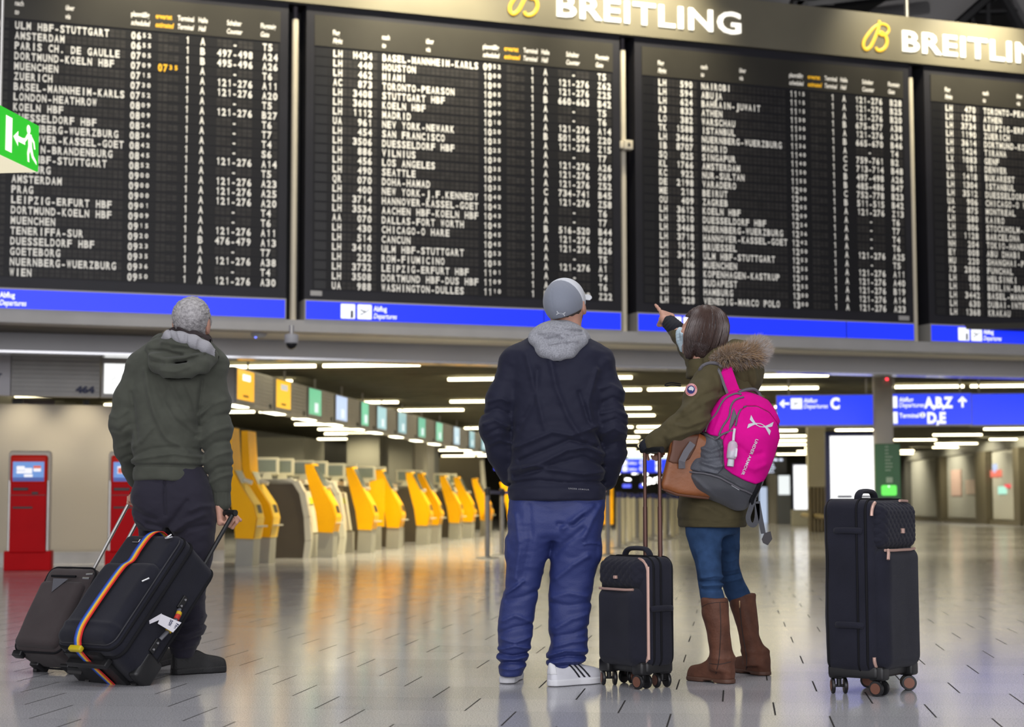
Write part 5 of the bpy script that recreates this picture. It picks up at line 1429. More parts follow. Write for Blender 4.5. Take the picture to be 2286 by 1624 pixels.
posB, fB = nets(headn, (HC.x - .14, HC.y - .15, HC.z - .26), (HC.x + .14, HC.y + .17, HC.z + .15), .0042)
mesh_obj('body', np.concatenate([posA, posB]), np.concatenate([fA, fB + len(posA)]), SKIN, man)
M['hair_dark'] = mat('hair_brown_short', (.055, .04, .032), .6, bump=(300, .5), var=(60, .4))
def chair(P):
    L = toL(P, HC, hR); d = headF(P, HC, hR, .97, ears=False, neck=False) - .004
    d = displace(P, d, lambda X, Y, Z: .003 * vnoise(X * 160, Y * 160, Z * 60, 3), .02)
    return np.maximum(d, np.maximum(np.maximum(L[1] - .012, -.088 - L[2]), L[2] + .005))
sdf('hair', chair, (HC.x - .11, HC.y - .14, HC.z - .13), (HC.x + .11, HC.y + .12, HC.z + .12), .004, M['hair_dark'], man)
# cap: grey crown, white front and brim turned to the front
def capF(P):
    L = toL(P, HC, kR); d = ell(L, (0, -.008, .029), (.092, .121, .105))
    d = smax(d, -(L[2] + .016 + (L[1] + .1) * .10), .008); return d
def crown(P):
    L = toL(P, HC, kR); d = capF(P); d = smax(d, L[1] - (-.004 + L[2] * .0), .004)
    g = np.minimum(np.abs(L[0]), np.minimum(np.abs(L[0] * .5 + (L[1] + .0) * .866), np.abs(L[0] * .5 - L[1] * .866)))
    return d + .0016 * np.exp(-(g / .002) ** 2)
def frontp(P):
    L = toL(P, HC, kR); return smax(capF(P) - .001, -(L[1] - (-.004 + L[2] * .0)), .004)
def brim(P):
    L = toL(P, HC, kR); x, y, z = L; zz = z - (-.005 + .16 * (y - .09) * -1 - 2.2 * x * x)
    d = np.abs(zz) - .0035; e = np.sqrt((x / .085) ** 2 + ((y - .07) / .105) ** 2) - 1
    return smax(smax(d, e * .085, .004), .07 - y, .004)
cb_lo = (HC.x - .17, HC.y - .17, HC.z - .12); cb_hi = (HC.x + .17, HC.y + .22, HC.z + .17)
cp = sdf('cap', crown, cb_lo, cb_hi, .004, M['cap_grey'], man)
sdf('cap_front', frontp, cb_lo, cb_hi, .004, M['cap_white'], cp); sdf('brim', brim, cb_lo, cb_hi, .0035, M['cap_white'], cp)
sdf('button', lambda P: ell(toL(P, HC, kR), (0, -.008, .123), (.009, .009, .006)), cb_lo, (cb_hi[0], cb_hi[1], HC.z + .16), .003, M['cap_grey'], cp)
def ua(cx, cy, s, ang, sq=1.0):
    """two crossing arcs, one opening up and one opening down, heavy at the ends (picture polygons)"""
    c, sn = math.cos(ang), math.sin(ang); out = []
    def tr(x, y): return (cx + (x * c - y * sn * sq) * s, cy + (x * sn + y * c * sq) * s)
    n = 16
    for sg in (1, -1):
        A, B = [], []
        for k in range(n + 1):
            x = -1 + 2 * k / n; e = abs(x); m = .17 - .60 * e ** 1.7; th = .055 + .42 * max(0, e - .25) ** 1.15
            if e > .99: th *= .9
            A.append(tr(x * (1.0 - .0 * e), sg * (m + th * .55))); B.append(tr(x, sg * (m - th)))
        for k in range(n): out.append([A[k], A[k + 1], B[k + 1], B[k]])
    return out
decal('emblem', ua(1252, 700, 9.5, math.radians(8), .75), cp, M['cap_white'], cp, .002)
# shoes
shoe('shoe', fl(1131, 1528), fl(1166, 1497), M['shoe_white'], M['sole_white'], man, L=.29, stripes=M['shoe_black'], side=1)
shoe('shoe', fl(1226, 1534), fl(1322, 1526), M['shoe_white'], M['sole_white'], man, L=.295, stripes=M['shoe_black'], side=1)
decal_text('hem_print', 'UNDER ARMOUR', (1269, 1093), (46, 3), (0, -3.2), bpy.data.objects['jacket'], mat('hem_silver', (.2, .2, .22), .4), man, lift=.002, sp=1.3)
# ------------------------------------------------------------------ grey haired man pulling two suitcases
Y1 = 8.28
def gw_(px, py, dy=0.0): return pt(px, py, Y1 + dy)
gman = thing('person', 'grey haired man in olive hooded jacket and dark trousers walking away, pulling suitcases', 'person', (fl(420, 1500).x, Y1, 0))
M['olive_grey'] = mat('olive_grey_cotton', (.066, .070, .056), .9, spec=.15, bump=(380, .2), var=(14, .12), sheen=.1)
M['lining'] = mat('lining_grey', (.34, .335, .36), .9, bump=(220, .3))
M['trouser_dark'] = mat('charcoal_trouser', (.024, .022, .034), .8, spec=.15, bump=(300, .15), sheen=.1)
M['sneaker_black'] = mat('sneaker_black', (.008, .008, .009), .6, bump=(200, .3))
M['scarf'] = mat('scarf_brown', (.030, .020, .022), .9, bump=(160, .4))
M['hair_grey'] = mat('hair_grey', (.36, .345, .35), .55, bump=(200, .5, (1, 1, .3)), var=(70, .35))
R_ = lambda l: rows(l, gw_)
jr2 = R_([(758, 352, 448, .07), (772, 334, 470, .09), (790, 312, 490, .105), (812, 296, 502, .12), (880, 294, 476, .14), (950, 295, 458, .145), (1010, 297, 452, .14), (1035, 296, 458, .145), (1044, 300, 453, .135), (1066, 300, 455, .14), (1074, 302, 453, .138)])
JF2 = foldset([([(336, 830), (345, 880), (360, 930), (385, 980), (430, 1010)], .014, .010), ([(352, 830), (372, 890), (400, 940), (440, 975)], .013, -.008), ([(395, 860), (415, 905), (440, 940)], .012, .007), ([(425, 860), (440, 900), (446, 950)], .010, -.006),
               ([(305, 1000), (330, 985), (352, 960)], .012, .008), ([(300, 1022), (350, 1005), (400, 1000), (450, 1005)], .009, -.006), ([(302, 1030), (350, 1022), (400, 1015), (452, 1022)], .009, .008), ([(300, 1040), (380, 1040), (455, 1042)], .006, -.008),
               ([(300, 880), (310, 930), (318, 990)], .012, -.006), ([(460, 850), (452, 900), (447, 960)], .008, -.008), ([(372, 850), (380, 870), (380, 890)], .012, -.006),
               ([(452, 930), (480, 905), (508, 895)], .010, .007), ([(455, 955), (480, 935), (512, 925)], .010, -.007), ([(455, 985), (485, 965), (515, 955)], .010, .007), ([(458, 1010), (485, 990), (516, 985)], .010, -.006), ([(462, 1035), (488, 1018), (516, 1010)], .009, .007), ([(466, 1060), (490, 1045), (516, 1040)], .008, -.007), ([(468, 1080), (495, 1066), (516, 1060)], .008, .007),
               ([(250, 930), (270, 935), (292, 920)], .010, .006), ([(255, 960), (275, 965), (296, 950)], .010, -.006), ([(262, 1000), (280, 995), (296, 985)], .009, .006), ([(270, 1025), (285, 1018), (298, 1015)], .008, -.005)], gw_)
def jacket2(P):
    d = loft(P, jr2, 2.4)
    la = [(gw_(312, 832), .072), (gw_(288, 895, -.01), .072), (gw_(279, 945, -.01), .072), (gw_(285, 1000, .06), .062), (gw_(298, 1050, .16), .048), (gw_(301, 1070, .19), .043)]
    ra = [(gw_(470, 838), .074), (gw_(480, 900, .0), .072), (gw_(483, 960, -.01), .072), (gw_(486, 1030, .0), .066), (gw_(494, 1090, .01), .052)]
    for a in (la, ra): d = smin(d, chain(P, a, .03), .022)
    d = smin(d, chain(P, [(gw_(318, 812), .055), (gw_(372, 772), .06), (gw_(440, 775), .06), (gw_(478, 812), .055)], .03), .05)
    d = displace(P, d, foldfn(JF2, ((15, 13, 22, .0045, 11), (40, 30, 55, .0018, 12))))
    return d
lo = gw_(235, 1105); hi = gw_(525, 745)
jk = sdf('jacket', jacket2, (lo.x, Y1 - .22, lo.z), (hi.x, Y1 + .26, hi.z), .006, M['olive_grey'], gman)
# ribbed cuff on the pulling arm
cu = lambda P: displace(P, chain(P, [(gw_(492, 1085, .01), .047), (gw_(496, 1124, .01), .043)], .01), lambda X, Y, Z: .0014 * np.sin(X * 420))
sdf('cuff', cu, (gw_(470, 1140).x, Y1 - .08, gw_(490, 1145).z), (gw_(522, 1070).x, Y1 + .1, gw_(490, 1065).z), .0045, M['olive_grey'], jk)
sdf('epaulette', lambda P: rbox(P, gw_(318, 787, -.03), (.035, .03, .008), .006, Rot((.9, .2, .45), (0, -.3, 1))), (gw_(300, 800).x, Y1 - .1, gw_(300, 802).z), (gw_(340, 800).x, Y1 + .05, gw_(300, 770).z), .004, M['olive_grey'], jk)
# big hood on the back, its pale lining and the dark scarf
def hood2(P):
    d = ell(P, gw_(410, 780, -.07), (.135, .10, .085))
    pts = [(gw_(342, 778, -.07), .035), (gw_(352, 812, -.14), .038), (gw_(378, 828, -.175), .040), (gw_(415, 828, -.175), .038), (gw_(452, 815, -.15), .036), (gw_(474, 800, -.09), .032)]
    d = smin(d, chain(P, pts, .03), .05)
    d = smin(d, chain(P, [(gw_(348, 780, -.06), .035), (gw_(368, 762, -.03), .032), (gw_(400, 758, -.06), .03), (gw_(440, 775, -.07), .03), (gw_(472, 795, -.06), .03)], .03), .03)
    FS = foldset([([(350, 800), (385, 810), (430, 805), (470, 795)], .010, .010), ([(345, 788), (380, 790), (420, 800)], .009, -.008), ([(355, 815), (390, 822), (430, 815)], .008, -.008), ([(375, 770), (420, 778), (460, 790)], .009, .007), ([(400, 785), (440, 785), (470, 798)], .008, -.007), ([(378, 835), (410, 838), (440, 828)], .008, .005)], gw_)
    return displace(P, d, foldfn(FS, ((24, 24, 34, .005, 14),)))
sdf('hood', hood2, (gw_(318, 860).x, Y1 - .28, gw_(400, 852).z), (gw_(495, 740).x, Y1 + .1, gw_(400, 738).z), .005, M['olive_grey'], jk)
def lin(P):
    d = chain(P, [(gw_(364, 762, -.08), .018), (gw_(378, 750, -.115), .026), (gw_(404, 755, -.145), .029), (gw_(432, 763, -.15), .030), (gw_(458, 776, -.135), .029), (gw_(478, 792, -.10), .022)], .02)
    FS = foldset([([(390, 745), (396, 765)], .006, -.006), ([(412, 750), (420, 772)], .006, .006), ([(430, 758), (432, 778)], .006, -.006), ([(455, 765), (450, 785)], .006, .005)], gw_)
    return displace(P, d, foldfn(FS))
sdf('hood_lining', lin, (gw_(350, 820).x, Y1 - .24, gw_(400, 815).z), (gw_(490, 740).x, Y1 + .04, gw_(400, 735).z), .0045, M['lining'], jk)
def scf(P):
    d = chain(P, [(gw_(388, 748, -.03), .030), (gw_(404, 752, -.085), .034), (gw_(430, 757, -.095), .036), (gw_(452, 764, -.07), .032), (gw_(458, 762, .03), .03), (gw_(430, 752, .10), .03), (gw_(396, 748, .07), .03), (gw_(388, 748, -.03), .03)], .03)
    FS = foldset([([(390, 742), (420, 752), (455, 772)], .007, -.008), ([(405, 735), (430, 748), (458, 756)], .006, .007), ([(425, 738), (440, 752), (445, 770)], .006, -.006)], gw_)
    return displace(P, d, foldfn(FS, ((40, 40, 60, .004, 15),)))
sdf('scarf', scf, (gw_(370, 800).x, Y1 - .16, gw_(400, 798).z), (gw_(475, 720).x, Y1 + .16, gw_(400, 722).z), .0045, M['scarf'], gman)
# trousers: the right leg trails, toes on the floor; the left leg is already ahead
rl_ = R_([(1050, 375, 452, .115), (1090, 378, 470, .125), (1130, 378, 478, .13), (1170, 384, 480, .12), (1240, 396, 474, .105), (1300, 398, 462, .095), (1341, 394, 456, .09), (1380, 388, 459, .09), (1400, 386, 459, .088), (1425, 382, 450, .085), (1448, 381, 438, .08), (1470, 384, 433, .075)])
ll_ = [(z, cx, cy + .16, a, b) for z, cx, cy, a, b in R_([(1050, 303, 392, .115), (1090, 298, 394, .125), (1130, 295, 394, .13), (1170, 293, 392, .12), (1240, 300, 384, .105), (1300, 305, 376, .095), (1380, 312, 372, .09), (1450, 318, 372, .085)])]
TF2 = foldset([([(340, 1170), (380, 1180), (400, 1160), (430, 1120)], .014, -.010), ([(310, 1160), (340, 1178), (370, 1185)], .012, .007), ([(400, 1185), (430, 1165), (465, 1150)], .012, .008), ([(395, 1200), (430, 1180), (470, 1172)], .010, -.007), ([(300, 1130), (330, 1150), (360, 1160)], .012, -.006), ([(440, 1140), (460, 1130), (478, 1130)], .01, .006), ([(379, 1075), (380, 1110), (382, 1150)], .006, -.010),
               ([(390, 1378), (420, 1390), (458, 1376)], .008, .008), ([(388, 1392), (420, 1402), (460, 1392)], .008, -.008), ([(384, 1408), (420, 1416), (455, 1402)], .008, .009), ([(382, 1424), (415, 1432), (448, 1420)], .007, -.008), ([(382, 1440), (410, 1446), (440, 1438)], .007, .008), ([(400, 1340), (430, 1350), (455, 1335)], .01, .006)], gw_)
def trousers2(P):
    d = smin(loft(P, rl_, 2.3), loft(P, ll_, 2.3), .03)
    d = smin(d, loft(P, R_([(1045, 306, 450, .115), (1090, 300, 470, .13), (1140, 296, 478, .135), (1185, 310, 466, .12)]), 2.3), .03)
    for c in (340, 420): d = smin(d, ell(P, gw_(c, 1112, -.06), (.09, .08, .10)), .04)
    return displace(P, d, foldfn(TF2, ((14, 12, 24, .004, 16), (34, 28, 60, .0018, 17))))
lo = gw_(282, 1485); hi = gw_(492, 1040)
sdf('trousers', trousers2, (lo.x, Y1 - .2, max(.02, lo.z)), (hi.x, Y1 + .36, hi.z), .006, M['trouser_dark'], gman)
shoe('shoe', fl(383, 1508), fl(490, 1501), M['sneaker_black'], M['sneaker_black'], gman, L=.285, high=.098, wd=.052)
hl = fl(335, 1492); shoe('shoe', hl, (hl.x + .05, hl.y + .3, 0), M['sneaker_black'], M['sneaker_black'], gman, L=.285, high=.098)
# head, hands, body
GH = gw_(429, 722); gR = Rot((.10, .95, .24), (.10, 0, 1))
GRIP = gw_(497, 1144, .02); GRIP2 = gw_(517, 1141, -.01)
hH = hand_pts(gw_(494, 1126, .01), (.10, .03, -1), (.35, .94, 0), (.94, -.2, 0), curl=(1.15, 1.2, 1.25, 1.3), thumb=(.8, .8))
hH2 = hand_pts(gw_(302, 1072, .20), (.35, .15, -1), (-.3, .9, 0), (-.9, -.3, 0), curl=(1.15, 1.2, 1.25, 1.3), thumb=(.8, .8))
def bodyG(P):
    d = loft(P, R_([(775, 345, 455, .07), (830, 315, 470, .09), (950, 318, 440, .09), (1050, 320, 435, .09), (1150, 325, 440, .08)]), 2.2)
    d = smin(d, chain(P, [(gw_(318, 835), .045), (gw_(282, 945, -.01), .038), (gw_(302, 1072, .20), .028)], .02), .02)
    d = smin(d, chain(P, [(gw_(466, 838), .045), (gw_(483, 960, -.01), .038), (gw_(494, 1126, .01), .028)], .02), .02)
    d = smin(d, chain(P, [(gw_(420, 1150), .07), (gw_(425, 1330), .05), (gw_(400, 1490), .034)], .02), .03)
    return smin(d, chain(P, [(gw_(345, 1150, .15), .06), (gw_(342, 1330, .18), .045), (gw_(342, 1478, .2), .034)], .02), .03)
bA = nets(bodyG, (gw_(235, 1500).x, Y1 - .14, .06), (gw_(520, 1500).x, Y1 + .3, gw_(400, 765).z), .012)
bB = nets(lambda P: smin(headF(P, GH, gR, 1.03), chain(P, [(gw_(428, 745, .02), .056), (gw_(418, 785, .03), .07)], .02), .03), (GH.x - .14, GH.y - .16, GH.z - .2), (GH.x + .14, GH.y + .18, GH.z + .16), .0045)
bC = []
for H in (hH, hH2):
    w_ = H[0]; bC.append(nets(lambda P: handF(P, H), (w_.x - .10, w_.y - .10, w_.z - .20), (w_.x + .12, w_.y + .12, w_.z + .07), .0026))
pos_, f_, o_ = [], [], 0
for p_, q_ in [bA, bB] + bC:
    pos_.append(p_); f_.append(q_ + o_); o_ += len(p_)
mesh_obj('body', np.concatenate(pos_), np.concatenate(f_), SKIN, gman)
def hairF(P):
    L = toL(P, GH, gR); d = headF(P, GH, gR, 1.03, ears=False, neck=False) - .011
    d = smin(d, ell(L, (0, -.05, .055), (.075, .075, .06)), .03)
    def fn(X, Y, Z):
        l0, l1, l2 = toL((X, Y, Z), GH, gR)
        a = np.arctan2(l0 - .008, l2 - .075 + .0); r = np.hypot(l0 - .008, l2 - .075)
        return .0030 * vnoise(a * 16, r * 26, l1 * 30, 21) * 2 + .0016 * vnoise(a * 40, r * 30, l1 * 30, 22) * 2
    d = displace(P, d, fn, .03)
    ear = np.sqrt((np.abs(L[0]) - .085) ** 2 + (L[1] + .01) ** 2 + ((L[2] + .005) * .7) ** 2) - .030
    cut = np.maximum(np.maximum(L[1] - (.055 + .5 * np.maximum(L[2] - .03, 0)), -.083 - L[2] + .0), np.maximum(.0 - 1 + 0 * L[0], L[1] - .012 - (L[2] + .02) * 1.2 + 0))
    return np.maximum(np.maximum(d, cut), -ear)
sdf('hair', hairF, (GH.x - .13, GH.y - .15, GH.z - .14), (GH.x + .13, GH.y + .14, GH.z + .15), .0035, M['hair_grey'], gman)
# ------------------------------------------------------------------ luggage
M['case_black'] = mat('case_black_fabric', (.0165, .017, .027), .85, spec=.15, bump=(520, .35), var=(5, .18), sheen=.1)
M['case_black2'] = mat('case_black_canvas', (.0135, .014, .022), .8, spec=.15, bump=(420, .3), var=(5, .15), sheen=.1)
M['case_taupe'] = mat('case_taupe', (.050, .040, .041), .85, spec=.15, bump=(420, .3), var=(6, .12), sheen=.1)
M['piping'] = mat('black_piping', (.006, .006, .008), .7, spec=.2)
M['pipe_grey'] = mat('grey_piping', (.10, .10, .115), .5)
M['plastic'] = mat('black_plastic', (.010, .010, .011), .4)
M['rose'] = mat('rose_gold_trim', (.62, .40, .33), .38, metal=.35)
M['rosehub'] = mat('rose_hub', (.20, .085, .055), .4, metal=.3)
M['steel'] = mat('steel', (.6, .6, .62), .3, metal=1)
M['copper_bar'] = mat('copper_bar', (.115, .055, .042), .35, metal=.5)
def rloop(w, h, r, n=6):
    o = []
    for cx, cz, a0 in ((w / 2 - r, h / 2 - r, 0), (-w / 2 + r, h / 2 - r, 90), (-w / 2 + r, -h / 2 + r, 180), (w / 2 - r, -h / 2 + r, 270)):
        for k in range(n + 1):
            a = math.radians(a0 + 90 * k / n); o.append((cx + r * math.cos(a), cz + r * math.sin(a)))
    return o
def soft_case(name, t, w, d, h, z0, m, r=.045, bulge=.012, seed=0, vox=.007, yc=0.0, amp=.0025):
    def F(P):
        q = rbox(P, (0, yc, z0 + h / 2), (w / 2, d / 2, h / 2), r)
        fx = 1 - (P[0] / (w / 2)) ** 2; fz = 1 - ((P[2] - z0 - h / 2) / (h / 2)) ** 2
        q = q - bulge * np.clip(fx, 0, 1) * np.clip(fz, 0, 1) * (np.abs(P[1] - yc) > d * .3)
        return displace(P, q, lambda X, Y, Z: amp * (vnoise(X * 11, Y * 11, Z * 9, seed) * 2 + .6 * vnoise(X * 26, Y * 26, Z * 18, seed + 1)))
    pos, fc = nets(F, (-w / 2 - .04, yc - d / 2 - .04, z0 - .02), (w / 2 + .04, yc + d / 2 + .04, z0 + h + .02), vox)
    o = mesh_obj(name, pos, fc, m); o.parent = t; return o
def twin_wheel(t, x, y, r=.030, axle=0.0, gap=.018, tw=.016, name='wheel', zoff=0):
    c, s = math.cos(axle), math.sin(axle); RM = Matrix.Translation((x, y, r + zoff)) @ Matrix.Rotation(axle, 4, 'Z') @ Matrix.Rotation(math.pi / 2, 4, 'Y')
    mb = MB()
    for k in (-1, 1):
        a = k * gap; b = k * (gap + tw); lo_, hi_ = min(a, b) - 0, max(a, b)
        mb.lathe([(r * .55, lo_), (r * .94, lo_ + .001), (r, lo_ + .004), (r, hi_ - .004), (r * .94, hi_ - .001), (r * .55, hi_)], 22, M=RM)
    o = mb.build(name, M['plastic'], t, smooth=True)
    hb = MB()
    for k in (-1, 1):
        z = k * (gap + tw); hb.lathe([(r * .70, min(z, z + k * .002)), (r * .66, max(z, z + k * .002))], 20, M=RM)
    hb.build('hub', M['rosehub'], o, smooth=True)
    MB().tube([(x, y, r + zoff), (x - .012 * s * 0, y, r * 2.1 + zoff)], .011, 10).box(x - .014, x + .014, y - .014, y + .014, r * 1.9 + zoff, r * 2.5 + zoff).tube([RM @ Vector((0, 0, -gap - tw)), RM @ Vector((0, 0, gap + tw))], .006, 8).build('fork', M['plastic'], o)
    return o

# ---- big black case with the rainbow strap, tilted, towed by the grey haired man
CW, CDp, CLh, CZ0 = .40, .32, .66, .03
def case_tilt(name, label, o, tilt, yaw):
    t = thing(name, label, 'suitcase', tuple(o)); t.rotation_euler = (-math.radians(tilt), 0, math.radians(yaw)); return t
cA = case_tilt('suitcase', 'big black soft suitcase tilted on two wheels, wrapped in a rainbow strap', fl(241, 1528), 42, -35)
YB, YF = .05, .05 - CDp
soft_case('shell', cA, CW, CDp - .025, CLh, CZ0, M['case_black2'], .05, .006, 3, yc=YF + .025 + (CDp - .025) / 2)
def pocket(P):
    q = rbox(P, (0, YF + .045, CZ0 + CLh * .37), (CW / 2 - .022, .055, CLh * .345), .04); return displace(P, q, lambda X, Y, Z: .005 * vnoise(X * 12, Y * 10, Z * 10, 8) * 2 - .006 * np.exp(-((Z - CZ0 - .10) / .012) ** 2))
def flap(P):
    q = rbox(P, (0, YF + .055, CZ0 + CLh * .82), (CW / 2 - .020, .045, CLh * .165), .035); return displace(P, q, lambda X, Y, Z: .004 * vnoise(X * 12, Y * 10, Z * 14, 9) * 2)
for nm, fn in (('front_pocket', pocket), ('top_pocket', flap)):
    p_, f_ = nets(fn, (-.22, YF - .03, CZ0 - .01), (.22, YF + .13, CZ0 + CLh + .02), .006); mesh_obj(nm, p_, f_, M['case_black2']).parent = cA
def loop_tube(t, name, w, h, r, y, zc, rad, m, n=8):
    lp = rloop(w, h, r); return MB().tube([(a, y, zc + b) for a, b in lp + lp[:1]], rad, n).build(name, m, t, smooth=True)
loop_tube(cA, 'front_piping', CW - .008, CLh - .008, .055, YF + .055, CZ0 + CLh / 2, .0065, M['piping'])
loop_tube(cA, 'inner_piping', CW - .03, CLh - .03, .05, YF + .034, CZ0 + CLh / 2, .0035, mat('dark_piping', (.03, .03, .036), .6))
loop_tube(cA, 'zip', CW + .004, CLh + .004, .055, YF + .10, CZ0 + CLh / 2, .008, M['piping'])
loop_tube(cA, 'back_piping', CW + .002, CLh + .002, .055, YB - .035, CZ0 + CLh / 2, .007, M['piping'])
mb = MB()
for (x, z, a) in ((.165, CZ0 + CLh - .045, .5), (.145, CZ0 + CLh - .03, 1.2), (.19, CZ0 + CLh * .56, .9), (-.195, CZ0 + CLh * .58, .3), (-.20, CZ0 + CLh * .54, .2)):
    mb.tube([(x, YF - .004, z), (x - .034 * math.cos(a), YF - .012, z - .034 * math.sin(a))], .005, 8)
mb.build('zip_puller', M['steel'], cA, smooth=True)
MB().bbox(-.09, -.045, YF + .0, YF + .012, CZ0 + CLh - .075, CZ0 + CLh - .055, .003).build('badge', M['steel'], cA)
# corner guards, skid plate and wheels
for sx in (-1, 1):
    MB().bbox(sx * (CW / 2 - .05), sx * (CW / 2 + .008), YB - .11, YB + .008, CZ0 - .012, CZ0 + .13, .02).build('corner_guard', M['plastic'], cA, smooth=True)
    RM = Matrix.Translation((sx * .155, YB - .012, CZ0 - .006)) @ Matrix.Rotation(math.pi / 2, 4, 'Y')
    MB().lathe([(.02, -.016), (.036, -.014), (.036, .014), (.02, .016)], 20, M=RM).build('wheel', M['plastic'], cA, smooth=True)
MB().prism([(-.12, YF + .06), (.10, YF + .06), (.12, YB - .02), (-.12, YB - .02)], CZ0 - .025, CZ0 - .008, 'xy').build('skid_plate', M['plastic'], cA)
MB().bbox(-.13, .13, YF + .10, YF + .13, CZ0 - .05, CZ0 - .0, .006).build('stand_bar', M['plastic'], cA)
# side handle with studded ends + telescopic tow handle
for k, zz in enumerate((CZ0 + CLh * .62, CZ0 + CLh * .24)):
    hd = MB().bbox(CW / 2 - .004, CW / 2 + .010, YB - .115, YB - .085, zz - .035, zz + .035, .004).build('handle_anchor', M['plastic'], cA)
    s_ = MB()
    for q in (-.018, .018): s_.lathe([(.006, 0), (.0055, .004), (.001, .005)], 10, M=Matrix.Translation((CW / 2 + .010, YB - .10, zz + q)) @ Matrix.Rotation(math.pi / 2, 4, 'Y'))
    s_.build('stud', M['steel'], hd, smooth=True)
MB().tube([(CW / 2 + .012, YB - .10, CZ0 + CLh * .56), (CW / 2 + .030, YB - .10, CZ0 + CLh * .50), (CW / 2 + .034, YB - .10, CZ0 + CLh * .40), (CW / 2 + .012, YB - .10, CZ0 + CLh * .30)], .012, 10, flat=(1, .7)).build('side_handle', M['pipe_grey'], cA, smooth=True)
MB().tube([(CW / 2 + .029, YB - .10, CZ0 + CLh * .51), (CW / 2 + .032, YB - .10, CZ0 + CLh * .475)], .0135, 10).build('red_band', mat('band_red', (.5, .03, .02), .6), cA, smooth=True)
MB().tube([(CW / 2 + .024, YB - .10, CZ0 + CLh * .535), (CW / 2 + .029, YB - .10, CZ0 + CLh * .51)], .0135, 10).tube([(CW / 2 + .034, YB - .10, CZ0 + CLh * .41), (CW / 2 + .030, YB - .10, CZ0 + CLh * .37)], .016, 10).build('yellow_band', mat('band_yellow', (.6, .38, .01), .6), cA, smooth=True)
MA = Matrix.Translation(cA.location) @ cA.rotation_euler.to_matrix().to_4x4(); MAi = MA.inverted()
# tow bars run along the case to the man's fist
g0 = MAi @ gw_(506, 1146, -.01); HLz = g0.z; HLy = g0.y
barx = .075
p0 = MAi @ pt(455, 1236, 8.05)
MB().tube([(barx + .02, YB - .02, CZ0 + CLh - .1), (g0.x + .045, HLy, HLz)], .0105, 10).tube([(-barx + .01, YB - .02, CZ0 + CLh - .1), (g0.x - .10, HLy, HLz)], .0105, 10).build('tow_bar', M['plastic'], cA, smooth=True)
MB().tube([(g0.x - .12, HLy, HLz), (g0.x + .06, HLy, HLz)], .016, 12).build('tow_grip', M['plastic'], cA, smooth=True)
# rainbow strap: its own thing, lying around the case
strap = thing('luggage_strap', 'rainbow striped luggage strap around the big black tilted suitcase', 'strap', tuple(cA.location)); strap.rotation_euler = cA.rotation_euler
path = [(.02, YB - .10, CZ0 + CLh + .012), (.02, YF + .06, CZ0 + CLh + .014), (.018, YF + .012, CZ0 + CLh - .002), (.015, YF - .012, CZ0 + CLh - .05), (.012, YF - .015, CZ0 + CLh * .8), (.010, YF - .012, CZ0 + CLh * .70), (.006, YF - .030, CZ0 + CLh * .62), (.0, YF - .032, CZ0 + CLh * .45), (-.004, YF - .030, CZ0 + CLh * .25), (-.006, YF - .026, CZ0 + CLh * .12), (-.008, YF - .012, CZ0 + .035), (-.008, YF + .012, CZ0 - .0), (.0, YF + .06, CZ0 - .028), (.03, YB - .02, CZ0 - .030)]
def smooth_path(p, n=5):
    o = []
    for i in range(len(p) - 1):
        P4 = [Vector(p[max(i - 1, 0)]), Vector(p[i]), Vector(p[i + 1]), Vector(p[min(i + 2, len(p) - 1)])]
        for k in range(n):
            t = k / n; o.append(.5 * ((2 * P4[1]) + (P4[2] - P4[0]) * t + (2 * P4[0] - 5 * P4[1] + 4 * P4[2] - P4[3]) * t * t + (3 * P4[1] - P4[0] - 3 * P4[2] + P4[3]) * t ** 3))
    return o + [Vector(p[-1])]
sp_ = smooth_path(path); cen = Vector((0, YF + .14, CZ0 + CLh / 2))
stripe_c = [srgb(40, 60, 160), srgb(62, 120, 205), srgb(245, 200, 60), srgb(240, 150, 40), srgb(214, 36, 40)]
sw = .0095
for i, c in enumerate(stripe_c):
    mb = MB(); off = (i - 2) * sw
    # outward normal from the case centre
    nr = []
    for p in sp_:
        v = Vector((0, p.y - cen.y, p.z - cen.z)); q = Vector((0, v.y / (CDp / 2), v.z / (CLh / 2))); q = Vector((0, q.y if abs(q.y) > abs(q.z) else 0, q.z if abs(q.z) >= abs(q.y) else 0)); nr.append(tuple(q.normalized()))
    mb.strip([(p.x + off, p.y, p.z) for p in sp_], nr, sw, .003)
    mb.build(('blue', 'light_blue', 'yellow', 'orange', 'red')[i] + '_stripe', mat('strap_%d' % i, c, .6, bump=(300, .2)), strap)
MB().bbox(-.045, .035, YF + .004, YF + .030, CZ0 - .040, CZ0 - .012, .008).build('buckle', mat('buckle_yellow', (.55, .42, .01), .4), strap, smooth=True)
# paper bag tag hanging from the side handle
tg = thing('luggage_tag', 'white airline paper tag hanging on the side handle of the big black suitcase', 'tag', (0, 0, 0))
Lp = lambda px, py, Y: pt(px, py, Y)
ty = (MA @ Vector((CW / 2 + .045, YB - .10, CZ0 + CLh * .36))).y - .012
a, b2, c, d_ = Lp(361, 1372, ty), Lp(405, 1391, ty - .02), Lp(386, 1413, ty - .03), Lp(352, 1393, ty - .01)
mb = MB(); nn = Vector((0, -.0015, 0))
mb.add([a, b2, c, d_, a - nn * 2, b2 - nn * 2, c - nn * 2, d_ - nn * 2], [(0, 1, 2, 3), (7, 6, 5, 4), (0, 4, 5, 1), (1, 5, 6, 2), (2, 6, 7, 3), (3, 7, 4, 0)]); sh_t = mb.build('sheet', mat('tag_paper', (.62, .60, .64), .6), tg)
e0, e1, e2, e3 = Lp(361, 1370, ty), Lp(358, 1384, ty - .004), Lp(334, 1394, ty - .03), Lp(333, 1386, ty - .03)
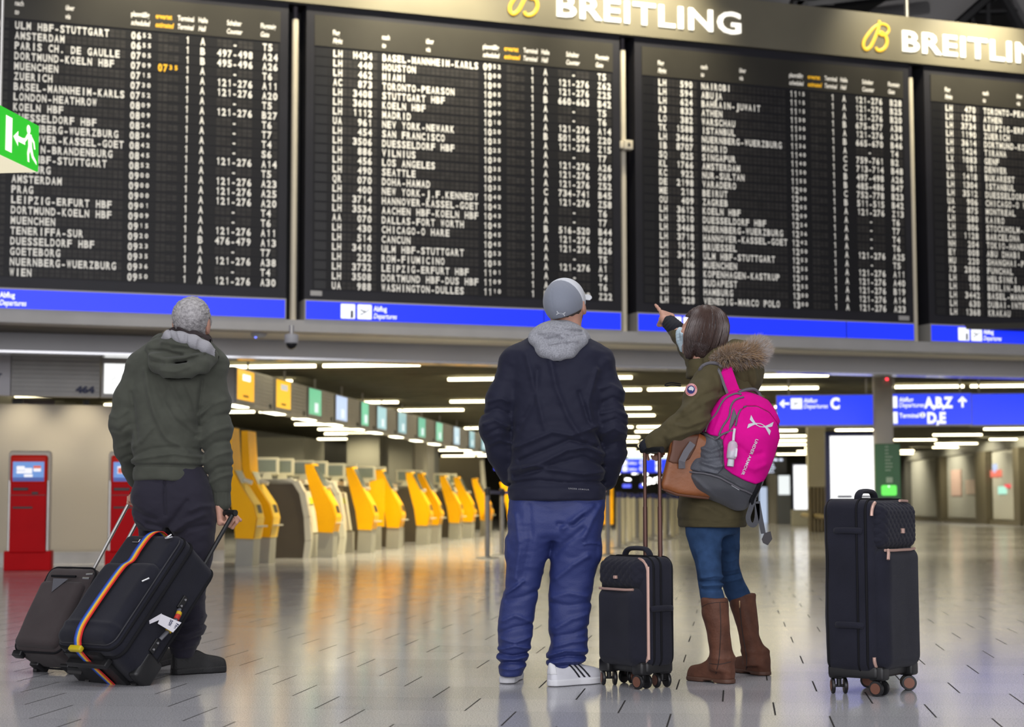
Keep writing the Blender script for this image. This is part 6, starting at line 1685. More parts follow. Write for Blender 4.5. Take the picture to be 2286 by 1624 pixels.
MB().add([e0, e1, e2, e3, e0 - nn, e1 - nn, e2 - nn, e3 - nn], [(0, 1, 2, 3), (7, 6, 5, 4), (0, 4, 5, 1), (1, 5, 6, 2), (2, 6, 7, 3), (3, 7, 4, 0)]).build('folded_end', bpy.data.materials['tag_paper'], tg)
decal_text('print', 'FRA', (394, 1392), (-5.5, 12), (6, 3.0), sh_t, M['sign_navy'], sh_t, .04, .002)
decal_text('print', 'DOH', (381, 1384), (-5.5, 12), (6, 3.0), sh_t, M['sign_navy'], sh_t, .04, .002)

# ---- taupe case behind it
cB = case_tilt('suitcase', 'taupe soft suitcase tilted on its wheels, half hidden behind the rainbow strap suitcase', fl(118, 1504), 32, -30)
w2, d2, h2 = .32, .20, .47
soft_case('shell', cB, w2, d2, h2, .03, M['case_taupe'], .045, .010, 13, yc=.03 - d2 / 2)
def pkB(P): return displace(P, rbox(P, (0, .03 - d2 + .005, .03 + h2 * .42), (w2 / 2 - .02, .035, h2 * .38), .03), lambda X, Y, Z: .004 * vnoise(X * 12, Y * 9, Z * 9, 18) * 2)
p_, f_ = nets(pkB, (-.2, .03 - d2 - .06, .0), (.2, .1, .6), .006); mesh_obj('front_pocket', p_, f_, M['case_taupe']).parent = cB
loop_tube(cB, 'piping', w2 - .006, h2 - .006, .05, .03 - d2 + .018, .03 + h2 / 2, .005, M['piping']); loop_tube(cB, 'back_piping', w2 + .002, h2 + .002, .05, .01, .03 + h2 / 2, .005, M['piping'])
mb = MB(); yy = .03 - d2 - .036
mb.add([(-.05, yy, .03 + h2 * .80), (.05, yy, .03 + h2 * .80), (-.02, yy, .03 + h2 * .64)], [(0, 2, 1)]); mb.build('badge', M['pipe_grey'], cB)
MB().tube([(-.07, yy + .002, .03 + h2 * .83), (.09, yy + .002, .03 + h2 * .83)], .006, 8).build('zip', M['piping'], cB)
for sx in (-1, 1):
    RM = Matrix.Translation((sx * .12, .02, .022)) @ Matrix.Rotation(math.pi / 2, 4, 'Y'); MB().lathe([(.015, -.014), (.03, -.012), (.03, .012), (.015, .014)], 18, M=RM).build('wheel', M['plastic'], cB, smooth=True)
    MB().bbox(sx * .10 - .03, sx * .10 + .03, -.05, .035, .012, .06, .01).build('wheel_housing', M['plastic'], cB, smooth=True)
MB().bbox(-.15, -.09, .03 - d2 + .01, .03 - d2 + .05, .008, .04, .008).build('foot', M['plastic'], cB, smooth=True)
MBt = (Matrix.Translation(cB.location) @ cB.rotation_euler.to_matrix().to_4x4()).inverted()
q = MBt @ gw_(322, 1104, .23)
MB().tube([(.06, .005, .42), (q.x + .05, q.y, q.z)], .009, 8).tube([(-.06, .005, .42), (q.x - .07, q.y, q.z)], .009, 8).build('tow_bar', M['alu'], cB, smooth=True)
MB().tube([(q.x - .085, q.y, q.z), (q.x + .065, q.y, q.z)], .014, 10).build('tow_grip', M['plastic'], cB, smooth=True)

# ---- the two upright matching black cases with rose trim
def quilt_case(label, near, yaw, wf, ws, h, z0, side_left, trim_full, handles, hk=.034, zwheel=.033, wheel_inset=.025):
    """upright four-wheel case; local origin under the centre, front face = -y, x = width"""
    t = thing('suitcase', label, 'suitcase', (near[0], near[1], 0), yaw)
    W2, D2 = wf / 2, ws / 2
    soft_case('shell', t, wf, ws * .86, h, z0, M['case_black'], .045, .006, int(wf * 100), yc=ws * .07, vox=.007, amp=.003)
    yF = -D2
    def lower(P): return displace(P, rbox(P, (0, yF + .055, z0 + h * .365), (W2 - .028, .065, h * .345), .045), lambda X, Y, Z: .006 * vnoise(X * 9, Y * 9, Z * 6, 31) * 2 - .004)
    def upper(P):
        d = rbox(P, (0, yF + .06, z0 + h * .845), (W2 - .028, .065, h * .135), .045)
        def q(X, Y, Z):
            u = (X + (Z - z0)) / .040; v = (X - (Z - z0)) / .040
            return -.006 * (np.abs(np.sin(u * math.pi)) * np.abs(np.sin(v * math.pi))) ** .5 + .003
        return displace(P, d, q)
    for nm, fn in (('front_pocket', lower), ('quilted_pocket', upper)):
        p_, f_ = nets(fn, (-W2 - .01, yF - .05, z0 - .01), (W2 + .01, yF + .15, z0 + h + .03), .005); mesh_obj(nm, p_, f_, M['case_black']).parent = t
    MB().tube([(-W2 + .045, yF + .002, z0 + h * .706), (-W2 * .5, yF - .007, z0 + h * .704), (W2 * .4, yF - .007, z0 + h * .704), (W2 - .06, yF + .001, z0 + h * .708)], .006, 8).build('pocket_zip', M['rose'], t, smooth=True)
    MB().bbox(-.010, .010, yF - .016, yF - .002, z0 + h * .80, z0 + h * .83, .003).build('emblem', M['rose'], t)
    lp = rloop(wf - .022, h - .02, .06, 8); pts = [(a, yF + .045, z0 + h / 2 + b) for a, b in lp]
    sx = 1 if not side_left else -1
    if trim_full:
        seg = [p for p in pts if (p[0] * sx > -W2 + .10 and p[2] > z0 + h - .09) or (p[0] * sx > W2 - .09)]
        seg.sort(key=lambda p: math.atan2(p[2] - z0 - h / 2, p[0] * sx))
        MB().tube(smooth_path(seg, 3), .0075, 8).build('rose_trim', M['rose'], t, smooth=True)
    else:
        for lo_, hi_ in ((h - .15, h), (0.0, .16)):
            seg = [p for p in pts if p[0] * sx > W2 - .055 and lo_ <= p[2] - z0 <= hi_]; seg.sort(key=lambda p: p[2])
            MB().tube(smooth_path(seg, 3), .0075, 8).build('rose_trim', M['rose'], t, smooth=True)
        MB().tube([(W2 * .2, yF + .02, z0 + h - .006), (W2 * .7, yF + .03, z0 + h - .008)], .006, 8).build('rose_trim', M['rose'], t, smooth=True)
        MB().tube([(-W2 + .035, yF - .016, z0 + h * .71), (-W2 + .022, yF - .024, z0 + h * .69), (-W2 + .012, yF - .026, z0 + h * .655)], .007, 8).build('zip_puller', M['rose'], t, smooth=True)
    loop_tube(t, 'piping', wf - .004, h - .004, .05, yF + .07, z0 + h / 2, .006, M['piping']); loop_tube(t, 'mid_piping', wf + .002, h + .002, .05, yF + .11, z0 + h / 2, .005, M['piping']); loop_tube(t, 'back_piping', wf - .01, h - .006, .05, D2 - .025, z0 + h / 2, .006, M['piping'])
    # top carry handle
    MB().tube(smooth_path([(-.085, .02, z0 + h - .005), (-.078, .02, z0 + h + .018), (-.045, .02, z0 + h + hk), (.045, .02, z0 + h + hk), (.078, .02, z0 + h + .018), (.085, .02, z0 + h - .005)]), .014, 10, flat=(.75, 1.25)).build('carry_handle', M['case_black'], t, smooth=True)
    for hz in handles:
        x = sx * (W2 + .004)
        MB().tube(smooth_path([(x - sx * .006, .075, z0 + hz), (x + sx * .003, .06, z0 + hz + .002), (x + sx * .005, 0.02, z0 + hz + .003), (x + sx * .003, -.035, z0 + hz + .002), (x - sx * .006, -.05, z0 + hz)]), .011, 10, flat=(1.2, .7)).build('side_handle', M['case_black'], t, smooth=True)
    # base, corner feet and four double wheels
    MB().bbox(-W2 + .012, W2 - .012, -D2 + .035, D2 - .012, z0 - .022, z0 + .03, .012).build('base', M['plastic'], t, smooth=True)
    for i, (ax, ay) in enumerate(((-1, -1), (1, -1), (-1, 1), (1, 1))):
        x = ax * (W2 - wheel_inset - .03); y = ay * (D2 - wheel_inset - .02)
        MB().bbox(x - .035, x + .035, y - .035, y + .035, z0 - .03, z0 + .03, .012).build('corner_foot', M['plastic'], t, smooth=True)
        twin_wheel(t, x, y, zwheel, (.5, 1.1, -.4, .8)[i] - yaw * .6)
    return t
big = quilt_case('tall black suitcase with quilted top pocket standing alone at the right', (1.565, 7.46), math.radians(53.5), .41, .275, .735, .095, True, False, (.60, .20))
small = quilt_case('small black cabin suitcase with rose trim whose long bars the woman holds', (.548, 7.70), math.radians(-53), .335, .205, .487, .09, False, True, (.26,))
# telescopic bars of the cabin case
def bars(t, xs, y, z0, z1, zm):
    for x in xs:
        b_ = MB().lathe([(.0105, z0), (.0105, zm)], 12).build('lower_bar', M['copper_bar'], t, smooth=True); b_.location = (x, y, 0)
        b2_ = MB().lathe([(.0085, zm - .02), (.0085, z1)], 12).build('upper_bar', M['copper_bar'], b_, smooth=True)
    return MB().tube([(xs[0] - .02, y, z1), (xs[1] + .02, y, z1)], .014, 12).build('grip', M['plastic'], t, smooth=True)
# ------------------------------------------------------------------ woman with the pink backpack, pointing at the board
Y2 = 7.95
def ww(px, py, dy=0.0): return pt(px, py, Y2 + dy)
wom = thing('person', 'woman with brown hair, face mask, olive parka and brown boots pointing up at the board', 'person', (fl(1630, 1520).x, Y2, 0))
M['parka'] = mat('parka_olive', (.082, .068, .034), .8, spec=.15, bump=(420, .15), var=(12, .12), sheen=.05)
M['jeans'] = mat('blue_denim', (.030, .066, .150), .85, spec=.12, bump=(520, .3), var=(18, .25))
M['boot'] = mat('boot_leather', (.125, .052, .032), .6, spec=.25, bump=(90, .25), var=(14, .3))
M['boot_sole'] = mat('boot_sole', (.10, .045, .028), .6)
M['ribnavy'] = mat('rib_navy', (.006, .007, .014), .85, bump=(300, .3))
M['hair_brown'] = mat('hair_brown', (.040, .022, .019), .38, spec=.6, bump=(180, .6, (1, 1, .12)), var=(26, .45))
M['mask'] = mat('mask_pale_blue', (.52, .66, .74), .7)
M['pink'] = mat('backpack_pink', srgb(214, 8, 140), .7, spec=.12, bump=(420, .2), var=(9, .10))
M['pack_grey'] = mat('backpack_grey', (.055, .057, .068), .6, bump=(420, .25), var=(8, .15), sheen=.2)
M['pack_mesh'] = mat('backpack_mesh', (.075, .08, .098), .5, bump=(260, .3), var=(12, .25))
M['zip_grey'] = mat('zip_grey', (.11, .105, .12), .6)
RW = lambda l: rows(l, ww)
# jeans
jl = [(z, cx, cy, a, b) for z, cx, cy, a, b in rows([(1150, 1532, 1612, .085), (1180, 1530, 1611, .085), (1227, 1541, 1610, .082), (1260, 1552, 1610, .078), (1290, 1557, 1612, .068), (1313, 1560, 1613, .062), (1348, 1565, 1620, .06), (1370, 1570, 1618, .055)], lambda a, b, d=0: ww(a, b, d - .07 - .06 * min(1, max(0, (b - 1180) / 100))))]
jr_ = [(z, cx, cy, a, b) for z, cx, cy, a, b in rows([(1150, 1578, 1654, .085), (1180, 1582, 1652, .085), (1227, 1600, 1651, .082), (1260, 1606, 1650, .078), (1292, 1609, 1659, .068), (1327, 1619, 1676, .062), (1350, 1630, 1682, .058), (1370, 1634, 1684, .055)], lambda a, b, d=0: ww(a, b, d + .15 + .06 * min(1, max(0, (b - 1250) / 90))))]
KF = foldset([([(1555, 1288), (1585, 1282), (1612, 1286)], .006, .006), ([(1556, 1296), (1585, 1294), (1612, 1296)], .005, -.006), ([(1558, 1304), (1585, 1303), (1613, 1302)], .005, .006), ([(1560, 1312), (1590, 1312), (1613, 1310)], .005, -.005), ([(1612, 1280), (1635, 1276), (1655, 1272)], .006, .006), ([(1612, 1292), (1640, 1288), (1658, 1284)], .005, -.006), ([(1614, 1302), (1640, 1300), (1664, 1294)], .005, .006), ([(1605, 1225), (1630, 1232), (1650, 1228)], .008, .004), ([(1608, 1250), (1630, 1255), (1650, 1250)], .007, .004), ([(1545, 1225), (1552, 1260), (1556, 1285)], .004, .002)], ww)
def jeansF(P):
    d = smin(loft(P, jl), loft(P, jr_), .02)
    d = smin(d, loft(P, RW([(1120, 1535, 1655, .14), (1160, 1534, 1655, .15), (1195, 1548, 1645, .12)])), .04)
    return displace(P, d, foldfn(KF, ((40, 40, 60, .0012, 41),)))
lo = ww(1515, 1375); hi = ww(1700, 1110)
sdf('jeans', jeansF, (lo.x, Y2 - .26, lo.z), (hi.x, Y2 + .3, hi.z), .005, M['jeans'], wom)
# boots
def bootp(shaft, heel, toe, name):
    h = Vector(heel); t_ = Vector(toe); f = (t_ - h); f.z = 0; L = .265; f.normalize(); r = f.cross(Vector((0, 0, 1))); R = [tuple(r), tuple(f), (0, 0, 1)]; c = tuple(h)
    def fo(P):
        x, y, z = toL(P, c, R)
        w = crm(np.clip(y, 0, L), [0, .02, .06, .12, .19, .24, L - .006, L], [.02, .034, .037, .036, .046, .040, .018, .008]); hh = crm(np.clip(y, 0, L), [0, .04, .09, .14, .19, .24, L - .01, L], [.11, .12, .12, .085, .060, .048, .035, .02])
        q = np.sqrt((x / w) ** 2 + (np.maximum(z - .02, 0) / hh) ** 2); d = (q - 1) * np.minimum(w, hh); d = smax(d, .016 - z, .005); d = smax(d, np.abs(y - L / 2) - L / 2, .012)
        d = smin(d, loft(P, shaft), .035)
        d = displace(P, d, lambda X, Y, Z: .0035 * vnoise(X * 14, Y * 14, Z * 26, 44) * 2 - .004 * np.exp(-((Z - .115) / .012) ** 2) * 1.0)
        return d
    zt = max(s[0] for s in shaft); c2 = h + f * L
    lo = (min(h.x, c2.x, min(s[1] - s[3] for s in shaft)) - .03, min(h.y, c2.y) - .12, .0); hi = (max(h.x, c2.x, max(s[1] + s[3] for s in shaft)) + .03, max(h.y, c2.y) + .12, zt + .02)
    b = sdf(name, fo, lo, hi, .0045, M['boot'], wom)
    def so(P):
        x, y, z = toL(P, c, R)
        w = crm(np.clip(y, 0, L), [0, .02, .06, .12, .19, .24, L - .006, L], [.024, .037, .040, .039, .049, .043, .022, .010]); d = np.abs(x) - w; d = smax(d, np.abs(y - L / 2) - L / 2 - .004, .02); d = smax(d, z - .022, .004); d = smax(d, .001 - z, .003)
        return smax(d, -rbox((x, y, z), (0, .115, 0), (.08, .03, .009), .004), .004)
    sdf('sole', so, lo, (hi[0], hi[1], .04), .0045, M['boot_sole'], b)
    return b
sl_ = rows([(1335, 1566, 1624, .058), (1350, 1564, 1627, .06), (1380, 1569, 1629, .062), (1414, 1577, 1631, .058), (1450, 1583, 1631, .050), (1478, 1585, 1631, .046), (1498, 1586, 1634, .046)], lambda a, b, d=0: ww(a, b, d - .15))
sr_ = rows([(1326, 1627, 1686, .058), (1345, 1628, 1688, .06), (1380, 1638, 1691, .06), (1414, 1648, 1694, .056), (1445, 1655, 1698, .048), (1468, 1657, 1701, .046), (1488, 1657, 1705, .046)], lambda a, b, d=0: ww(a, b, d + .20))
lb = bootp(sl_, fl(1636, 1528), fl(1546, 1519), 'boot'); rb = bootp(sr_, fl(1713, 1510), fl(1632, 1498), 'boot')
def seam(name, pts, target, r, m, parent, n=6, lift=.0, dens=3):
    t = bvh(target); q = []; pts = [(v.x, v.y) for v in smooth_path([(a, b, 0) for a, b in pts], 4)]; dens = 1
    for (a, b) in zip(pts[:-1], pts[1:]):
        for k in range(dens): q.append((a[0] + (b[0] - a[0]) * k / dens, a[1] + (b[1] - a[1]) * k / dens))
    q.append(pts[-1]); out = []
    for (px, py) in q:
        d = ray(px, py).normalized(); h = t.ray_cast(CP, d)
        if h[0] is not None: out.append(h[0] + (h[1] if h[1].dot(d) < 0 else -h[1]) * lift)
    return wpart(MB().tube(out, r, n), name, m, parent, smooth=True) if len(out) > 1 else None
M['boot_dark'] = mat('boot_seam', (.03, .014, .010), .6); M['brass_zip'] = mat('brass_zip', (.35, .22, .12), .35, metal=.8)
seam('seam', [(1607, 1346), (1609, 1400), (1607, 1450), (1604, 1480), (1598, 1505)], lb, .0022, M['boot_dark'], lb)
seam('top_seam', [(1566, 1356), (1580, 1349), (1600, 1346), (1624, 1345)], lb, .0016, M['boot_dark'], lb)
seam('ankle_seam', [(1584, 1482), (1605, 1484), (1632, 1478)], lb, .002, M['boot_dark'], lb)
seam('zip', [(1651, 1344), (1656, 1400), (1664, 1450), (1667, 1470), (1666, 1498)], rb, .0028, M['boot_dark'], rb)
seam('zip_puller', [(1651, 1342), (1651.5, 1358)], rb, .0035, M['brass_zip'], rb)
# parka: body, both arms, collar
pr = RW([(826, 1556, 1660, .10), (845, 1543, 1680, .13), (880, 1534, 1690, .15), (950, 1530, 1690, .155), (1020, 1526, 1682, .16), (1080, 1520, 1676, .175), (1112, 1517, 1674, .185), (1140, 1513, 1670, .195), (1178, 1514, 1665, .205)])
WF = foldset([([(1590, 845), (1600, 880), (1600, 910)], .010, .006), ([(1560, 905), (1590, 895), (1612, 885)], .010, .007), ([(1540, 900), (1560, 890), (1585, 880)], .009, -.006), ([(1510, 925), (1530, 905), (1545, 895)], .009, .007), ([(1500, 945), (1525, 935), (1550, 918)], .009, -.007), ([(1495, 955), (1520, 960), (1560, 945)], .009, .008), ([(1475, 965), (1500, 950), (1520, 945)], .009, -.006), ([(1480, 985), (1510, 975), (1545, 965)], .010, .007), ([(1470, 985), (1478, 1000), (1485, 1010)], .008, -.005), ([(1545, 970), (1560, 955), (1575, 935)], .010, .008), ([(1520, 1120), (1560, 1130), (1600, 1150)], .012, .005), ([(1516, 1160), (1590, 1168), (1660, 1158)], .006, -.004)], ww)
LA = [(ww(1580, 852, -.13), .070), (ww(1562, 890, -.19), .070), (ww(1545, 935, -.24), .066), (ww(1510, 962, -.24), .060), (ww(1470, 986, -.21), .047), (ww(1458, 991, -.20), .042)]
RA = [(ww(1585, 845, .12), .070), (ww(1562, 808, .24), .062), (ww(1540, 774, .36), .056), (ww(1521, 749, .46), .048), (ww(1509, 734, .53), .044)]
def parka(P):
    d = loft(P, pr, 2.3)
    d = smin(d, chain(P, [(ww(1590, 840, -.10), .07), (ww(1610, 826, 0), .075), (ww(1610, 830, .1), .07)], .03), .05)
    d = smin(d, chain(P, LA, .03), .022); d = smin(d, chain(P, RA, .03), .025)
    d = displace(P, d, foldfn(WF, ((16, 14, 22, .004, 45), (42, 36, 60, .0016, 46))))
    return smax(d, ww(1590, 1178).z - P[2], .008)
lo = ww(1430, 1185); hi = ww(1720, 715)
pk = sdf('parka', parka, (lo.x, Y2 - .36, lo.z), (hi.x, Y2 + .62, hi.z), .006, M['parka'], wom)
def collar(P):
    o = loft(P, RW([(794, 1533, 1606, .075), (815, 1533, 1612, .08), (846, 1530, 1622, .095)]), 2.2); i = loft(P, RW([(785, 1541, 1600, .062), (815, 1542, 1603, .065), (850, 1545, 1610, .07)]), 2.2, (False, False))
    d = smax(o, -i, .01)
    cut = P[2] - (ww(1555, 800).z + .16 * (P[0] - ww(1555, 800).x) - .0)
    return displace(P, smax(d, cut, .008), lambda X, Y, Z: .004 * vnoise(X * 25, Y * 25, Z * 30, 47) * 2)
sdf('collar', collar, (ww(1515, 800).x, Y2 - .14, ww(1590, 862).z), (ww(1640, 800).x, Y2 + .14, ww(1590, 780).z), .0045, M['parka'], pk)
def hoodW(P):
    d = ell(P, ww(1652, 828, -.01), (.10, .13, .10)); d = smin(d, ell(P, ww(1672, 840, -.01), (.055, .10, .085)), .05)
    d = smin(d, chain(P, [(ww(1583, 812, -.08), .035), (ww(1600, 795, -.07), .035), (ww(1640, 778, -.02), .035), (ww(1676, 775, .02), .03)], .03), .04)
    FS = foldset([([(1672, 820), (1680, 850), (1675, 875)], .010, .008), ([(1655, 825), (1662, 855), (1660, 880)], .009, -.007), ([(1600, 795), (1630, 782), (1665, 768)], .007, .005)], ww)
    return displace(P, d, foldfn(FS, ((22, 20, 30, .004, 48),)))
sdf('hood', hoodW, (ww(1565, 900).x, Y2 - .19, ww(1600, 905).z), (ww(1712, 800).x, Y2 + .19, ww(1600, 755).z), .0055, M['parka'], pk)
# fur edge: thousands of fine hairs on a soft core
fur_path = [ww(1590, 806, -.10), ww(1606, 800, -.13), ww(1626, 797, -.15), ww(1650, 795, -.15), ww(1670, 796, -.13), ww(1684, 790, -.08), ww(1692, 782, -.02), ww(1694, 778, .05)]
fr_r = [.016, .030, .040, .044, .042, .044, .044, .034]
M['fur_core'] = mat('fur_core', (.22, .145, .08), .95, bump=(60, .6), var=(16, .4))
core = wpart(MB().tube(smooth_path(fur_path, 4), [crm(np.array([k / 4.0]), np.arange(8), fr_r)[0] * .62 for k in range(29)], 12), 'fur_trim', M['fur_core'], pk, smooth=True)
rf = np.random.RandomState(4); fsp = smooth_path(fur_path, 8); mats_f = [mat('fur_tan', (.34, .22, .12), .9, sheen=.4), mat('fur_grey', (.42, .37, .34), .9, sheen=.4), mat('fur_dark', (.085, .06, .05), .9)]
mb = MB()
for i in range(9000):
    u = rf.rand() * (len(fsp) - 2); k = int(u); p = fsp[k].lerp(fsp[k + 1], u - k); s = u / (len(fsp) - 1); R0_ = float(crm(np.array([s * 7]), np.arange(8), fr_r)[0])
    dv = Vector(rf.normal(size=3)); tn = (fsp[k + 1] - fsp[k]).normalized(); dv = (dv - tn * dv.dot(tn)).normalized()
    base = p + dv * R0_ * .55; ln = R0_ * (.55 + .65 * rf.rand()) + .012 * (s > .62) * rf.rand()
    bend = Vector((.25 + .5 * s, -.1, -.35 + .9 * (s > .68))) * .7 + Vector(rf.normal(size=3)) * .32
    m1 = base + dv * ln * .55; tip = base + (dv + bend * .6).normalized() * ln * 1.1
    sd = dv.cross(Vector((0, 1, 0)) + Vector(rf.normal(size=3)) * .3).normalized() * (.0007 + .0006 * rf.rand())
    mi = 1 if rf.rand() < (.85 if s > .66 else (.28 if s < .2 else .10)) else (2 if (dv.z < -.3 and rf.rand() < .5) else 0)
    mb.add([base - sd, base + sd, m1 + sd * .8, m1 - sd * .8, tip], [(0, 1, 2, 3), (3, 2, 4)], mi)
o = wpart(mb, 'fur_hairs', mats_f, core, recalc=False)
# ribbed cuffs
for pts in ([(ww(1459, 990, -.20), .041), (ww(1444, 997, -.19), .036)], [(ww(1511, 736, .52), .043), (ww(1496, 722, .60), .040)]):
    a, b = pts
    def cf(P): return displace(P, chain(P, [a, b], .01), lambda X, Y, Z: .0012 * np.sin((Z - X) * 300))
    sdf('cuff', cf, (min(a[0].x, b[0].x) - .06, min(a[0].y, b[0].y) - .06, min(a[0].z, b[0].z) - .06), (max(a[0].x, b[0].x) + .06, max(a[0].y, b[0].y) + .06, max(a[0].z, b[0].z) + .06), .004, M['ribnavy'], pk)
# cord loop at the chest
wpart(MB().tube(smooth_path([ww(1520, 858, -.12), ww(1500, 855, -.14), ww(1487, 858, -.14), ww(1486, 862, -.14), ww(1500, 860, -.14), ww(1520, 862, -.12)]), .003, 6), 'cord_loop', M['piping'], pk, smooth=True)
# round arm patch
def disc(cx, cy, rx, ry, ang=0, n=24): return [(cx + rx * math.cos(a) * math.cos(ang) - ry * math.sin(a) * math.sin(ang), cy + rx * math.cos(a) * math.sin(ang) + ry * math.sin(a) * math.cos(ang)) for a in [2 * math.pi * k / n for k in range(n)]]
def ringdecal(name, cx, cy, rx, ry, m, parent, lift, ang=.25):
    polys = []
    for j in range(6):
        r0, r1 = j / 6, (j + 1) / 6; A = disc(cx, cy, rx * r0, ry * r0, ang); B = disc(cx, cy, rx * r1, ry * r1, ang)
        for k in range(24): polys.append([A[k], B[k], B[(k + 1) % 24], A[(k + 1) % 24]] if j else [(cx, cy), B[k], B[(k + 1) % 24]])
    return decal(name, polys, pk, m, parent, lift)
pa = ringdecal('arm_patch', 1543.5, 871.5, 13, 14.2, mat('patch_pink', (.62, .30, .30), .7), pk, .003)
ringdecal('patch_disc', 1543.5, 871.5, 8.4, 9.2, mat('patch_navy', (.02, .02, .14), .7), pa, .0042)
decal('patch_map', [[(1538, 870), (1541, 865.5), (1545, 864.5), (1549, 867), (1550, 871), (1547, 875), (1545, 872.5), (1541, 873)]], pk, M['cap_white'], pa, .0052)
decal('patch_mark', [[(1534, 878), (1536.5, 881.5), (1541, 883), (1540.5, 881.8), (1537, 880.2), (1534.8, 877)], [(1551, 862), (1554, 866), (1555, 870), (1553.8, 870), (1552.8, 866.5), (1550, 863)]], pk, mat('patch_red', (.5, .06, .08), .7), pa, .0046)
# head, hands, body under the clothes
WH = ww(1566, 742, .0); wR = Rot((-.74, .62, .24), (.06, 0, 1))
gripz = ww(1455, 1008, -.20)
hP = hand_pts(ww(1496, 720, .60), (-.10, .84, .53), (-.85, -.25, .25), (.1, .4, -.9), curl=(.03, 1.2, 1.25, 1.25), thumb=(.9, .9), ln=.185, tsp=-.2, fore=ww(1506, 731, .55))
hW = hand_pts(ww(1449, 994, -.155), (.62, .62, -.16), (-.6, .6, .0), (.05, .1, -1), curl=(1.25, 1.3, 1.3, 1.3), thumb=(1.0, .9), ln=.15, fore=ww(1462, 989, -.19))
def bodyW(P):
    d = loft(P, RW([(832, 1570, 1655, .07), (880, 1558, 1668, .09), (1000, 1560, 1655, .09), (1150, 1560, 1650, .11)]), 2.2)
    d = smin(d, chain(P, [(LA[0][0], .04), (LA[2][0], .036), (ww(1449, 994, -.155), .024)], .02), .02); d = smin(d, chain(P, [(RA[0][0], .04), (RA[2][0], .034), (ww(1494, 719, .60), .024)], .02), .02)
    d = smin(d, chain(P, [(ww(1575, 1160, -.06), .06), (ww(1586, 1300, -.13), .038), (ww(1604, 1440, -.15), .034), (ww(1612, 1505, -.15), .03)], .02), .03)
    return smin(d, chain(P, [(ww(1618, 1160, .13), .06), (ww(1636, 1300, .20), .036), (ww(1672, 1420, .20), .032), (ww(1685, 1490, .20), .03)], .02), .03)
parts = [nets(bodyW, (ww(1430, 1500).x, Y2 - .34, .05), (ww(1720, 1500).x, Y2 + .66, ww(1500, 690).z), .012),
         nets(lambda P: smin(headF(P, WH, wR, .97), chain(P, [(ww(1572, 765, .0), .05), (ww(1590, 830, .02), .06)], .02), .03), (WH.x - .17, WH.y - .15, WH.z - .22), (WH.x + .15, WH.y + .17, WH.z + .14), .0042)]
for H in (hP, hW):
    w_ = H[0]; parts.append(nets(lambda P: handF(P, H), (w_.x - .17, w_.y - .15, w_.z - .16), (w_.x + .12, w_.y + .24, w_.z + .18), .0026))
pos_, f_, o_ = [], [], 0
for p_, q_ in parts: pos_.append(p_); f_.append(q_ + o_); o_ += len(p_)
wb_ = mesh_obj('body', np.concatenate(pos_), np.concatenate(f_), SKIN, wom)
def maskF(P):
    L = toL(P, WH, wR); d = headF(P, WH, wR, .97, ears=False, neck=False) - .006
    d = smin(d, ell(L, (0, .098, -.04), (.03, .03, .045)), .03)
    d = displace(P, d, lambda X, Y, Z: .0006 * np.sin(Z * 420))
    return np.maximum(np.maximum(d, .044 - L[1] - .15 * L[2]), np.maximum(L[2] - .004 + np.abs(L[0]) * .35, -.112 - L[2]))
mk = sdf('face_mask', maskF, (WH.x - .17, WH.y - .12, WH.z - .14), (WH.x + .06, WH.y + .16, WH.z + .08), .0038, M['mask'], wom)
earp = Vector(WH) + Vector(wR[0]) * -.083 + Vector(wR[1]) * -.012 + Vector(wR[2]) * .03
for v in (.0, -.09):
    e = Vector(WH) + Vector(wR[0]) * -.064 + Vector(wR[1]) * .052 + Vector(wR[2]) * v
    wpart(MB().tube([e, e.lerp(earp, .5) + Vector(wR[0]) * -.006, earp], .0016, 5), 'mask_loop', M['cap_white'], mk)
def hairW(P):
    L = toL(P, WH, wR); h0 = headF(P, WH, wR, .97, ears=False, neck=False)
    d = h0 - .016
    d = smin(d, ell(L, (0, -.040, .005), (.092, .085, .11)), .03)
    d = smin(d, ell(L, (-.0, -.055, -.06), (.082, .055, .075)), .04)
    d = smin(d, ell(L, (-.066, .0, -.055), (.022, .034, .080)), .03); d = smin(d, ell(L, (.066, .0, -.055), (.022, .034, .080)), .03)
    def fn(X, Y, Z):
        l0, l1, l2 = toL((X, Y, Z), WH, wR); a = np.arctan2(l0, -l1 - .0)
        return .0045 * vnoise(a * 7, l2 * 6, l1 * 4, 51) * 2 + .0028 * vnoise(a * 20, l2 * 8, l1 * 5, 52) * 2 + .0012 * vnoise(a * 48, l2 * 10, l1 * 6, 53) * 2
    d = displace(P, d, fn, .04)
    face = np.maximum(.028 - L[1] + .25 * np.maximum(-L[2], 0) * 0, L[2] - .062 + .0 * L[0])          # open face region
    face = np.minimum(-face, 1)
    keep = np.minimum(np.maximum(L[1] - .032, -1), np.maximum(.055 - L[2], -1))
    return np.maximum(np.maximum(d, keep), -.135 - L[2] - .10 * (L[1] + .05))
hw = sdf('hair', hairW, (WH.x - .16, WH.y - .16, WH.z - .17), (WH.x + .16, WH.y + .16, WH.z + .15), .0042, M['hair_brown'], wom, smooth=1)
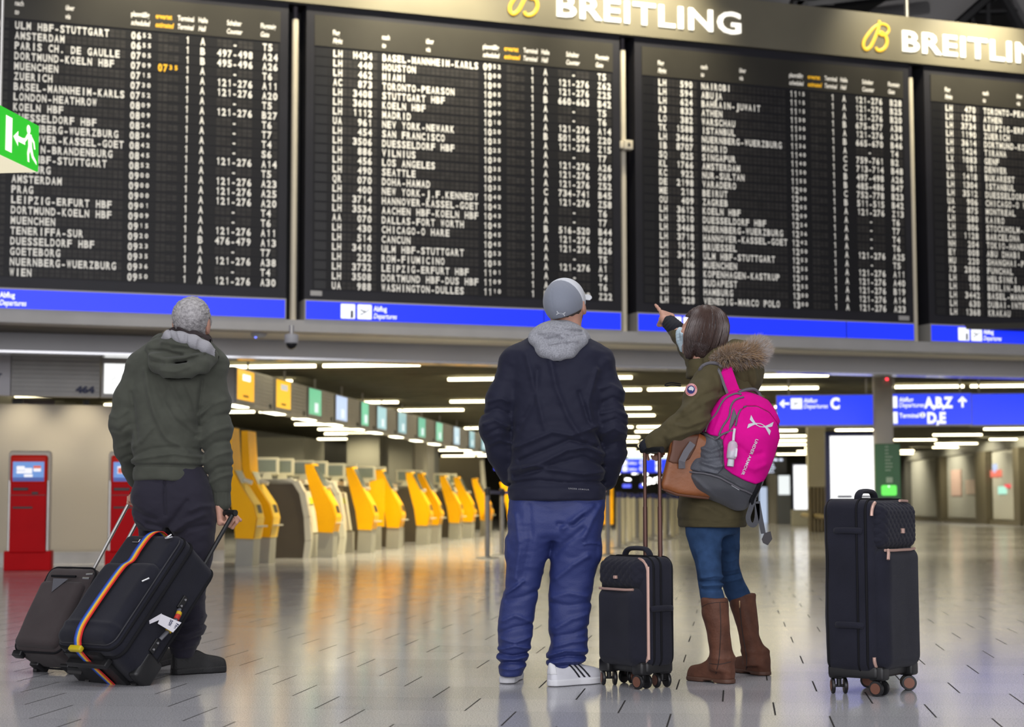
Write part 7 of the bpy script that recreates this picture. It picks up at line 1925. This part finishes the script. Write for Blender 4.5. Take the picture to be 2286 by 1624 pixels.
# loose strands lying on the hair
tb = bvh(hw); mb = MB(); rs = np.random.RandomState(9); crown_p = Vector(WH) + Vector(wR[2]) * .11 + Vector(wR[1]) * -.02
for i in range(420):
    a = rs.uniform(-math.pi * .95, math.pi * .95); pth = []
    for k in range(9):
        t = k / 8; th_ = .25 + 1.75 * t; wob = .05 * math.sin(3 * t + i)
        dirl = Vector((math.sin(a + wob) * math.sin(th_), -math.cos(a + wob) * math.sin(th_), math.cos(th_)))
        wd_ = Vector(wR[0]) * dirl.x + Vector(wR[1]) * dirl.y + Vector(wR[2]) * dirl.z
        src = Vector(WH) + wd_ * .3; h = tb.ray_cast(src, -wd_)
        if h[0] is None or (src - h[0]).length > .27: break
        if dirl.y > .25 and k > 2: break
        pth.append(h[0] + h[1] * (.0015 + .004 * rs.rand() * (k > 6)))
    if len(pth) > 3: mb.tube(pth, [.0011] * (len(pth) - 1) + [.0003], 4)
wpart(mb, 'strands', mat('hair_brown_light', (.075, .045, .037), .35, spec=.6), hw, smooth=True)

# ------------------------------------------------------------------ backpack: its own thing, hanging from her shoulder
YP = Y2 - .17
def wp(px, py, dy=0.0): return pt(px, py, YP + dy)
bpk = thing('backpack', 'pink and grey backpack with white emblem worn by the woman in the parka', 'backpack', (wp(1640, 1140).x, YP, wp(1640, 1140).z))
br_ = rows([(873, 1637, 1658, .03), (884, 1616, 1692, .07), (900, 1598, 1716, .09), (925, 1585, 1734, .11), (955, 1574, 1738, .125), (985, 1562, 1735, .135), (1020, 1540, 1724, .14), (1046, 1523, 1715, .145), (1070, 1522, 1706, .145), (1090, 1535, 1698, .14), (1108, 1566, 1690, .12), (1125, 1605, 1676, .09), (1141, 1640, 1662, .05)], wp)
PFD = foldset([([(1612, 905), (1600, 935), (1588, 965)], .008, .004), ([(1555, 1000), (1580, 1010), (1605, 1000)], .010, .008), ([(1545, 1015), (1570, 1030), (1600, 1025)], .010, -.008), ([(1560, 1035), (1590, 1045), (1610, 1040)], .009, .008), ([(1590, 985), (1600, 1010), (1606, 1035)], .008, -.006), ([(1540, 1065), (1565, 1090), (1590, 1110)], .008, .005), ([(1640, 1000), (1665, 1020), (1690, 1015)], .012, -.005), ([(1650, 1040), (1675, 1050), (1700, 1040)], .012, .005), ([(1560, 1050), (1600, 1062), (1650, 1090)], .006, .006), ([(1620, 960), (1624, 1000), (1628, 1050)], .008, .004)], wp)
def packF(P): return displace(P, loft(P, br_, 2.5), foldfn(PFD, ((18, 16, 18, .003, 61),)))
lo = wp(1505, 1150); hi = wp(1755, 862); blo = (lo.x, YP - .20, lo.z); bhi = (hi.x, YP + .20, hi.z)
bm_ = sdf('main_body', packF, blo, bhi, .0055, M['pack_grey'], bpk)
def polysd(X, Z, pix, w=wp):
    pts = [(w(a, b, -.1).x, w(a, b, -.1).z) for a, b in pix]; d = None; ins = np.zeros(np.broadcast(X, Z).shape, bool); n = len(pts)
    d = polyd(X, Z, pts + pts[:1])
    for i in range(n):
        (ax, az), (bx, bz) = pts[i], pts[(i + 1) % n]
        if abs(bz - az) < 1e-9: continue
        c = ((az > Z) != (bz > Z)) & (X < (bx - ax) * (Z - az) / (bz - az) + ax); ins = ins ^ c
    return np.where(ins, -d, d)
def patch(name, pix, m, lift, parent, vox=.005, back=.05):
    def F(P): return np.maximum(smax(packF(P) - lift, polysd(P[0], P[2], pix), .006), P[1] - (YP + back))
    return sdf(name, F, blo, bhi, vox, m, parent)
front = patch('front_panel', [(1612, 985), (1618, 973), (1632, 955), (1645, 935), (1652, 918), (1665, 908), (1690, 908), (1718, 922), (1736, 945), (1744, 975), (1732, 1020), (1716, 1060), (1706, 1075), (1685, 1082), (1660, 1074), (1632, 1060), (1614, 1046)], M['pink'], .012, bpk)
patch('side_panel', [(1636, 872), (1600, 892), (1584, 920), (1573, 960), (1586, 972), (1604, 976), (1612, 985), (1618, 973), (1632, 955), (1645, 935), (1652, 918), (1665, 907), (1690, 907), (1718, 921), (1740, 950), (1748, 940), (1720, 890), (1660, 864)], M['pink'], .006, bpk)
patch('side_pocket', [(1568, 966), (1600, 980), (1612, 985), (1612, 1046), (1600, 1060), (1560, 1055), (1524, 1045), (1545, 1010)], M['pack_mesh'], .007, bpk)
patch('gusset', [(1638, 908), (1645, 930), (1634, 952), (1628, 965), (1624, 958), (1632, 925)], M['zip_grey'], .009, bpk)
zs = lambda pts, r=.0045, m='zip_grey': seam('zip', pts, bm_, r, M[m], bpk, 6, .008)
zs([(1578, 966), (1586, 945), (1602, 925), (1612, 905), (1622, 892), (1642, 882), (1655, 884)]); zs([(1606, 973), (1614, 955), (1628, 932), (1632, 910), (1642, 895), (1660, 889)])
seam('front_zip', [(1642, 952), (1648, 930), (1656, 915), (1670, 908), (1692, 908), (1716, 920)], front, .0045, M['zip_grey'], bpk, 6, .003)
zs([(1526, 1050), (1550, 1056), (1580, 1058), (1610, 1068), (1645, 1086), (1676, 1102)], .004); zs([(1568, 966), (1585, 976), (1600, 981), (1612, 972), (1635, 963)], .005)
seam('emblem_mark', [(1633, 1084), (1650, 1094)], bm_, .0022, M['cap_white'], bpk, 5, .003)
decal('emblem', ua(1697, 950, 26, math.radians(17), .80), front, M['cap_white'], front, .002)
decal_text('lettering', 'UNDER ARMOUR', (1687, 980), (-33, 80), (6.2, 2.6), front, M['cap_white'], front, .025, .002, 1.05)
# shoulder strap (pink with grey edge), grab handle, tail straps
tpk = bvh(pk)
def onpk(px, py, lift=.012):
    d = ray(px, py).normalized(); h = tpk.ray_cast(CP, d); return h[0] - d * lift if h[0] is not None else None
cl = [onpk(x, y) for x, y in ((1612, 818), (1618, 830), (1623, 845), (1628, 860), (1634, 875), (1640, 890))]; cl = [c for c in cl if c is not None]
cl[0] = cl[0] + Vector((0, .03, .0)); nrm = [tuple(-ray(1625, 850).normalized())] * len(cl)
st_ = wpart(MB().strip([c + Vector((.008, 0, 0)) for c in cl], nrm, .058, .010), 'shoulder_strap', M['pink'], bpk, smooth=True)
wpart(MB().strip([c + Vector((-.024, -.002, 0)) for c in cl], nrm, .012, .013), 'strap_edge', M['zip_grey'], st_, smooth=True)
edge = [onpk(x, y, .010) for x, y in ((1562, 826), (1568, 818), (1580, 812), (1594, 811), (1606, 814), (1612, 820))]; edge = [e for e in edge if e is not None]
if len(edge) > 2: wpart(MB().tube(smooth_path(edge), .008, 8), 'strap_binding', M['zip_grey'], st_, smooth=True)
wpart(MB().tube(smooth_path([wp(1648, 878, -.05), wp(1662, 872, -.04), wp(1682, 870, -.03), wp(1694, 880, -.02), wp(1702, 902, -.03)]), .009, 8, flat=(1, 1.5)), 'grab_handle', M['zip_grey'], bpk, smooth=True)
wpart(MB().tube(smooth_path([wp(1698, 1068, -.10), wp(1690, 1092, -.10), wp(1680, 1112, -.09), wp(1678, 1130, -.08)]), .012, 8), 'side_buckle', M['piping'], bpk, smooth=True)
wpart(MB().strip(smooth_path([wp(1684, 1112, -.09), wp(1676, 1135, -.09), wp(1670, 1155, -.09), wp(1674, 1170, -.09), wp(1684, 1172, -.09), wp(1690, 1155, -.09), wp(1690, 1125, -.09)]), (0, -1, 0), .022, .003), 'tail_strap', M['pack_grey'], bpk)
wpart(MB().strip([wp(1691, 1120, -.09), wp(1698, 1160, -.09), wp(1704, 1192, -.09)], (0, -1, 0), .022, .003), 'tail_strap', M['pack_grey'], bpk)
wpart(MB().prism([(a.x, a.z) for a in (wp(1700, 1190), wp(1713, 1186), wp(1717, 1203), wp(1707, 1217), wp(1697, 1212), wp(1694, 1204))], YP - .096, YP - .088, 'xz'), 'strap_tab', mat('strap_tab', (.04, .036, .04), .6), bpk)
wpart(MB().strip([wp(1546, 990, -.12), wp(1532, 1010, -.13), wp(1522, 1030, -.13), wp(1522, 1046, -.12)], (0, -1, 0), .03, .004), 'hip_strap', M['zip_grey'], bpk)
# hand sanitiser bottle dangling from the zip
t0 = bvh(front)
def onf(px, py, off):
    d = ray(px, py).normalized(); h = t0.ray_cast(CP, d); return (h[0] if h[0] is not None else wp(px, py, -.14)) - d * off
ba = onf(1637, 985, .022); bb_ = onf(1632, 1028, .022)
bt = thing('sanitiser_bottle', 'small clear sanitiser bottle with white cap clipped to the pink backpack', 'bottle', tuple(bb_))
ax = (ba - bb_).normalized(); RB = ax.to_track_quat('Z', 'Y').to_matrix().to_4x4(); BLn = (ba - bb_).length
MB().lathe([(.011, .002), (.021, .008), (.0225, .02), (.0225, BLn * .78), (.018, BLn * .92), (.008, BLn)], 20, M=RB).build('bottle_body', mat('clear_plastic', (.75, .72, .80), .12, alpha=.55, spec=.6), bt, smooth=True)
MB().lathe([(.0145, -.028), (.015, -.024), (.0145, .002), (.012, .003)], 18, M=RB).build('cap', M['cap_white'], bt, smooth=True)
o = MB().lathe([(.0185, .012), (.0195, .02), (.0195, BLn * .45), (.0185, BLn * .46)], 18, M=RB).build('gel', mat('gel_violet', (.45, .38, .55), .2, alpha=.6), bt, smooth=True)
kp = [Vector(p) - bb_ for p in (ba, onf(1638, 972, .012), onf(1640, 958, .010))]
MB().tube(kp, .006, 8).build('holder_band', mat('clear_band', (.7, .68, .74), .25), bt, smooth=True)
MB().bbox(-.034, -.016, -.006, .004, .012, .055, .006, M=RB).build('flap', bpy.data.materials['clear_band'], bt, smooth=True)

# ------------------------------------------------------------------ brown leather handbag under her arm
YH = Y2 - .24
hbw = lambda px, py, dy=0.0: pt(px, py, YH + dy)
hbag = thing('handbag', 'tan brown leather handbag hanging between the woman and her backpack', 'handbag', tuple(hbw(1515, 1100)))
M['tan'] = mat('tan_leather', (.24, .078, .022), .45, bump=(60, .12), var=(10, .12)); M['tan_dark'] = mat('tan_leather_dark', (.10, .032, .012), .5)
hpix = [(1500, 975), (1560, 970), (1600, 990), (1592, 1060), (1586, 1112), (1550, 1109), (1512, 1104), (1478, 1092), (1476, 1082), (1484, 1052), (1494, 1012)]
def bagF(P):
    d = smax(polysd(P[0], P[2], hpix, lambda a, b, c=0: hbw(a, b)), np.abs(P[1] - (YH + .01 + .15 * (P[0] - hbw(1530, 1050).x))) - .045, .03) - .004
    return displace(P, d, lambda X, Y, Z: .003 * vnoise(X * 14, Y * 14, Z * 12, 71) * 2)
hb_ = sdf('body', bagF, (hbw(1465, 1120).x, YH - .10, hbw(1500, 1122).z), (hbw(1610, 1120).x, YH + .13, hbw(1500, 955).z), .0055, M['tan'], hbag)
def flapB(P): return np.maximum(smax(bagF(P) - .004, polysd(P[0], P[2], [(1495, 1010), (1500, 975), (1560, 970), (1552, 1000), (1538, 1026), (1518, 1037), (1500, 1036), (1489, 1031)], lambda a, b, c=0: hbw(a, b)), .004), P[1] - YH - .02)
sdf('flap', flapB, (hbw(1465, 1120).x, YH - .11, hbw(1500, 1060).z), (hbw(1610, 1120).x, YH + .10, hbw(1500, 955).z), .0045, M['tan_dark'], hbag)
wpart(MB().tube([hbw(1481, 1093, -.035), hbw(1512, 1105, -.04), hbw(1550, 1110, -.04), hbw(1582, 1113, -.03)], .006, 8), 'bottom_piping', M['tan_dark'], hbag, smooth=True)
wpart(MB().add([hbw(1486, 1101, .01), hbw(1513, 1110, .01), hbw(1513, 1104, .03), hbw(1486, 1096, .03)], [(0, 1, 2, 3)]), 'paper_edge', M['cap_white'], hbag)

# telescopic bars from the cabin case up to her hand
Ms = (Matrix.Translation(small.location) @ small.rotation_euler.to_matrix().to_4x4()).inverted()
def barx(px, py):                      # where a picture point meets the plane of the bars in the case frame
    n = (small.rotation_euler.to_matrix() @ Vector((0, 1, 0))); p0 = Vector(small.location) + n * .075
    return Ms @ onp(px, py, p0, n)
x0 = barx(1474, 1236).x; x1 = barx(1441, 1222).x
zt_ = barx(1458, 1005).z; zm_ = barx(1458, 1132).z
bars(small, sorted((x0, x1)), .075, .5, zt_, zm_)
